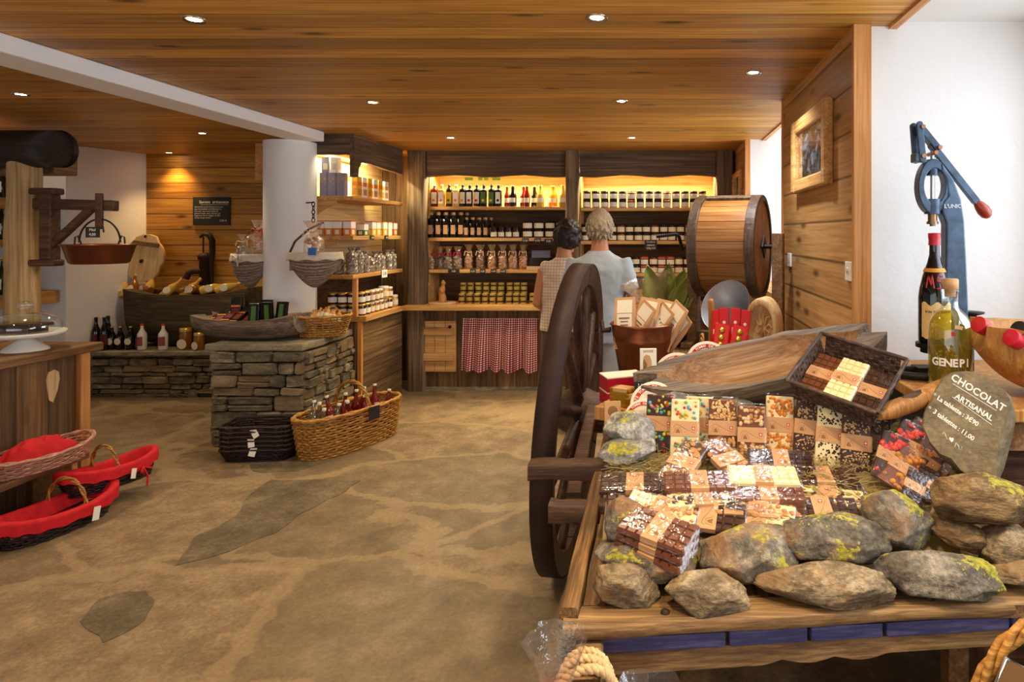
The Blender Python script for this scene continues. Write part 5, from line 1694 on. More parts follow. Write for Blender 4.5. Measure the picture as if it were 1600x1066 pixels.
m.grid(heap, 40, 28)
t = m.build('folded_red_cloth', mt['redcloth'], loc=(-3.585, 3.72, BNZ + 0.0), rot=(0, 0, math.radians(74)), solid=0.006)
tag(t, 'bunched bright red cloth lying in the shallow pinkish basket on the bench', 'cloth')
r4 = lined_basket('linen_basket', 'small pale linen lined basket at the near end of the bench', 0.34, 0.26, 0.10, (-3.60, 3.20, BNZ + 0.002), math.radians(80), mt['wicker'], mt['linen'], [], 4)
# ------------------------------------------------------------------ the hay cart
CLX, CRX, BED, CWX = -0.20, 0.815, 0.78, 1.03
cart = thing('hay_cart', 'old wooden hay cart with big spoked wheel, loaded with stones and chocolate', 'cart')
rng = random.Random(31)


def worn_bar(x0, x1, y0, y1, z0, z1, M=None, n=18, amp=0.004, axis='X', seed=0):
    """old timber with softly uneven edges"""
    m = MB()
    rings = []
    for i in range(n + 1):
        t = i / n
        q = lambda k: noise.noise(Vector((t * 6 + seed, k, seed * 3.1))) * amp
        if axis == 'X':
            rings.append(((x0 + (x1 - x0) * t, (y0 + y1) / 2 + q(1), (z0 + z1) / 2 + q(2)), (y1 - y0) / 2 + q(3), (z1 - z0) / 2 + q(4), (0, 1, 0), (0, 0, 1), 6))
        else:
            rings.append((((x0 + x1) / 2 + q(1), y0 + (y1 - y0) * t, (z0 + z1) / 2 + q(2)), (x1 - x0) / 2 + q(3), (z1 - z0) / 2 + q(4), (1, 0, 0), (0, 0, 1), 6))
    return m.loft(rings, 24, M)


ang = math.degrees(math.atan2(0.10, 1.1))
FM = T(CLX - 0.005, 1.405, 0) @ R('Z', ang)
MB().loft([], 8) if False else None
worn_bar(0, 1.30, 0.0, 0.085, 0.752, 0.786, FM, seed=1).build('front_beam', mt['cart'], cart)
bo = MB()
for x in (0.23, 0.86):
    bo.lathe([(0.011, 0), (0.010, 0.004), (0.005, 0.008), (0, 0.009)], 14, FM @ T(x, 0.035, 0.786))
bo.build('bolt_heads', mt['rust'], cart)
bl = MB()
for x0, x1 in ((0.075, 0.37), (0.375, 0.56), (0.565, 0.74), (0.745, 1.05), (1.055, 1.29)):
    bl.bx(x0, x1 - 0.004, 0.012, 0.05, 0.713, 0.748, FM)
bl.build('blue_rail', mt['bluewood'], cart, bevel=0.004)
pts = [(0.06, 0.712), (1.29, 0.712)]
xx = 1.05
sc = []
for k in range(60):
    t = k / 59
    x = 1.29 - 1.23 * t
    ph = (x % 0.125) / 0.125
    sc.append((x, 0.672 - 0.012 * abs(math.sin(PI * ph)) * (1 if 0.4 < x < 0.75 else 0.0) - (0.012 if x < 0.4 else 0.0)))
MB().prism(pts + sc, 0.03, FM @ T(0, 0.05, 0) @ FACE).build('scalloped_apron', mt['cart'], cart, bevel=0.002)
# bed, sides, deck
MB().bx(CLX + 0.03, CRX, 1.93, 4.15, BED - 0.03, BED).bx(CLX + 0.03, CWX, 1.5, 1.93, BED - 0.03, BED).build('bed', mt['carty'], cart)
worn_bar(CLX - 0.02, CLX + 0.025, 1.44, 2.75, BED - 0.02, BED + 0.03, n=24, axis='Y', seed=2).build('side_rail', mt['carty'], cart)
worn_bar(CWX - 0.02, CWX + 0.02, 1.55, 1.92, BED - 0.02, BED + 0.03, n=24, axis='Y', seed=3).build('side_rail', mt['carty'], cart)
DECK = 0.96
MB().bx(CLX + 0.01, CRX, 2.28, 4.15, DECK - 0.03, DECK).build('deck', mt['carty'], cart)
for y in (2.32, 3.2, 4.1):
    MB().bx(CLX + 0.04, CRX - 0.02, y - 0.02, y + 0.02, BED, DECK - 0.03).build('riser', mt['cartdark'], cart)
for (y, xl, z, h, s) in ((2.30, -0.455, 0.805, 0.062, 4), (2.02, -0.335, 0.775, 0.058, 5)):
    worn_bar(xl, CLX + 0.1, y - 0.035, y + 0.035, z - h / 2, z + h / 2, n=8, amp=0.008, seed=s).build('bolster', mt['cartdark'], cart, bevel=0.004)
worn_bar(-0.03, 0.03, 0, 0.75, -0.025, 0.025, T(-0.31, 2.40, 0.66) @ R('X', 10), axis='Y', n=8, seed=7).build('side_pole', mt['cartdark'], cart)
for (x, y) in ((0.02, 1.62), (0.85, 1.62), (0.02, 4.0), (0.70, 4.0)):
    MB().bx(x - 0.04, x + 0.04, y - 0.04, y + 0.04, 0, BED - 0.03).build('prop_leg', mt['cartdark'], cart, bevel=0.005)
MB().bx(-0.1, 0.72, 3.2, 3.3, 0.62, 0.75).build('axle', mt['cartdark'], cart)
# wheel
WR, WY, WX = 0.75, 3.25, -0.415
Mw = T(WX, WY, WR + 0.003) @ R('Z', -2.3) @ R('Y', 3.4)
# wheel frame: local z = axle direction
Mw = Mw @ R('Y', 90)
wh = MB()
for k in range(6):          # felloes
    a0, a1 = 2 * PI * k / 6 + 0.006, 2 * PI * (k + 1) / 6 - 0.006
    n = 12
    vs, fs = [], []
    for i in range(n + 1):
        a = a0 + (a1 - a0) * i / n
        for (r, z) in ((WR - 0.006, -0.045), (WR - 0.006, 0.045), (WR - 0.11, 0.034), (WR - 0.11, -0.034)):
            vs.append((r * math.cos(a), r * math.sin(a), z))
    for i in range(n):
        for j in range(4):
            fs.append((i * 4 + j, i * 4 + (j + 1) % 4, (i + 1) * 4 + (j + 1) % 4, (i + 1) * 4 + j))
    fs += [(0, 3, 2, 1), (n * 4, n * 4 + 1, n * 4 + 2, n * 4 + 3)]
    wh.add(vs, fs, Mw)
wheel = wh.build('wheel', mt['wheelwood'], cart, bevel=0.004)
MB().lathe([(WR - 0.006, -0.046), (WR, -0.046), (WR, 0.046), (WR - 0.006, 0.046)], 72, Mw, cap=False).build('iron_tyre', mt['rust'], wheel)
for k in range(12):
    a = 2 * PI * (k + 0.5) / 12
    q = MB().tube([(0.08 * math.cos(a), 0.08 * math.sin(a), 0.03), (0.4 * math.cos(a), 0.4 * math.sin(a), 0.015), ((WR - 0.09) * math.cos(a), (WR - 0.09) * math.sin(a), 0)], [0.030, 0.025, 0.022], 8, M=Mw)
    q.build('spoke', mt['wheelwood'], wheel)
MB().lathe([(0.05, -0.12), (0.075, -0.11), (0.115, -0.02), (0.12, 0.05), (0.10, 0.10), (0.098, 0.22), (0.06, 0.225)], 24, Mw).build('hub', mt['cartdark'], wheel)
MB().lathe([(0.118, 0.015), (0.124, 0.02), (0.124, 0.045), (0.118, 0.05)], 24, Mw, cap=False).lathe([(0.099, 0.17), (0.106, 0.175), (0.106, 0.205), (0.099, 0.21)], 24, Mw, cap=False).build('hub_bands', mt['iron'], wheel)
# shaft end with a coil of rope
sh = worn_bar(-0.032, 0.032, -0.17, 0.1, -0.032, 0.032, T(-0.148, 1.42, 0.715) @ R('X', 4), n=6, axis='Y', seed=9)
sh.build('shaft_end', mt['cart'], cart)
rp = MB()
for k in range(3):
    for s in range(3):
        pts = []
        for i in range(40):
            a = 2 * PI * i / 40
            ph = a * 9 + s * 2 * PI / 3
            rr_ = 0.050 + 0.0055 * math.cos(ph) + 0.004 * k
            pts.append((rr_ * math.cos(a), -0.02 * k + 0.0055 * math.sin(ph) + 0.012 * math.sin(a), rr_ * 0.98 * math.sin(a)))
        rp.tube(pts, 0.0062, 6, closed=True, M=T(-0.145, 1.335, 0.722) @ R('Z', 8 * (k - 1)) @ R('X', 7 * k))
tag(rp.build('rope_coil', mt['rope']), 'thick pale rope wound round the cart shaft end under the front beam', 'rope')


# ------------------------------------------------------------------ hay
def hay_z(y, x=0):
    pts = [(1.5, 0.79), (1.62, 0.80), (1.70, 0.885), (1.78, 0.92), (1.95, 0.945), (2.1, 0.95), (2.3, 0.962)]
    if y <= pts[0][0]:
        return pts[0][1]
    for (a, za), (b, zb) in zip(pts, pts[1:]):
        if y <= b:
            return za + (zb - za) * (y - a) / (b - a)
    return pts[-1][1]


m = MB()
m.grid(lambda u, v: (CLX + 0.06 + (CRX - CLX - 0.085) * u, 1.60 + 0.67 * v, hay_z(1.60 + 0.67 * v) - 0.016 + 0.008 * noise.noise(Vector((u * 14, v * 12, 2)))), 30, 24)
rr = random.Random(77)
for i in range(1500):
    y = 1.66 + 0.6 * rr.random()
    x = CLX + 0.10 + (CRX - CLX - 0.16) * rr.random()
    if i > 800:
        (cx, cy) = rr.choice([(-0.06, 1.90), (-0.07, 1.95), (0.5, 1.86), (0.44, 1.9), (0.2, 2.02), (-0.05, 1.9), (0.68, 2.0)])
        x, y = cx + rr.gauss(0, 0.032), cy + rr.gauss(0, 0.03)
        x = min(max(x, CLX + 0.10), CRX - 0.06)
        y = min(max(y, 1.66), 2.25)
    z = hay_z(y) + rr.uniform(-0.005, 0.016)
    a, l = rr.uniform(0, 2 * PI), rr.uniform(0.03, 0.08)
    d = Vector((math.cos(a), math.sin(a), rr.uniform(-0.2, 0.35))) * l
    p = Vector((x, y, z))
    m.tube([p, p + d * 0.5 + Vector((0, 0, 0.004)), p + d], 0.0011, 3, cap=False)
tag(m.build('hay', mt['straw']), 'dry hay bedding under the chocolate bars on the cart', 'hay', None, 'stuff')


# ------------------------------------------------------------------ field stones
def rock(name, lab, x0, y0, x1, y1, Y, depth, mat, seed, yaw=0, flat=2.2, group='stones piled on the cart', slope=0.0):
    """stone filling about that part of the picture at distance Y"""
    rr = random.Random(seed)
    w = (x1 - x0) / F * Y
    hp = (y1 - y0) / F * Y
    c = PX((x0 + x1) / 2, (y0 + y1) / 2, Y)
    tanv = (CAMZ - c.z) / Y
    h = math.sqrt(max(hp * hp - (depth * tanv * 0.85) ** 2, (hp * 0.6) ** 2))
    planes = []
    for i in range(17):
        z = 1 - 2 * (i + 0.5) / 17
        a = i * 2.39996 + rr.uniform(-0.4, 0.4)
        q = math.sqrt(1 - z * z)
        planes.append((Vector((q * math.cos(a), q * math.sin(a), z)), rr.uniform(0.74, 1.0)))
    import bmesh
    bm = bmesh.new()
    bmesh.ops.create_icosphere(bm, subdivisions=5, radius=1)
    vs = []
    off = Vector((seed * 3.7, seed * 1.3, seed * 0.7))
    for v in bm.verts:
        d = v.co.normalized()
        r = min((hh / max(d.dot(n), 0.05)) for n, hh in planes)
        r = min(r, 1.25)
        # soften the corners, then roughen
        r = 0.88 * r + 0.12 * 0.95
        r *= 1 + 0.06 * noise.noise(d * 2.2 + off) + 0.035 * noise.noise(d * 6 + off) + 0.022 * noise.noise(Vector((d.x * 10, d.y * 10, d.z * 30)) + off) + 0.018 * (0.5 - abs(noise.noise(d * 16 + off)))
        vs.append(d * r)
    fs = [[x.index for x in f.verts] for f in bm.faces]
    bm.free()
    mn = [min(v[i] for v in vs) for i in range(3)]
    mx = [max(v[i] for v in vs) for i in range(3)]
    size = (w, depth, h)
    vv = []
    for v in vs:
        p = Vector(((v[i] - (mn[i] + mx[i]) / 2) / (mx[i] - mn[i]) * size[i] for i in range(3)))
        p.z += p.x * slope
        vv.append(p)
    o = MB().add(vv, fs, None, True).build(name, mat, loc=c, rot=(0, 0, yaw))
    return tag(o, lab, 'stone', group)


ROCKS = [
    ('greyish flat stone with lichen under the stack of milk chocolate bars', 928, 835, 1092, 908, 1.60, 0.17, 'rockl', 0, -0.05),
    ('dark mossy stone at the left front corner of the cart, below the bar stack', 927, 872, 1032, 957, 1.52, 0.11, 'rock', 2, -0.2),
    ('brown pointed stone on the front beam between the two lichen stones', 1038, 888, 1172, 970, 1.49, 0.11, 'rock', 3, -0.12),
    ('large rounded stone with big yellow lichen patches in the middle of the wall', 1092, 818, 1256, 922, 1.60, 0.17, 'rockl', 4, 0.1),
    ('long low pale stone lying on the front beam', 1176, 880, 1403, 954, 1.51, 0.12, 'rock', 5, 0.0),
    ('long dark grey stone with yellow lichen in the top course of the wall', 1220, 796, 1388, 886, 1.63, 0.16, 'rockl', 6, -0.05),
    ('angular knobbly lichen stone leaning beside the long grey one', 1343, 764, 1463, 864, 1.66, 0.15, 'rockl', 7, -0.25),
    ('small wedge shaped stone between the knobbly stone and the big brown one', 1448, 806, 1541, 860, 1.66, 0.13, 'rockb', 8, -0.25),
    ('big oval mossy stone in the bottom course under the wedge stone', 1366, 857, 1558, 940, 1.54, 0.14, 'rockl', 9, -0.02),
    ('big smooth brown boulder below the written slate sign', 1448, 733, 1612, 824, 1.68, 0.18, 'rockb', 10, -0.1),
    ('rough stone under the brown boulder at the cart side', 1528, 815, 1625, 895, 1.63, 0.14, 'rock', 11, 0.2),
    ('low dark stone at the cart side by the beam bolt', 1545, 868, 1640, 915, 1.57, 0.1, 'rock', 12, 0.1),
    ('pale stone with yellow lichen, upper one beside the candy dotted bars', 942, 642, 1024, 694, 2.02, 0.13, 'rockw', 13, -0.15),
    ('bluish white stone, lower one at the cart rim beside the hay', 934, 682, 1026, 728, 1.97, 0.12, 'rockw', 14, 0.1),
    ('lichen stone behind the candy dotted white chocolate', 1030, 610, 1096, 650, 2.22, 0.10, 'rockw', 15, 0.0),
    ('pale stone behind the caramel chocolate bars', 1104, 619, 1182, 664, 2.22, 0.10, 'rockw', 16, 0.0),
    ('mossy stone behind the crisp pearl chocolate bars', 1255, 622, 1330, 690, 2.20, 0.10, 'rockl', 18, 0.0),
    ('mossy stone behind the strawberry chocolate, under the wooden paddle', 1385, 655, 1446, 705, 2.08, 0.10, 'rockl', 19, 0.0),
    ('straw covered lichen stone at the cart rim beside the long dark bars', 944, 775, 1004, 850, 1.66, 0.10, 'rockl', 20, 0.0),
]
for i, (lab, a, b, c, d, Y, dep, mk, seed, slope) in enumerate(ROCKS):
    rock('field_stone', lab, a, b, c, d, Y, dep, mt[mk], seed, 0, slope=slope)

# ------------------------------------------------------------------ chocolate bars
TW, TL, TH = 0.090, 0.182, 0.012
EMB = mt['red']


def choc(kind):
    """one wrapped bar lying flat, long side along y, centre of its underside at the origin"""
    base, top = kind
    bm_ = {'milk': mt['milk'], 'dark': mt['dark'], 'white': mt['whitechoc']}[base]
    t = thing('chocolate_bar', 'x', 'chocolate bar')
    m = MB()
    rr = random.Random(hash(base + str(top)) % 1000 if False else len(base) * 7 + len(str(top)))
    if top in (None, 'plain'):
        m.bx(-TW / 2, TW / 2, -TL / 2, TL / 2, 0, TH * 0.62)
        nx, ny = 4, 7
        for i in range(nx):
            for j in range(ny):
                cx, cy = -TW / 2 + TW * (i + 0.5) / nx, -TL / 2 + TL * (j + 0.5) / ny
                dx, dy = TW / nx / 2 - 0.0008, TL / ny / 2 - 0.0008
                z0, z1 = TH * 0.6, TH
                vs = [(cx + sx * dx * k, cy + sy * dy * k, z) for (z, k) in ((z0, 1), (z1, 0.8)) for sx, sy in ((-1, -1), (1, -1), (1, 1), (-1, 1))]
                m.add(vs, [(4, 5, 6, 7)] + [(q, (q + 1) % 4, 4 + (q + 1) % 4, 4 + q) for q in range(4)])
        m.build('bar', bm_, t)
    else:
        m.bx(-TW / 2, TW / 2, -TL / 2, TL / 2, 0, TH * 0.8)
        m.build('bar', bm_, t, bevel=0.003)
        mats = {'candy': [simple('candy_' + c, c, 0.3) for c in ('c8281c', 'e08a28', 'e8cc3c', '7ab84a', '58a8cc')], 'almond': [mt['almond']], 'flakes': [simple('nut_flakes', 'c8924a', 0.5, var=0.3), simple('nut_flakes_pale', 'e0bc82', 0.5)], 'nuts': [simple('pale_nut_pieces', 'd8bc8c', 0.5), mt['almond']],
                'orange': [simple('candied_orange', 'dc8a22', 0.25), simple('candied_orange_deep', 'c46a14', 0.25)], 'pearl': [simple('crisp_pearl', 'd8b274', 0.5)], 'chips': [mt['dark']], 'berry': [simple('dried_strawberry', 'c02820', 0.45), simple('dried_strawberry_light', 'd84838', 0.45)], 'cranberry': [simple('dried_cranberry', '4a1420', 0.4), simple('pistachio', '9a8a3a', 0.5)], 'hazel': [simple('hazelnut', 'a8703a', 0.45), simple('apricot', 'd08830', 0.45)]}[top]
        cnt = {'candy': 46, 'almond': 26, 'flakes': 130, 'nuts': 70, 'orange': 120, 'pearl': 170, 'chips': 110, 'berry': 24, 'cranberry': 40, 'hazel': 26}[top]
        sz = {'candy': 0.0052, 'almond': 0.0075, 'flakes': 0.0042, 'nuts': 0.006, 'orange': 0.0052, 'pearl': 0.0026, 'chips': 0.0032, 'berry': 0.0085, 'cranberry': 0.0055, 'hazel': 0.0085}[top]
        q = MB()
        for i in range(cnt):
            x, y = rr.uniform(-0.43, 0.43) * TW, rr.uniform(-0.47, 0.47) * TL
            if abs(y) < 0.025:
                y = math.copysign(0.03 + abs(y), y)
            q.cur = rr.randrange(len(mats))
            s = sz * rr.uniform(0.8, 1.2)
            sq = {'almond': (1, 1.5, 0.6), 'flakes': (1.6, 0.9, 0.5), 'nuts': (1.2, 1.0, 0.5), 'orange': (1.1, 1.1, 0.6), 'berry': (1, 1.35, 0.8), 'cranberry': (1.4, 1, 0.5)}.get(top, (1, 1, 1))
            q.ball((0, 0, 0), s, 8 if top not in ('pearl', 'chips', 'flakes') else 6, T(x, y, TH * 0.8 + s * 0.25 * sq[2]) @ R('Z', rr.uniform(0, 180)), sq)
        o = q.build('topping', mats, t)
        o['kind'] = 'stuff'
    # kraft band with a small crest and a curved line drawing
    e = 0.0012
    z = TH + e
    b = MB().bx(-TW / 2 - e, TW / 2 + e, -0.023, 0.023, -e * 0.3, z).build('paper_band', mt['kraft'], t)
    MB().bx(TW * 0.24, TW * 0.24 + 0.0105, -0.004, 0.0065, z, z + 0.0004).build('red_crest', EMB, b)
    MB().bx(TW * 0.24 + 0.0043, TW * 0.24 + 0.0062, -0.0025, 0.005, z + 0.0003, z + 0.0008).bx(TW * 0.24 + 0.0015, TW * 0.24 + 0.009, 0.0003, 0.0022, z + 0.0003, z + 0.0008).build('white_cross', mt['whitepaper'], b)
    l = MB().tube([(-0.036, 0.004, z), (-0.03, 0.012, z), (-0.018, 0.010, z), (-0.004, 0.002, z), (0.012, -0.006, z), (0.03, -0.012, z)], 0.0006, 4)
    l.tube([(-0.036, -0.016, z), (-0.03, 0.002, z), (-0.024, -0.004, z), (-0.018, 0.004, z), (-0.008, -0.014, z)], 0.0006, 4)
    l.add([(-0.030, -0.014, z + 0.0002), (-0.014, -0.014, z + 0.0002), (-0.02, -0.002, z + 0.0002), (-0.027, -0.004, z + 0.0002)], [(0, 1, 2, 3)])
    l.build('line_drawing', mt['kraftdark'], b)
    # crinkled clear wrapper
    w = MB()
    k = 0.004

    def top_(u, v):
        x, y = (u - 0.5) * (TW + 2 * k), (v - 0.5) * (TL + 4 * k)
        ed = min(u, 1 - u, v, 1 - v)
        zz = (TH + 0.0035 if top in (None, 'plain') else TH + 0.006) if ed > 0.04 else TH * 0.35
        return (x, y, zz + 0.0012 * noise.noise(Vector((x * 90, y * 70, len(base)))))
    w.grid(top_, 14, 22)
    w.build('wrapper', mt['cello'], t)
    return Proto(t)


protos = {}


def bar(kind, cx, cy, Y, tilt, yaw=0, spin=0, lab='', group=None, scale=(1, 1, 1), lift=0.0):
    if kind not in protos:
        protos[kind] = choc(kind)
    c = PX(cx, cy, Y)
    M = R('Z', yaw) @ R('X', tilt) @ R('Z', spin)
    loc = c + M.to_3x3() @ Vector((0, 0, -TH / 2)) + Vector((0, 0, lift))
    return protos[kind].put(loc, M.to_euler(), lab, group, scale)


# upright bars leaning on the stones behind
UP = [(('dark', 'candy'), 1031, 662, 2.075, 72, 4, -4, 'dark bar with colourful candies, upright at the end of the display by the pale stones'),
      (('white', 'candy'), 1092, 664, 2.12, 72, -2, -2, 'white bar with colourful candies, the rear one of the upright pair'),
      (('white', 'candy'), 1070, 670, 2.04, 72, 2, -3, 'white bar with colourful candies, the front one of the upright pair'),
      (('milk', 'flakes'), 1129, 669, 2.08, 72, 0, -2, 'bar with golden nut flakes, upright before the pale stone'),
      (('milk', 'nuts'), 1175, 680, 2.05, 68, -4, -1, 'bar with pale nut pieces, upright between the flake bar and the orange bar'),
      (('white', 'orange'), 1218, 664, 2.09, 72, -4, -3, 'white bar topped with candied orange, upright in the middle of the display'),
      (('dark', 'pearl'), 1264, 668, 2.06, 70, -8, -6, 'dark bar with crisp pearls, upright next to the orange bar'),
      (('white', 'chips'), 1298, 680, 2.01, 70, -8, -6, 'pale bar with dark chips, upright between two crisp pearl bars'),
      (('dark', 'pearl'), 1356, 690, 2.03, 70, -12, -4, 'dark bar with crisp pearls, middle one of the three leaning beside the strawberries'),
      (('dark', 'pearl'), 1368, 688, 2.07, 70, -12, -4, 'dark bar with crisp pearls, rear one of the three leaning beside the strawberries'),
      (('dark', 'pearl'), 1338, 692, 1.97, 70, -12, -4, 'dark bar with crisp pearls, front one of the three leaning beside the strawberries')]
for k, cx, cy, Y, tl, yw, spn, lab in UP:
    bar(k, cx, cy, Y, tl, yw, spn, lab, 'upright chocolate bars on the cart')
# bars lying in rows on the hay
LY = [(('dark', 'almond'), 1068, 724, 1.90, 26, -12, -18, 'dark almond bar propped askew below the candy dotted bars'),
      (('milk', 'almond'), 1137, 720, 1.92, 24, 14, 16, 'milk almond bar propped askew beside the dark almond bar'),
      (('dark', None), 1220, 719, 1.94, 20, 4, 82, 'plain dark bar lying across, upper row below the orange bar'),
      (('dark', None), 1286, 745, 1.87, 14, 4, 84, 'plain dark bar lying across, below the pale chips bar'),
      (('dark', None), 1290, 757, 1.85, 10, 4, 84, 'plain dark bar lying under another, beside the cranberry bar'),
      (('dark', None), 992, 756, 1.82, 16, 0, 91, 'plain dark bar lying across at the cart rim, upper of two'),
      (('dark', None), 1004, 783, 1.755, 16, 0, 93, 'plain dark bar lying across at the cart rim, lower of two'),
      (('milk', None), 1092, 753, 1.80, 16, 0, 91, 'plain milk bar lying across between the dark bar and the white bar'),
      (('white', 'cranberry'), 1098, 778, 1.745, 14, 0, 93, 'white fruit bar lying across below the plain milk bar'),
      (('white', None), 1192, 744, 1.82, 16, 2, 86, 'plain white bar lying bright across the middle of the display'),
      (('milk', None), 1200, 771, 1.755, 14, 2, 86, 'plain milk bar lying across just below the white bar'),
      (('white', 'cranberry'), 1292, 776, 1.77, 12, -4, 80, 'white bar with cranberries lying across by the knobbly stone'),
      (('white', 'nuts'), 1032, 800, 1.70, 30, -6, 74, 'white nut bar on edge above the stack of milk bars'),
      (('milk', 'almond'), 1146, 790, 1.72, 20, 0, 84, 'milk almond bar half hidden above the yellow lichen stone'),
      (('dark', None), 1106, 806, 1.685, 34, -6, 84, 'plain dark bar on edge behind the large lichen stone'),
      (('white', 'nuts'), 1182, 808, 1.68, 36, -8, 84, 'yellowish white nut bar on edge behind the large lichen stone'),
      (('milk', 'almond'), 1200, 793, 1.71, 24, 0, 84, 'milk nut bar lying behind the yellowish bar'),
      (('dark', None), 1285, 799, 1.70, 26, 4, 86, 'plain dark bar on edge behind the long grey lichen stone')]
for k, cx, cy, Y, tl, yw, spn, lab in LY:
    bar(k, cx, cy, Y, tl - 6, yw, spn, lab, 'chocolate bars lying on the hay', (1.0, 1.08, 1.15))
# stack of three milk bars
for i in range(3):
    bar(('milk', None), 1027 + 1.5 * (i - 1), 840 - 13 * (i - 1), 1.585, 15, 0, 58 + 2 * i, 'plain milk bar in the stack on the flat lichen stone, %s' % ('lowest', 'middle one', 'topmost')[i], 'stack of milk bars', (1.12, 1.0, 1.25))
# strawberry and nut bars heaped at the far end
HP = [(('dark', 'berry'), 1392, 715, 1.88, 44, 4, -30, 'dark bar with red strawberries, front one of the heap by the slate sign'),
      (('dark', 'berry'), 1418, 697, 1.93, 46, 4, -32, 'dark bar with red strawberries, middle one of the heap by the slate sign'),
      (('dark', 'berry'), 1436, 692, 1.97, 46, 4, -34, 'dark bar with red strawberries, rear one of the heap by the slate sign'),
      (('milk', 'hazel'), 1412, 733, 1.83, 30, 4, -48, 'nut and apricot bar leaning below the strawberry bars, front one'),
      (('milk', 'hazel'), 1444, 722, 1.86, 34, 4, -50, 'nut and apricot bar leaning below the strawberry bars, middle one'),
      (('milk', 'hazel'), 1462, 724, 1.89, 36, 4, -52, 'nut and apricot bar leaning below the strawberry bars, rear one'),
      (('dark', None), 1428, 762, 1.76, 40, 10, -40, 'narrow dark bar standing on edge before the brown boulder, first of two'),
      (('dark', None), 1446, 756, 1.78, 40, 10, -40, 'narrow dark bar standing on edge before the brown boulder, second of two')]
for k, cx, cy, Y, tl, yw, spn, lab in HP:
    bar(k, cx, cy, Y, tl, yw, spn, lab, 'chocolate heap by the slate sign', (0.62, 0.62, 1) if k[1] is None else (0.9, 0.9, 1))

# ------------------------------------------------------------------ brown woven tray with three bars
u = Vector((0.23, -0.17, -0.058)).normalized()
v = Vector((0.179, 0.15, 0.118))
v = (v - u * v.dot(u)).normalized()
w_ = u.cross(v)
cb = Vector((0.608, 2.04, 1.217))
Mb = Matrix((u, v, w_)).transposed().to_4x4()
Mb.translation = cb - w_ * 0.075
wt = thing('woven_tray', 'dark brown flat woven basket tilted up on the cart, holding three stacks of bars', 'basket', Mb.translation, Mb.to_euler())
BL, BW, BH = 0.128, 0.112, 0.075


def strip_wall(mb, p0, p1, up, out, rows, cols, h, th=0.004):
    """flat strips plaited over and under"""
    p0, p1, up, out = Vector(p0), Vector(p1), Vector(up), Vector(out)
    d = p1 - p0
    for j in range(rows):
        for i in range(cols):
            o_ = (1 if (i + j) % 2 == 0 else -0.3) * th * 0.55
            a, b = p0 + d * ((i + 0.03) / cols), p0 + d * ((i + 0.97) / cols)
            z0, z1 = up * ((j + 0.04) / rows), up * ((j + 0.96) / rows)
            q = out * o_
            e = out * th
            vs = [a + z0, b + z0, b + z1, a + z1]
            c = sum(vs, Vector()) / 4
            vs = vs + [c + q * 1.0 + e * 0.5 + (x - c) * 0.75 for x in vs]
            vs2 = [x + q * 0.4 for x in vs[:4]] + vs[4:]
            mb.add(vs2, [(4, 5, 6, 7)] + [(k, (k + 1) % 4, 4 + (k + 1) % 4, 4 + k) for k in range(4)])
            vi = [x - out * th * 0.6 for x in vs[:4]]
            mb.add(vi + [x - out * th * (0.8 if (i + j) % 2 else 0.2) + (c - x) * 0.2 for x in vi], [(4, 7, 6, 5)] + [(k, 4 + k, 4 + (k + 1) % 4, (k + 1) % 4) for k in range(4)])


mm = MB()
fl = 0.018
cor = [(-BL, -BW), (BL, -BW), (BL, BW), (-BL, BW)]
for k in range(4):
    a, b = cor[k], cor[(k + 1) % 4]
    out = Vector((b[1] - a[1], -(b[0] - a[0]), 0)).normalized()
    strip_wall(mm, (a[0], a[1], 0), (b[0], b[1], 0), Vector((0, 0, BH)) + out * fl, out, 5, 15 if k % 2 == 0 else 13, BH)
mm.bx(-BL, BL, -BW, BW, -0.003, 0.003)
mm.build('woven_body', mt['wickerbrown'], wt)
rimp = [(x * (1 + fl / abs(x)), y * (1 + fl / abs(y)), BH) for x, y in cor]
rm = MB()
for k in range(4):
    a, b = Vector(rimp[k]), Vector(rimp[(k + 1) % 4])
    rm.tube([a + (b - a) * t / 6 for t in range(7)], 0.007, 8)
rm.build('rim', mt['wickerbrown'], wt)
for j, (kind, dx, nn, nm) in enumerate(((('milk', None), -0.082, 2, 'plain milk bar in the brown woven tray'), (('white', None), 0.004, 3, 'plain white bar in the brown woven tray'), (('dark', None), 0.088, 2, 'plain dark bar in the brown woven tray'))):
    for i in range(nn):
        protos[kind].put((Mb @ Vector((dx, -0.012, 0.006 + 0.0165 * i))), (Mb @ R('Z', 2)).to_euler(), '%s, %s from its bottom' % (nm, ORD[i]), 'bars in the woven tray', (0.98, 1.0, 1.15))

# ------------------------------------------------------------------ pale dough trough, paddle
dugout('dough_trough', 'long pale grey wooden dough trough lying across the cart behind the stones', 1.00, 0.40, 0.16, (0.43, 2.48, 1.02), (math.radians(9), math.radians(-9), math.radians(14)), mt['trough'], 0.70, 0.024, 0.04, thickend=0.08, inner_mat=mt['troughin'])
p0, p1 = PX(1372, 650, 1.93), PX(1490, 598, 2.20)
d = p1 - p0
pm = MB()
rings = []
side = Vector((d.y, -d.x, 0)).normalized()
up = side.cross(d.normalized())
if up.z < 0:
    up = -up
for i in range(21):
    t = i / 20
    c = p0 + d * t
    hole = math.exp(-((t - 0.42) / 0.16) ** 2)
    rings.append((c - up * 0.006 * hole, 0.028 * (0.55 + 0.45 * min(1, t * 8)), 0.026 * (0.5 + 0.5 * min(1, t * 6)), side, up, 2.6))
pd = thing('wooden_paddle', 'rounded wooden paddle handle with carved hollow, beside the woven tray', 'wooden paddle')
pm.loft(rings, 20).build('shaft', mt['orangewood'], pd)
hl = MB()
c = p0 + d * 0.42
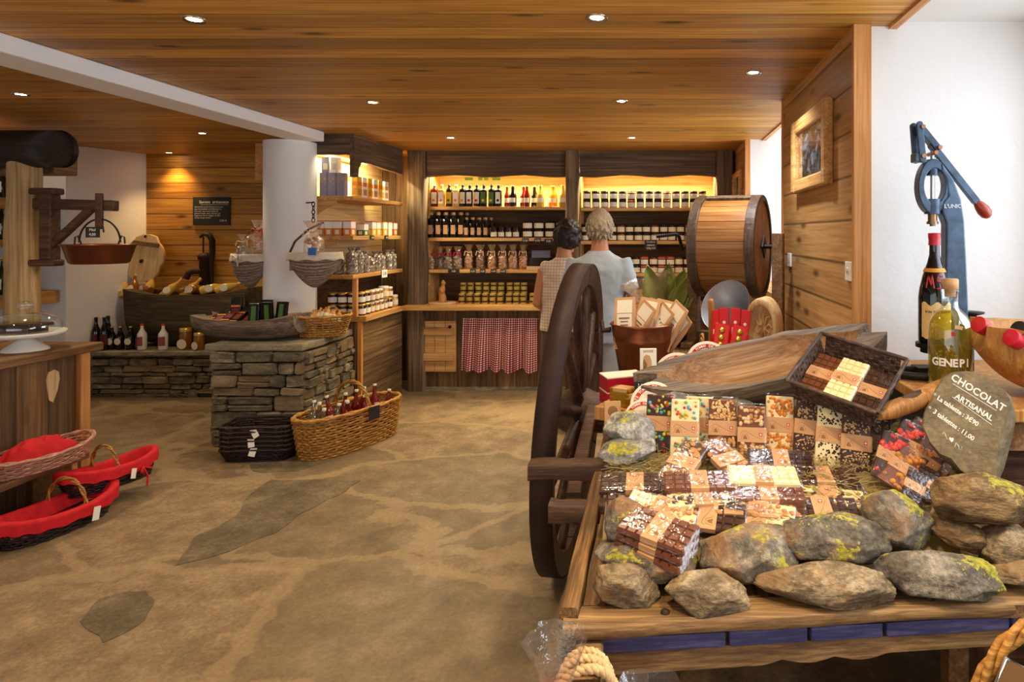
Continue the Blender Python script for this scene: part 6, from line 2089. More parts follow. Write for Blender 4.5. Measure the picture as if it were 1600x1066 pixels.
hl.loft([(c + d.normalized() * 0.05 * q - side * 0.0 + up * 0.0225 * 1.0 - up * 0.004 * (1 - q * q), 0.018 * math.sqrt(max(1 - q * q, 0.01)), 0.003, side, up, 2) for q in [-1 + 0.2 * i for i in range(11)]], 12)
hl.build('carved_hollow', mt['cartdark'], pd)

# ------------------------------------------------------------------ written slate stone
SY, sS = 1.80, 1.80 / F
cxp, cyp = 1522, 662
outl = [(1500, 588), (1522, 587), (1542, 591), (1560, 604), (1572, 612), (1578, 626), (1570, 652), (1560, 672), (1552, 700), (1545, 738), (1518, 742), (1496, 728), (1484, 712), (1468, 706), (1455, 690), (1447, 668), (1451, 650), (1464, 630), (1472, 612), (1484, 598)]
back = [(1508, 592), (1530, 591), (1556, 598), (1578, 612), (1598, 632), (1600, 652), (1592, 676), (1584, 698), (1574, 724), (1562, 745), (1530, 748), (1506, 738), (1492, 720), (1478, 710), (1466, 692), (1460, 670), (1464, 652), (1474, 634), (1482, 616), (1492, 602)]
c0 = PX(cxp, cyp, SY)
sr = thing('slate_sign', 'slate stone with white handwritten chocolate prices behind the brown boulder', 'stone sign', c0, (math.radians(-16), 0, math.radians(-6)))
K = 1.04


def loc2(p, yy, k=1.0):
    return ((p[0] - cxp) * sS * K * k, yy, -(p[1] - cyp) * sS * K * 1.03 * k)


n = len(outl)
mid = [((a[0] * 0.5 + b[0] * 0.5) + 1, a[1] * 0.5 + b[1] * 0.5) for a, b in zip(outl, back)]
vs = [loc2(p, 0.0, 0.985) for p in outl] + [tuple(Vector(loc2(p, 0.008)) + Vector((rng.uniform(-1, 1), 0, rng.uniform(-1, 1))) * 0.002) for p in outl] + \
     [tuple(Vector(loc2(p, 0.035)) + Vector((rng.uniform(-1, 1), rng.uniform(-1, 1), rng.uniform(-1, 1))) * 0.004) for p in mid] + [loc2(p, 0.075) for p in back]
fs = [list(range(n))] + [list(range(3 * n, 4 * n))[::-1]]
for r_ in range(3):
    for i in range(n):
        i2 = (i + 1) % n
        fs.append((r_ * n + i, (r_ + 1) * n + i, (r_ + 1) * n + i2, r_ * n + i2))
MB().add(vs, [f[::-1] for f in fs]).build('stone', mt['signrock'], sr)
tx = MB()


def chalk(s, px, py, size, angd, bold=0.0004, sp=1.0):
    q = loc2((px, py), -0.0005)
    tx.text(s, size, T(*q) @ FACE @ R('Z', angd), bold=bold, spacing=sp, ext=0.0003)


def chalk_line(a, b, r=0.0009):
    tx.tube([loc2(a, -0.0004), loc2(b, -0.0004)], r, 4)


chalk('CHOCOLAT', 1532, 618, 0.0290, -33, 0.0005)
chalk_line((1497, 606), (1556, 643))
chalk('ARTISANAL', 1524, 639, 0.0215, -33.5, 0.0005)
chalk_line((1494, 625), (1547, 663))
chalk('◦La tablette : 3€90'.replace('◦', ''), 1500, 645, 0.0185, -35, 0.0003, 0.95)
chalk('3 tablettes : 11,00', 1492, 665, 0.0185, -36, 0.0003, 0.95)
for (a, b) in ((1469, 622), (1460, 641)):
    tx.tube([loc2((a + 1.5 * math.cos(q), b + 1.5 * math.sin(q)), -0.0004) for q in [2 * PI * i / 8 for i in range(8)]], 0.0006, 4, closed=True)
tx.tube([loc2((x, y), -0.0004) for x, y in ((1475, 678), (1477, 675), (1479, 679), (1480, 684), (1482, 685))], 0.0009, 4)
tx.tube([loc2((x, y), -0.0004) for x, y in ((1491, 695), (1493, 690), (1496, 693), (1497, 698), (1500, 699), (1501, 695))], 0.0009, 4)
hq = [loc2((1487 + 3.2 * x, 685 + 3.2 * y), -0.0006) for x, y in ((0, 1.3), (-1, 0), (-0.9, -0.8), (-0.3, -0.9), (0.1, -0.4), (0.6, -0.8), (1.1, -0.3), (0.9, 0.5))]
tx.add(hq, [list(range(8))])
tx.build('chalk_writing', mt['chalk'], sr)

# ------------------------------------------------------------------ side table in the window niche
struct(MB().bx(1.655, 1.66, 0.26, 2.70, 0, NS).build('wall_niche_lining', mt['oldboardy']))
tb = thing('side_table', 'brown wooden side table in the window niche carrying the corking machine', 'table')
MB().bx(0.875, 1.645, 1.93, 2.70, NS - 0.04, NS).build('table_top', mt['orangewood'], tb, bevel=0.005)
MB().bx(0.90, 1.64, 1.95, 1.975, NS - 0.13, NS - 0.041).build('apron', mt['counter'], tb)
MB().bx(0.95, 1.58, 1.99, 2.01, 0.02, NS - 0.041).build('front_boards', mt['cartdark'], tb)
for x in (0.925, 1.61):
    for y in (1.985, 2.65):
        MB().bx(x - 0.03, x + 0.03, y - 0.03, y + 0.03, 0, NS - 0.041).build('leg', mt['counter'], tb)

# ------------------------------------------------------------------ on the sill: bottles, corking machine, bowl
gX, gY = PX(1484.5, 0, 2.20).x, 2.20
gp = thing('liqueur_bottle', 'clear bottle of yellow herb liqueur with cork stopper and white lettering on the sill', 'bottle', (gX, gY, NS + 0.001))
gr = 0.071
prof = [(0.0, 0.004), (gr * 0.85, 0.0), (gr * 0.98, 0.008), (gr, 0.02), (gr, 0.195), (gr * 0.95, 0.225), (gr * 0.78, 0.25), (gr * 0.52, 0.268), (0.029, 0.276), (0.026, 0.29), (0.026, 0.328), (0.028, 0.332), (0.028, 0.338)]
MB().lathe(prof, 40, cap=False).build('glass_body', mt['glass'], gp)
LQ = Mat('yellow_liqueur')
tr_ = LQ.n('BsdfTransparent', {'Color': lin('f4ea90')})
df_ = LQ.n('BsdfDiffuse', {'Color': lin('d0b83c')})
mx_ = LQ.n('MixShader', {0: 0.16, 1: tr_.outputs[0], 2: df_.outputs[0]})
LQ.nt.links.new(mx_.outputs[0], LQ.nt.nodes['Material Output'].inputs[0])
MB().lathe([(0.0, 0.008), (gr * 0.93, 0.008), (gr * 0.95, 0.02), (gr * 0.95, 0.195), (gr * 0.90, 0.224), (gr * 0.72, 0.248), (0.03, 0.264), (0.0, 0.264)], 40, cap=False).build('liqueur', LQ.m, gp)
MB().lathe([(0.018, 0.315), (0.018, 0.338), (0.027, 0.34), (0.0275, 0.372), (0.025, 0.376), (0, 0.376)], 24).build('cork_stopper', mt['cork'], gp)
hrb = MB()
rr = random.Random(12)
for i in range(16):
    a0 = rr.uniform(0, 2 * PI)
    q0 = Vector((0.03 * math.cos(a0), 0.03 * math.sin(a0), 0.012))
    q1 = q0 + Vector((rr.uniform(-0.03, 0.03), rr.uniform(-0.03, 0.03), rr.uniform(0.05, 0.12)))
    hrb.tube([q0, (q0 + q1) / 2 + Vector((0.004, 0, 0)), q1], 0.0012, 4)
    for k in range(5):
        hrb.ball(tuple(q1 + Vector((rr.uniform(-1, 1), rr.uniform(-1, 1), rr.uniform(-1, 1))) * 0.010), 0.0045, 6)
hrb.build('herb_sprigs', simple('dried_herb', 'b08a18', 0.7), gp)


def wrap_text(mb, s, size, r, z, a_c, step, bold=0.0006):
    for i, ch_ in enumerate(s):
        a = a_c + (i - (len(s) - 1) / 2) * step
        mb.text(ch_, size, T(r * math.cos(a), r * math.sin(a), z) @ R('Z', math.degrees(a) + 90) @ FACE, bold=bold)


g = MB()
wrap_text(g, 'GENEPI', 0.036, gr + 0.0006, 0.098, -PI / 2 - 0.36, 0.305, 0.0012)
g.build('white_lettering', mt['whitepaper'], gp)
g = MB()
q = gr + 0.0008
for (a, z, w2, h2) in ((-PI / 2 - 0.30, 0.196, 0.007, 0.008),):
    g.box((0, 0, 0), (0.012, 0.0006, 0.014), T(q * math.cos(a), q * math.sin(a), z) @ R('Z', math.degrees(a) + 90))
g.build('red_crest', mt['red'], gp)
a = -PI / 2 - 0.05
MB().box((0, 0, 0), (0.026, 0.0006, 0.012), T(q * math.cos(a), q * math.sin(a), 0.218) @ R('Z', math.degrees(a) + 90) @ R('Y', 12)).build('price_sticker', mt['beige'], gp)
a = -PI / 2 + 1.05
MB().box((0, 0, 0), (0.018, 0.0006, 0.05), T(q * math.cos(a), q * math.sin(a), 0.12) @ R('Z', math.degrees(a) + 90)).build('barcode_sticker', simple('pale_blue_sticker', 'b8d0e8', 0.5), gp)

ckY = 2.42
s_ = ckY / F


def CK(px, py):
    return ((px - 1487) * s_, -(py - 572) * s_)


cz0 = NS + 0.001
ckx = PX(1487, 0, ckY).x
zoff = PX(0, 572, ckY).z
ck_ = thing('bottle_corker', 'blue grey cast iron bottle corking machine with red wooden lever grip on the sill', 'corking machine', (ckx, ckY, zoff))
body = [CK(*p) for p in ((1466, 252), (1472, 262), (1485, 280), (1497, 312), (1502, 345), (1505, 400), (1508, 470), (1509, 530), (1512, 570), (1466, 570), (1468, 530), (1471, 470), (1474, 400), (1474, 350), (1468, 334), (1467, 325), (1470, 314), (1477, 306), (1473, 280), (1466, 268))]
MB().prism(body, 0.055, T(0, 0.0275, 0) @ FACE).build('column', mt['corker'], ck_, bevel=0.007)
ro = [CK(1455 + 23.5 * math.cos(a), 292 + 43 * math.sin(a)) for a in [2 * PI * i / 40 for i in range(40)]]
ri = [CK(1457 + 16.5 * math.cos(a), 291 + 27 * math.sin(a)) for a in [2 * PI * i / 40 for i in range(40)]]
vs = [(x, -0.024, z) for x, z in ro] + [(x, -0.024, z) for x, z in ri] + [(x, 0.024, z) for x, z in ro] + [(x, 0.024, z) for x, z in ri]
fs = []
for i in range(40):
    j = (i + 1) % 40
    fs += [(i, 40 + i, 40 + j, j), (80 + i, 80 + j, 120 + j, 120 + i), (i, j, 80 + j, 80 + i), (40 + i, 120 + i, 120 + j, 40 + j)]
MB().add(vs, fs).build('ring_frame', mt['corker'], ck_, bevel=0.004)
x, z = CK(1457, 262)
MB().cyl(0.022, z - 0.03, z + 0.03, 20, T(x, 0, 0)).build('upper_collar', mt['corker'], ck_, bevel=0.003)
x, z = CK(1457, 323)
MB().cyl(0.030, z - 0.028, z + 0.028, 24, T(x, 0, 0)).build('lower_collar', mt['corker'], ck_, bevel=0.004)
x, z0_ = CK(1457, 352)
_, z1_ = CK(1457, 336)
MB().cyl(0.017, z0_ + 0.012, z1_ + 0.01, 20, T(x, 0, 0)).cyl(0.021, z0_ + 0.004, z0_ + 0.014, 20, T(x, 0, 0)).cyl(0.010, z0_ - 0.004, z0_ + 0.005, 16, T(x, 0, 0)).build('nozzle', simple('worn_brass', '8a6e50', 0.35, 0.8), ck_)
_, z2_ = CK(1457, 226)
MB().cyl(0.008, z1_, z2_, 16, T(x, 0, 0)).build('plunger_rod', mt['steel'], ck_)


def link(p, q, w, y0, y1):
    (x0, z0), (x1, z1) = CK(*p), CK(*q)
    L = math.hypot(x1 - x0, z1 - z0)
    a = math.atan2(z1 - z0, x1 - x0)
    n_ = 8
    poly = [(L + w * math.cos(t), w * math.sin(t)) for t in [-PI / 2 + PI * i / n_ for i in range(n_ + 1)]] + [(w * math.cos(t), w * math.sin(t)) for t in [PI / 2 + PI * i / n_ for i in range(n_ + 1)]]
    return MB().prism(poly, y1 - y0, T(x0, y1, z0) @ FACE @ R('Z', math.degrees(a)))


link((1433, 196), (1438, 250), 0.012, -0.028, -0.016).build('side_link', mt['corker'], ck_, bevel=0.002)
link((1430, 196), (1434, 250), 0.012, 0.012, 0.026).build('side_link', mt['corker'], ck_, bevel=0.002)
MB().bx(*[CK(1426, 0)[0], CK(1444, 0)[0]], -0.024, 0.024, CK(0, 254)[1], CK(0, 240)[1]).build('link_block', mt['corker'], ck_, bevel=0.004)
link((1437, 200), (1463, 232), 0.012, -0.02, 0.02).build('lever_link', mt['corker'], ck_, bevel=0.002)
link((1456, 228), (1524, 314), 0.013, -0.012, 0.012).build('lever', mt['corker'], ck_, bevel=0.002)
pv = MB()
for pp in ((1437, 200), (1438, 245), (1463, 232), (1457, 240)):
    x, z = CK(*pp)
    pv.cyl(0.008, -0.036, 0.036, 12, T(x, 0, z) @ R('X', 90))
pv.build('pivot_pins', simple('copper_pin', '9a6a4a', 0.4, 0.7), ck_)
(x0, z0), (x1, z1) = CK(1524, 314), CK(1546, 340)
dd = Vector((x1 - x0, 0, z1 - z0))
MB().tube([(x0, 0, z0)] + [tuple(Vector((x0, 0, z0)) + dd * t) for t in (0.1, 0.3, 0.55, 0.8, 0.95, 1.0)], [0.011, 0.014, 0.02, 0.024, 0.022, 0.013, 0.003], 14).build('lever_grip', mt['redwood'], ck_)
g = MB()
x, z = CK(1483, 323)
g.text("L'UNIC", 0.0205, T(x, -0.029, z) @ FACE, ext=0.0015, bold=0.0008)
g.build('raised_lettering', simple('pale_worn_paint', 'b8c4cc', 0.5), ck_)
zb = NS + 0.001 - zoff
x, z = CK(1451, 532)
MB().cyl(0.066, z - 0.016, z - 0.001, 28, T(x, -0.05, 0)).cyl(0.05, z - 0.035, z - 0.016, 24, T(x, -0.05, 0)).build('bottle_rest', mt['iron'], ck_, bevel=0.003)
MB().cyl(0.014, zb + 0.02, z - 0.02, 12, T(x, -0.05, 0)).build('rest_rod', mt['iron'], ck_)
bp = MB().tube([((1 if i < 0 else 1) * 0.135 * math.cos(a) - 0.10, 0.07 * math.sin(a) - 0.06, zb + 0.016) for i, a in [(k, 2 * PI * k / 28) for k in range(28)]], 0.015, 8, closed=True)
bp.bx(-0.14, 0.06, -0.035, 0.035, zb, zb + 0.03)
bp.build('base_frame', mt['iron'], ck_)
x, z = CK(1530, 491)
MB().lathe([(0.015, z - 0.03), (0.02, z - 0.012), (0.045, z - 0.004), (0.047, z + 0.002), (0, z + 0.003)], 24, T(x, 0.06, 0)).build('rear_disc', mt['iron'], ck_)
MB().cyl(0.010, zb, z - 0.02, 10, T(x, 0.06, 0)).build('rear_rod', mt['iron'], ck_)

wb = thing('wine_magnum', 'big dark wine bottle with red wax cap and cream label under the corking machine', 'bottle', (ckx + CK(1451, 0)[0], ckY - 0.05, zoff + CK(0, 532)[1] + 0.0005))
br = 0.0565
hB = 0.405
MB().lathe([(br * 0.9, 0), (br, 0.008), (br, 0.165), (br * 0.93, 0.20), (br * 0.72, 0.25), (br * 0.45, 0.295), (0.0185, 0.325), (0.0175, 0.36), (0.019, 0.385), (0.0185, hB - 0.005)], 36).build('glass_body', mt['darkglass'], wb)
MB().lathe([(0.0215, hB - 0.045), (0.0205, hB - 0.025), (0.0225, hB - 0.012), (0.0222, hB), (0, hB + 0.001)], 24).build('wax_cap', simple('red_wax', 'c02430', 0.35), wb)
m = MB()
q = br + 0.0008
for i in range(14):
    a0, a1 = -PI / 2 - 1.25 + 2.2 * i / 14, -PI / 2 - 1.25 + 2.2 * (i + 1) / 14
    zt0, zt1 = [0.148 + 0.008 * math.sin(k * 1.2) for k in (i, i + 1)]
    zl0, zl1 = [0.022 + 0.004 * math.sin(k * 1.6 + 1) for k in (i, i + 1)]
    m.add([(q * math.cos(a0), q * math.sin(a0), zl0), (q * math.cos(a1), q * math.sin(a1), zl1), (q * math.cos(a1), q * math.sin(a1), zt1), (q * math.cos(a0), q * math.sin(a0), zt0)], [(0, 1, 2, 3)], None, True)
lb_ = m.build('label', simple('cream_parchment', 'e2bd7e', 0.8), wb)
g = MB()
wrap_text(g, 'VIN DE SAVOIE', 0.0125, q + 0.0006, 0.118, -PI / 2 - 0.1, 0.135, 0.0002)
wrap_text(g, 'Mondeuse', 0.008, q + 0.0006, 0.098, -PI / 2 - 0.2, 0.085, 0.0)
g.build('lettering', simple('dark_ink', '3a2416', 0.8), lb_)
MB().lathe([(0.0405, 0.262), (0.0345, 0.276)], 30, cap=False).build('neck_band', simple('orange_band', 'd8922e', 0.6), wb)
g = MB()


def surf(a, z):
    r = br * 0.93 + (br * 0.72 - br * 0.93) * (z - 0.20) / 0.05 if z > 0.2 else br * 0.93
    return ((r + 0.002) * math.cos(a), (r + 0.002) * math.sin(a), z)


for pts in ([(-0.95, 0.205), (-0.9, 0.25), (-0.62, 0.215), (-0.6, 0.25), (-0.42, 0.205)], [(0.28, 0.248), (-0.12, 0.25), (-0.2, 0.23), (0.12, 0.225), (0.16, 0.206), (-0.25, 0.203)]):
    pp = []
    for (a0, z0), (a1, z1) in zip(pts, pts[1:]):
        pp += [surf(-PI / 2 + a0 + (a1 - a0) * t / 5, z0 + (z1 - z0) * t / 5) for t in range(5)]
    pp.append(surf(-PI / 2 + pts[-1][0], pts[-1][1]))
    g.tube(pp, 0.0028, 6)
g.build('red_wax_letters', simple('red_wax_script', 'b82c28', 0.35), wb)

bw = dugout('wooden_bowl', 'long brown hollowed wooden bowl of red capped flasks on the side table', 0.58, 0.32, 0.22, (1.345, 2.07, NS + 0.004), (0, math.radians(3), math.radians(-14)), mt['orangewood'], 0.3, 0.02, 0.12, thickend=0.04, rimrise=0.0)
for i, (px, py, Y, c_) in enumerate(((1534, 510, 2.08, 'red'), (1585, 531, 1.98, 'pink red'), (1597, 518, 2.0, 'dark'))):
    p = PX(px, py, Y)
    t = thing('capped_flask', 'glass flask with %s cap in the wooden bowl, %s from the corker' % (c_, ORD[i]), 'flask', p, (math.radians(25), math.radians(-62), 0), 'flasks in the wooden bowl')
    MB().lathe([(0.026, -0.02), (0.027, 0.022), (0, 0.024)], 20).build('cap', {'red': mt['red'], 'pink red': mt['redbox'], 'dark': mt['black']}[c_], t, bevel=0.002)
    MB().lathe([(0.017, -0.16), (0.017, -0.06), (0.02, -0.02)], 16).build('glass_tube', mt['cellofoil'], t)
    MB().lathe([(0.012, -0.155), (0.012, -0.07)], 12).build('contents', mt['juiceR'], t)

# ------------------------------------------------------------------ the churn and its neighbours on the cart deck
cY = 3.92
cc = PX(1143, 385, cY)
chn = thing('butter_churn', 'large drum shaped wooden butter churn on its stand, beside the boarded wall', 'butter churn', (cc.x, cY, 0), (0, 0, math.radians(-20)))
CR_, CLh, CZc = 0.296, 0.185, cc.z
Mc = T(0, 0, CZc) @ R('Y', 90)
m = MB()
ns = 15
for k in range(ns):
    a0, a1 = 2 * PI * k / ns + 0.006, 2 * PI * (k + 1) / ns - 0.006
    vs, fs = [], []
    for i in range(4):
        a = a0 + (a1 - a0) * i / 3
        for (r, z) in ((CR_, -CLh), (CR_, CLh), (CR_ - 0.03, CLh), (CR_ - 0.03, -CLh)):
            vs.append((r * math.cos(a), r * math.sin(a), z))
    for i in range(3):
        for j in range(4):
            fs.append((i * 4 + j, (i + 1) * 4 + j, (i + 1) * 4 + (j + 1) % 4, i * 4 + (j + 1) % 4))
    fs += [(0, 1, 2, 3), (15, 14, 13, 12)]
    m.add(vs, fs, Mc)
m.cyl(CR_ - 0.012, -CLh + 0.01, CLh - 0.01, 48, Mc)
m.build('stave_drum', mt['churn'], chn, bevel=0.002)
for s in (-1, 1):
    z0, z1 = sorted((s * (CLh - 0.045), s * (CLh + 0.012)))
    MB().lathe([(CR_ - 0.004, z0), (CR_ + 0.016, z0), (CR_ + 0.016, z1), (CR_ - 0.02, z1)], 56, Mc, smooth=False, cap=False).build('rim_hoop', mt['churndark'], chn, bevel=0.004)
    fm = MB()
    for k in range(4):
        w0 = -CR_ + 2 * CR_ * k / 4
        w1 = w0 + CR_ / 2 - 0.004
        poly = [(w0, -math.sqrt(max(CR_ ** 2 - w0 ** 2, 0)) * 0.99)]
        poly = [(x_, -math.sqrt(max((CR_ - 0.012) ** 2 - x_ * x_, 0))) for x_ in [w0 + (w1 - w0) * i / 6 for i in range(7)]] + [(x_, math.sqrt(max((CR_ - 0.012) ** 2 - x_ * x_, 0))) for x_ in [w1 + (w0 - w1) * i / 6 for i in range(7)]]
        fm.prism(poly, 0.02, Mc @ T(0, 0, s * (CLh - 0.006) - 0.01) @ R('Z', 90))
    fm.build('end_board', mt['churn'], chn)
lid_a = [math.radians(68 + 4 * i) for i in range(12)]
m = MB()
vs, fs = [], []
for a in lid_a:
    for (r, x_) in ((CR_ + 0.001, -0.13), (CR_ + 0.016, -0.13), (CR_ + 0.016, 0.14), (CR_ + 0.001, 0.14)):
        vs.append((x_, -r * math.cos(a), CZc + r * math.sin(a)))
for i in range(11):
    for j in range(4):
        fs.append((i * 4 + j, i * 4 + (j + 1) % 4, (i + 1) * 4 + (j + 1) % 4, (i + 1) * 4 + j))
fs += [(0, 3, 2, 1), (44, 45, 46, 47)]
m.add(vs, fs).build('hatch', mt['old'], chn)
for x_, top in ((-CLh - 0.055, CZc - 0.12), (CLh + 0.10, CZc + 0.08)):
    lg = MB().bx(x_ - 0.032, x_ + 0.032, -0.045, 0.045, DECK + 0.001, top).build('stand_leg', mt['counter'], chn, bevel=0.006)
MB().bx(-CLh - 0.07, CLh + 0.12, -0.04, 0.04, DECK + 0.03, DECK + 0.09).build('stand_rail', mt['churndark'], chn, bevel=0.005)
for x_ in (-CLh - 0.055, CLh + 0.10):
    MB().bx(x_ - 0.035, x_ + 0.035, -0.17, 0.2, DECK + 0.001, DECK + 0.035).build('stand_foot', mt['carty'], chn, bevel=0.005)
MB().cyl(0.013, CLh, CLh + 0.1, 14, Mc).cyl(0.013, -CLh - 0.10, -CLh, 14, Mc).build('axle', mt['iron'], chn)
MB().box((0, 0, 0), (0.008, 0.10, 0.10), T(CLh + 0.016, 0, CZc) @ R('X', 45)).build('axle_plate', mt['iron'], chn)
MB().tube([(-CLh - 0.09, 0, CZc), (-CLh - 0.11, 0, CZc), (-CLh - 0.115, -0.05, CZc - 0.02), (-CLh - 0.12, -0.10, CZc + 0.06), (-CLh - 0.13, -0.12, CZc + 0.075), (-CLh - 0.26, -0.12, CZc + 0.06)], 0.011, 8).build('crank', mt['iron'], chn)

p = PX(1042, 0, 4.02)
mc = thing('milk_can', 'dull grey metal can behind the copper bucket, holding the leafy bunch', 'metal can', (p.x, 4.0, DECK + 0.001))
MB().lathe([(0.12, 0), (0.125, 0.01), (0.122, 0.2), (0.115, 0.215), (0.118, 0.225), (0.11, 0.225), (0.108, 0.03), (0, 0.03)], 28).build('can', mt['greymetal'], mc)
pl = thing('leafy_bunch', 'bunch of broad green leaves in cellophane standing in the grey can', 'leaves', (p.x + 0.0, 4.0, DECK + 0.1))
rr = random.Random(8)
for k in range(18):
    a = rr.uniform(-1.5, 1.5)
    d = Vector((math.sin(a) * 0.5, -0.25 + rr.uniform(-0.2, 0.2), 1.0)).normalized()
    L = rr.uniform(0.16, 0.30)
    sd = d.cross(Vector((0.2, 1, 0.1))).normalized()
    nn_ = sd.cross(d)
    lf = MB()
    base_ = Vector((0.02 * math.sin(k), 0, 0.02))
    lf.grid(lambda u_, v_: tuple(base_ + d * (0.08 + L * v_) + sd * ((u_ - 0.5) * 0.13 * math.sin(PI * min(v_ * 0.95 + 0.05, 1)) ** 0.8) + nn_ * (0.03 * math.cos((u_ - 0.5) * 3) + 0.13 * v_ * v_)), 6, 12)
    lf.build('leaf', mt['leaf'], pl, solid=0.002)
w = MB().lathe([(0.03, 0.0), (0.07, 0.12), (0.13, 0.24), (0.15, 0.28)], 18, T(-0.05, -0.06, 0.06) @ R('Y', -18), wob=lambda a, z: 1 + 0.12 * math.sin(a * 6 + z * 30), cap=False)
w.build('cellophane', mt['cellofoil'], pl)
p = PX(1146, 488, 3.62)
zf = thing('zinc_funnel', 'shiny zinc funnel lying under the butter churn', 'funnel', (p.x, 3.60, p.z + 0.0), (math.radians(62), 0, math.radians(-40)))
MB().lathe([(0.15, 0.10), (0.153, 0.105), (0.13, 0.06), (0.04, -0.10), (0.028, -0.17), (0.024, -0.17), (0.036, -0.10), (0.126, 0.06), (0.15, 0.10)], 36, cap=False).build('cone', mt['zinc'], zf)

# copper bucket with kraft bags
bY = 2.95
p = PX(1005, 0, bY)
cbk = thing('copper_bucket', 'tapered copper bucket full of kraft paper bags behind the cart wheel', 'bucket', (p.x, bY, DECK + 0.001))
MB().lathe([(0, 0.004), (0.098, 0), (0.103, 0.006), (0.136, 0.20), (0.139, 0.205), (0.138, 0.212), (0.147, 0.27), (0.154, 0.277), (0.151, 0.283), (0.143, 0.275), (0.132, 0.20), (0.098, 0.012), (0, 0.012)], 44, cap=False).build('bucket_body', mt['copper'], cbk)
h_ = MB()
for s in (-1, 1):
    h_.tube([(s * 0.15, -0.03, 0.25), (s * 0.185, -0.02, 0.245), (s * 0.19, 0.0, 0.285), (s * 0.185, 0.02, 0.245), (s * 0.15, 0.03, 0.25)], 0.009, 8)
h_.build('ear', mt['rust'], cbk)
BG = [(975, 492, -3, -4, -0.06), (992, 490, -2, 28, 0.0), (1004, 492, -4, 10, -0.05), (1016, 492, -5, 20, -0.02), (1024, 490, 4, 34, 0.04), (1034, 494, -8, 14, -0.06), (1042, 490, 0, 30, 0.0), (1050, 494, 6, 42, 0.05)]
bgp = None
for i, (px, py, lean, roll, dy) in enumerate(BG):
    q = PX(px, py, bY + dy)
    t = thing('kraft_bag', 'x', 'paper bag')
    vs = [(-0.05, -0.014, 0), (0.05, -0.014, 0), (0.05, 0.014, 0), (-0.05, 0.014, 0), (-0.05, -0.012, 0.16), (0.05, -0.012, 0.16), (0.05, 0.012, 0.16), (-0.05, 0.012, 0.16), (-0.048, -0.002, 0.235), (0.048, -0.002, 0.235), (0.048, 0.002, 0.235), (-0.048, 0.002, 0.235)]
    fs = [(3, 2, 1, 0), (8, 9, 10, 11)] + [(r_ * 4 + k, r_ * 4 + (k + 1) % 4, r_ * 4 + 4 + (k + 1) % 4, r_ * 4 + 4 + k) for r_ in range(2) for k in range(4)]
    MB().add(vs, fs).build('bag', mt['kraft'], t)
    MB().add([(-0.036, -0.0145, 0.03), (0.036, -0.0145, 0.03), (0.036, -0.0128, 0.158), (-0.036, -0.0128, 0.158)], [(0, 1, 2, 3)]).add([(-0.036, -0.0126, 0.162), (0.036, -0.0126, 0.162), (0.036, -0.0042, 0.222), (-0.036, -0.0042, 0.222)], [(0, 1, 2, 3)]).build('label', mt['paper'], t)
    MB().bx(-0.025, 0.025, -0.0150, -0.0142, 0.135, 0.141).bx(-0.018, 0.018, -0.0150, -0.0142, 0.12, 0.125).bx(-0.018, 0.018, -0.0150, -0.0142, 0.105, 0.109).build('print', mt['kraftdark'], t)
    t.location = (q.x - 0.075 * math.sin(math.radians(roll)), q.y, q.z - 0.155)
    t.rotation_euler = (math.radians(-10 + lean), math.radians(roll), math.radians(-50 if roll > 25 else (6 if i % 2 else -14)))
    tag(t, 'kraft paper bag with cream label in the copper bucket, %s from the man' % ORD[i], None, 'kraft bags in the copper bucket')

# red boxes, gold wrapped bars on wooden block, marmot card
for i in range(2):
    carton('gift_box', ('crimson and cream gift box, upper of two beside the copper bucket', 'crimson and cream gift box, lower one of two beside the copper bucket')[1 - i], 'box', 0.16, 0.11, 0.058, mt['redbox'], (PX(972, 0, 2.62).x, 2.62, DECK + 0.001 + 0.059 * i), math.radians(22), [('cream_top', mt['paper'], 0.93, 1.006, 1.0)])
gb = MB().bx(-0.075, 0.075, -0.06, 0.06, 0, 0.05)
blk = tag(gb.build('wooden_block', mt['orangewood'], bevel=0.004, loc=(PX(968, 0, 2.40).x, 2.40, DECK + 0.001), rot=(0, 0, math.radians(-24))), 'orange brown wooden block under the gold wrapped bars', 'wooden block')
for j, (dx, dy, n_) in enumerate(((0.0, 0.012, 5), (0.062, -0.035, 4))):
    for i in range(n_):
        t = thing('gold_bar', 'small gold foil wrapped bar, %s stack on the wooden block, %s from its bottom' % (('taller', 'lower')[j], ORD[i]), 'sweet', (PX(974, 0, 2.38).x + dx, 2.38 + dy, DECK + 0.0515 + 0.0135 * i), (0, 0, math.radians(-24 + rng.uniform(-6, 6))), 'gold foil bars')
        MB().bx(-0.045, 0.045, -0.028, 0.028, 0, 0.0125).build('foil', mt['gold'], t, bevel=0.003)
        MB().bx(-0.03, 0.03, -0.0285, 0.0285, -0.0002, 0.0129).build('sleeve', mt['gold' if i < n_ - 1 else 'kraft'], t)
q = PX(1013, 577, 2.47)
mcard = thing('printed_carton', 'tall cream carton printed with a tan animal, in front of the copper bucket', 'carton', (q.x, q.y, q.z - 0.077), (math.radians(-5), 0, math.radians(4)))
MB().bx(-0.032, 0.032, -0.012, 0.012, 0, 0.155).build('carton', mt['paper'], mcard, bevel=0.001)
an = [(-0.008, 0.0), (0.02, 0.0), (0.024, 0.03), (0.022, 0.06), (0.014, 0.085), (0.012, 0.11), (0.006, 0.128), (-0.008, 0.133), (-0.018, 0.125), (-0.021, 0.10), (-0.020, 0.075), (-0.013, 0.06), (-0.017, 0.05), (-0.008, 0.035)]
MB().prism(an, 0.0006, T(0, -0.012, 0) @ FACE).build('animal_print', mt['kraft'], mcard)
MB().prism([(-0.019, 0.12), (-0.004, 0.095), (-0.012, 0.07), (-0.020, 0.078)], 0.0008, T(0, -0.012, 0) @ FACE).build('shade_print', mt['kraftdark'], mcard)
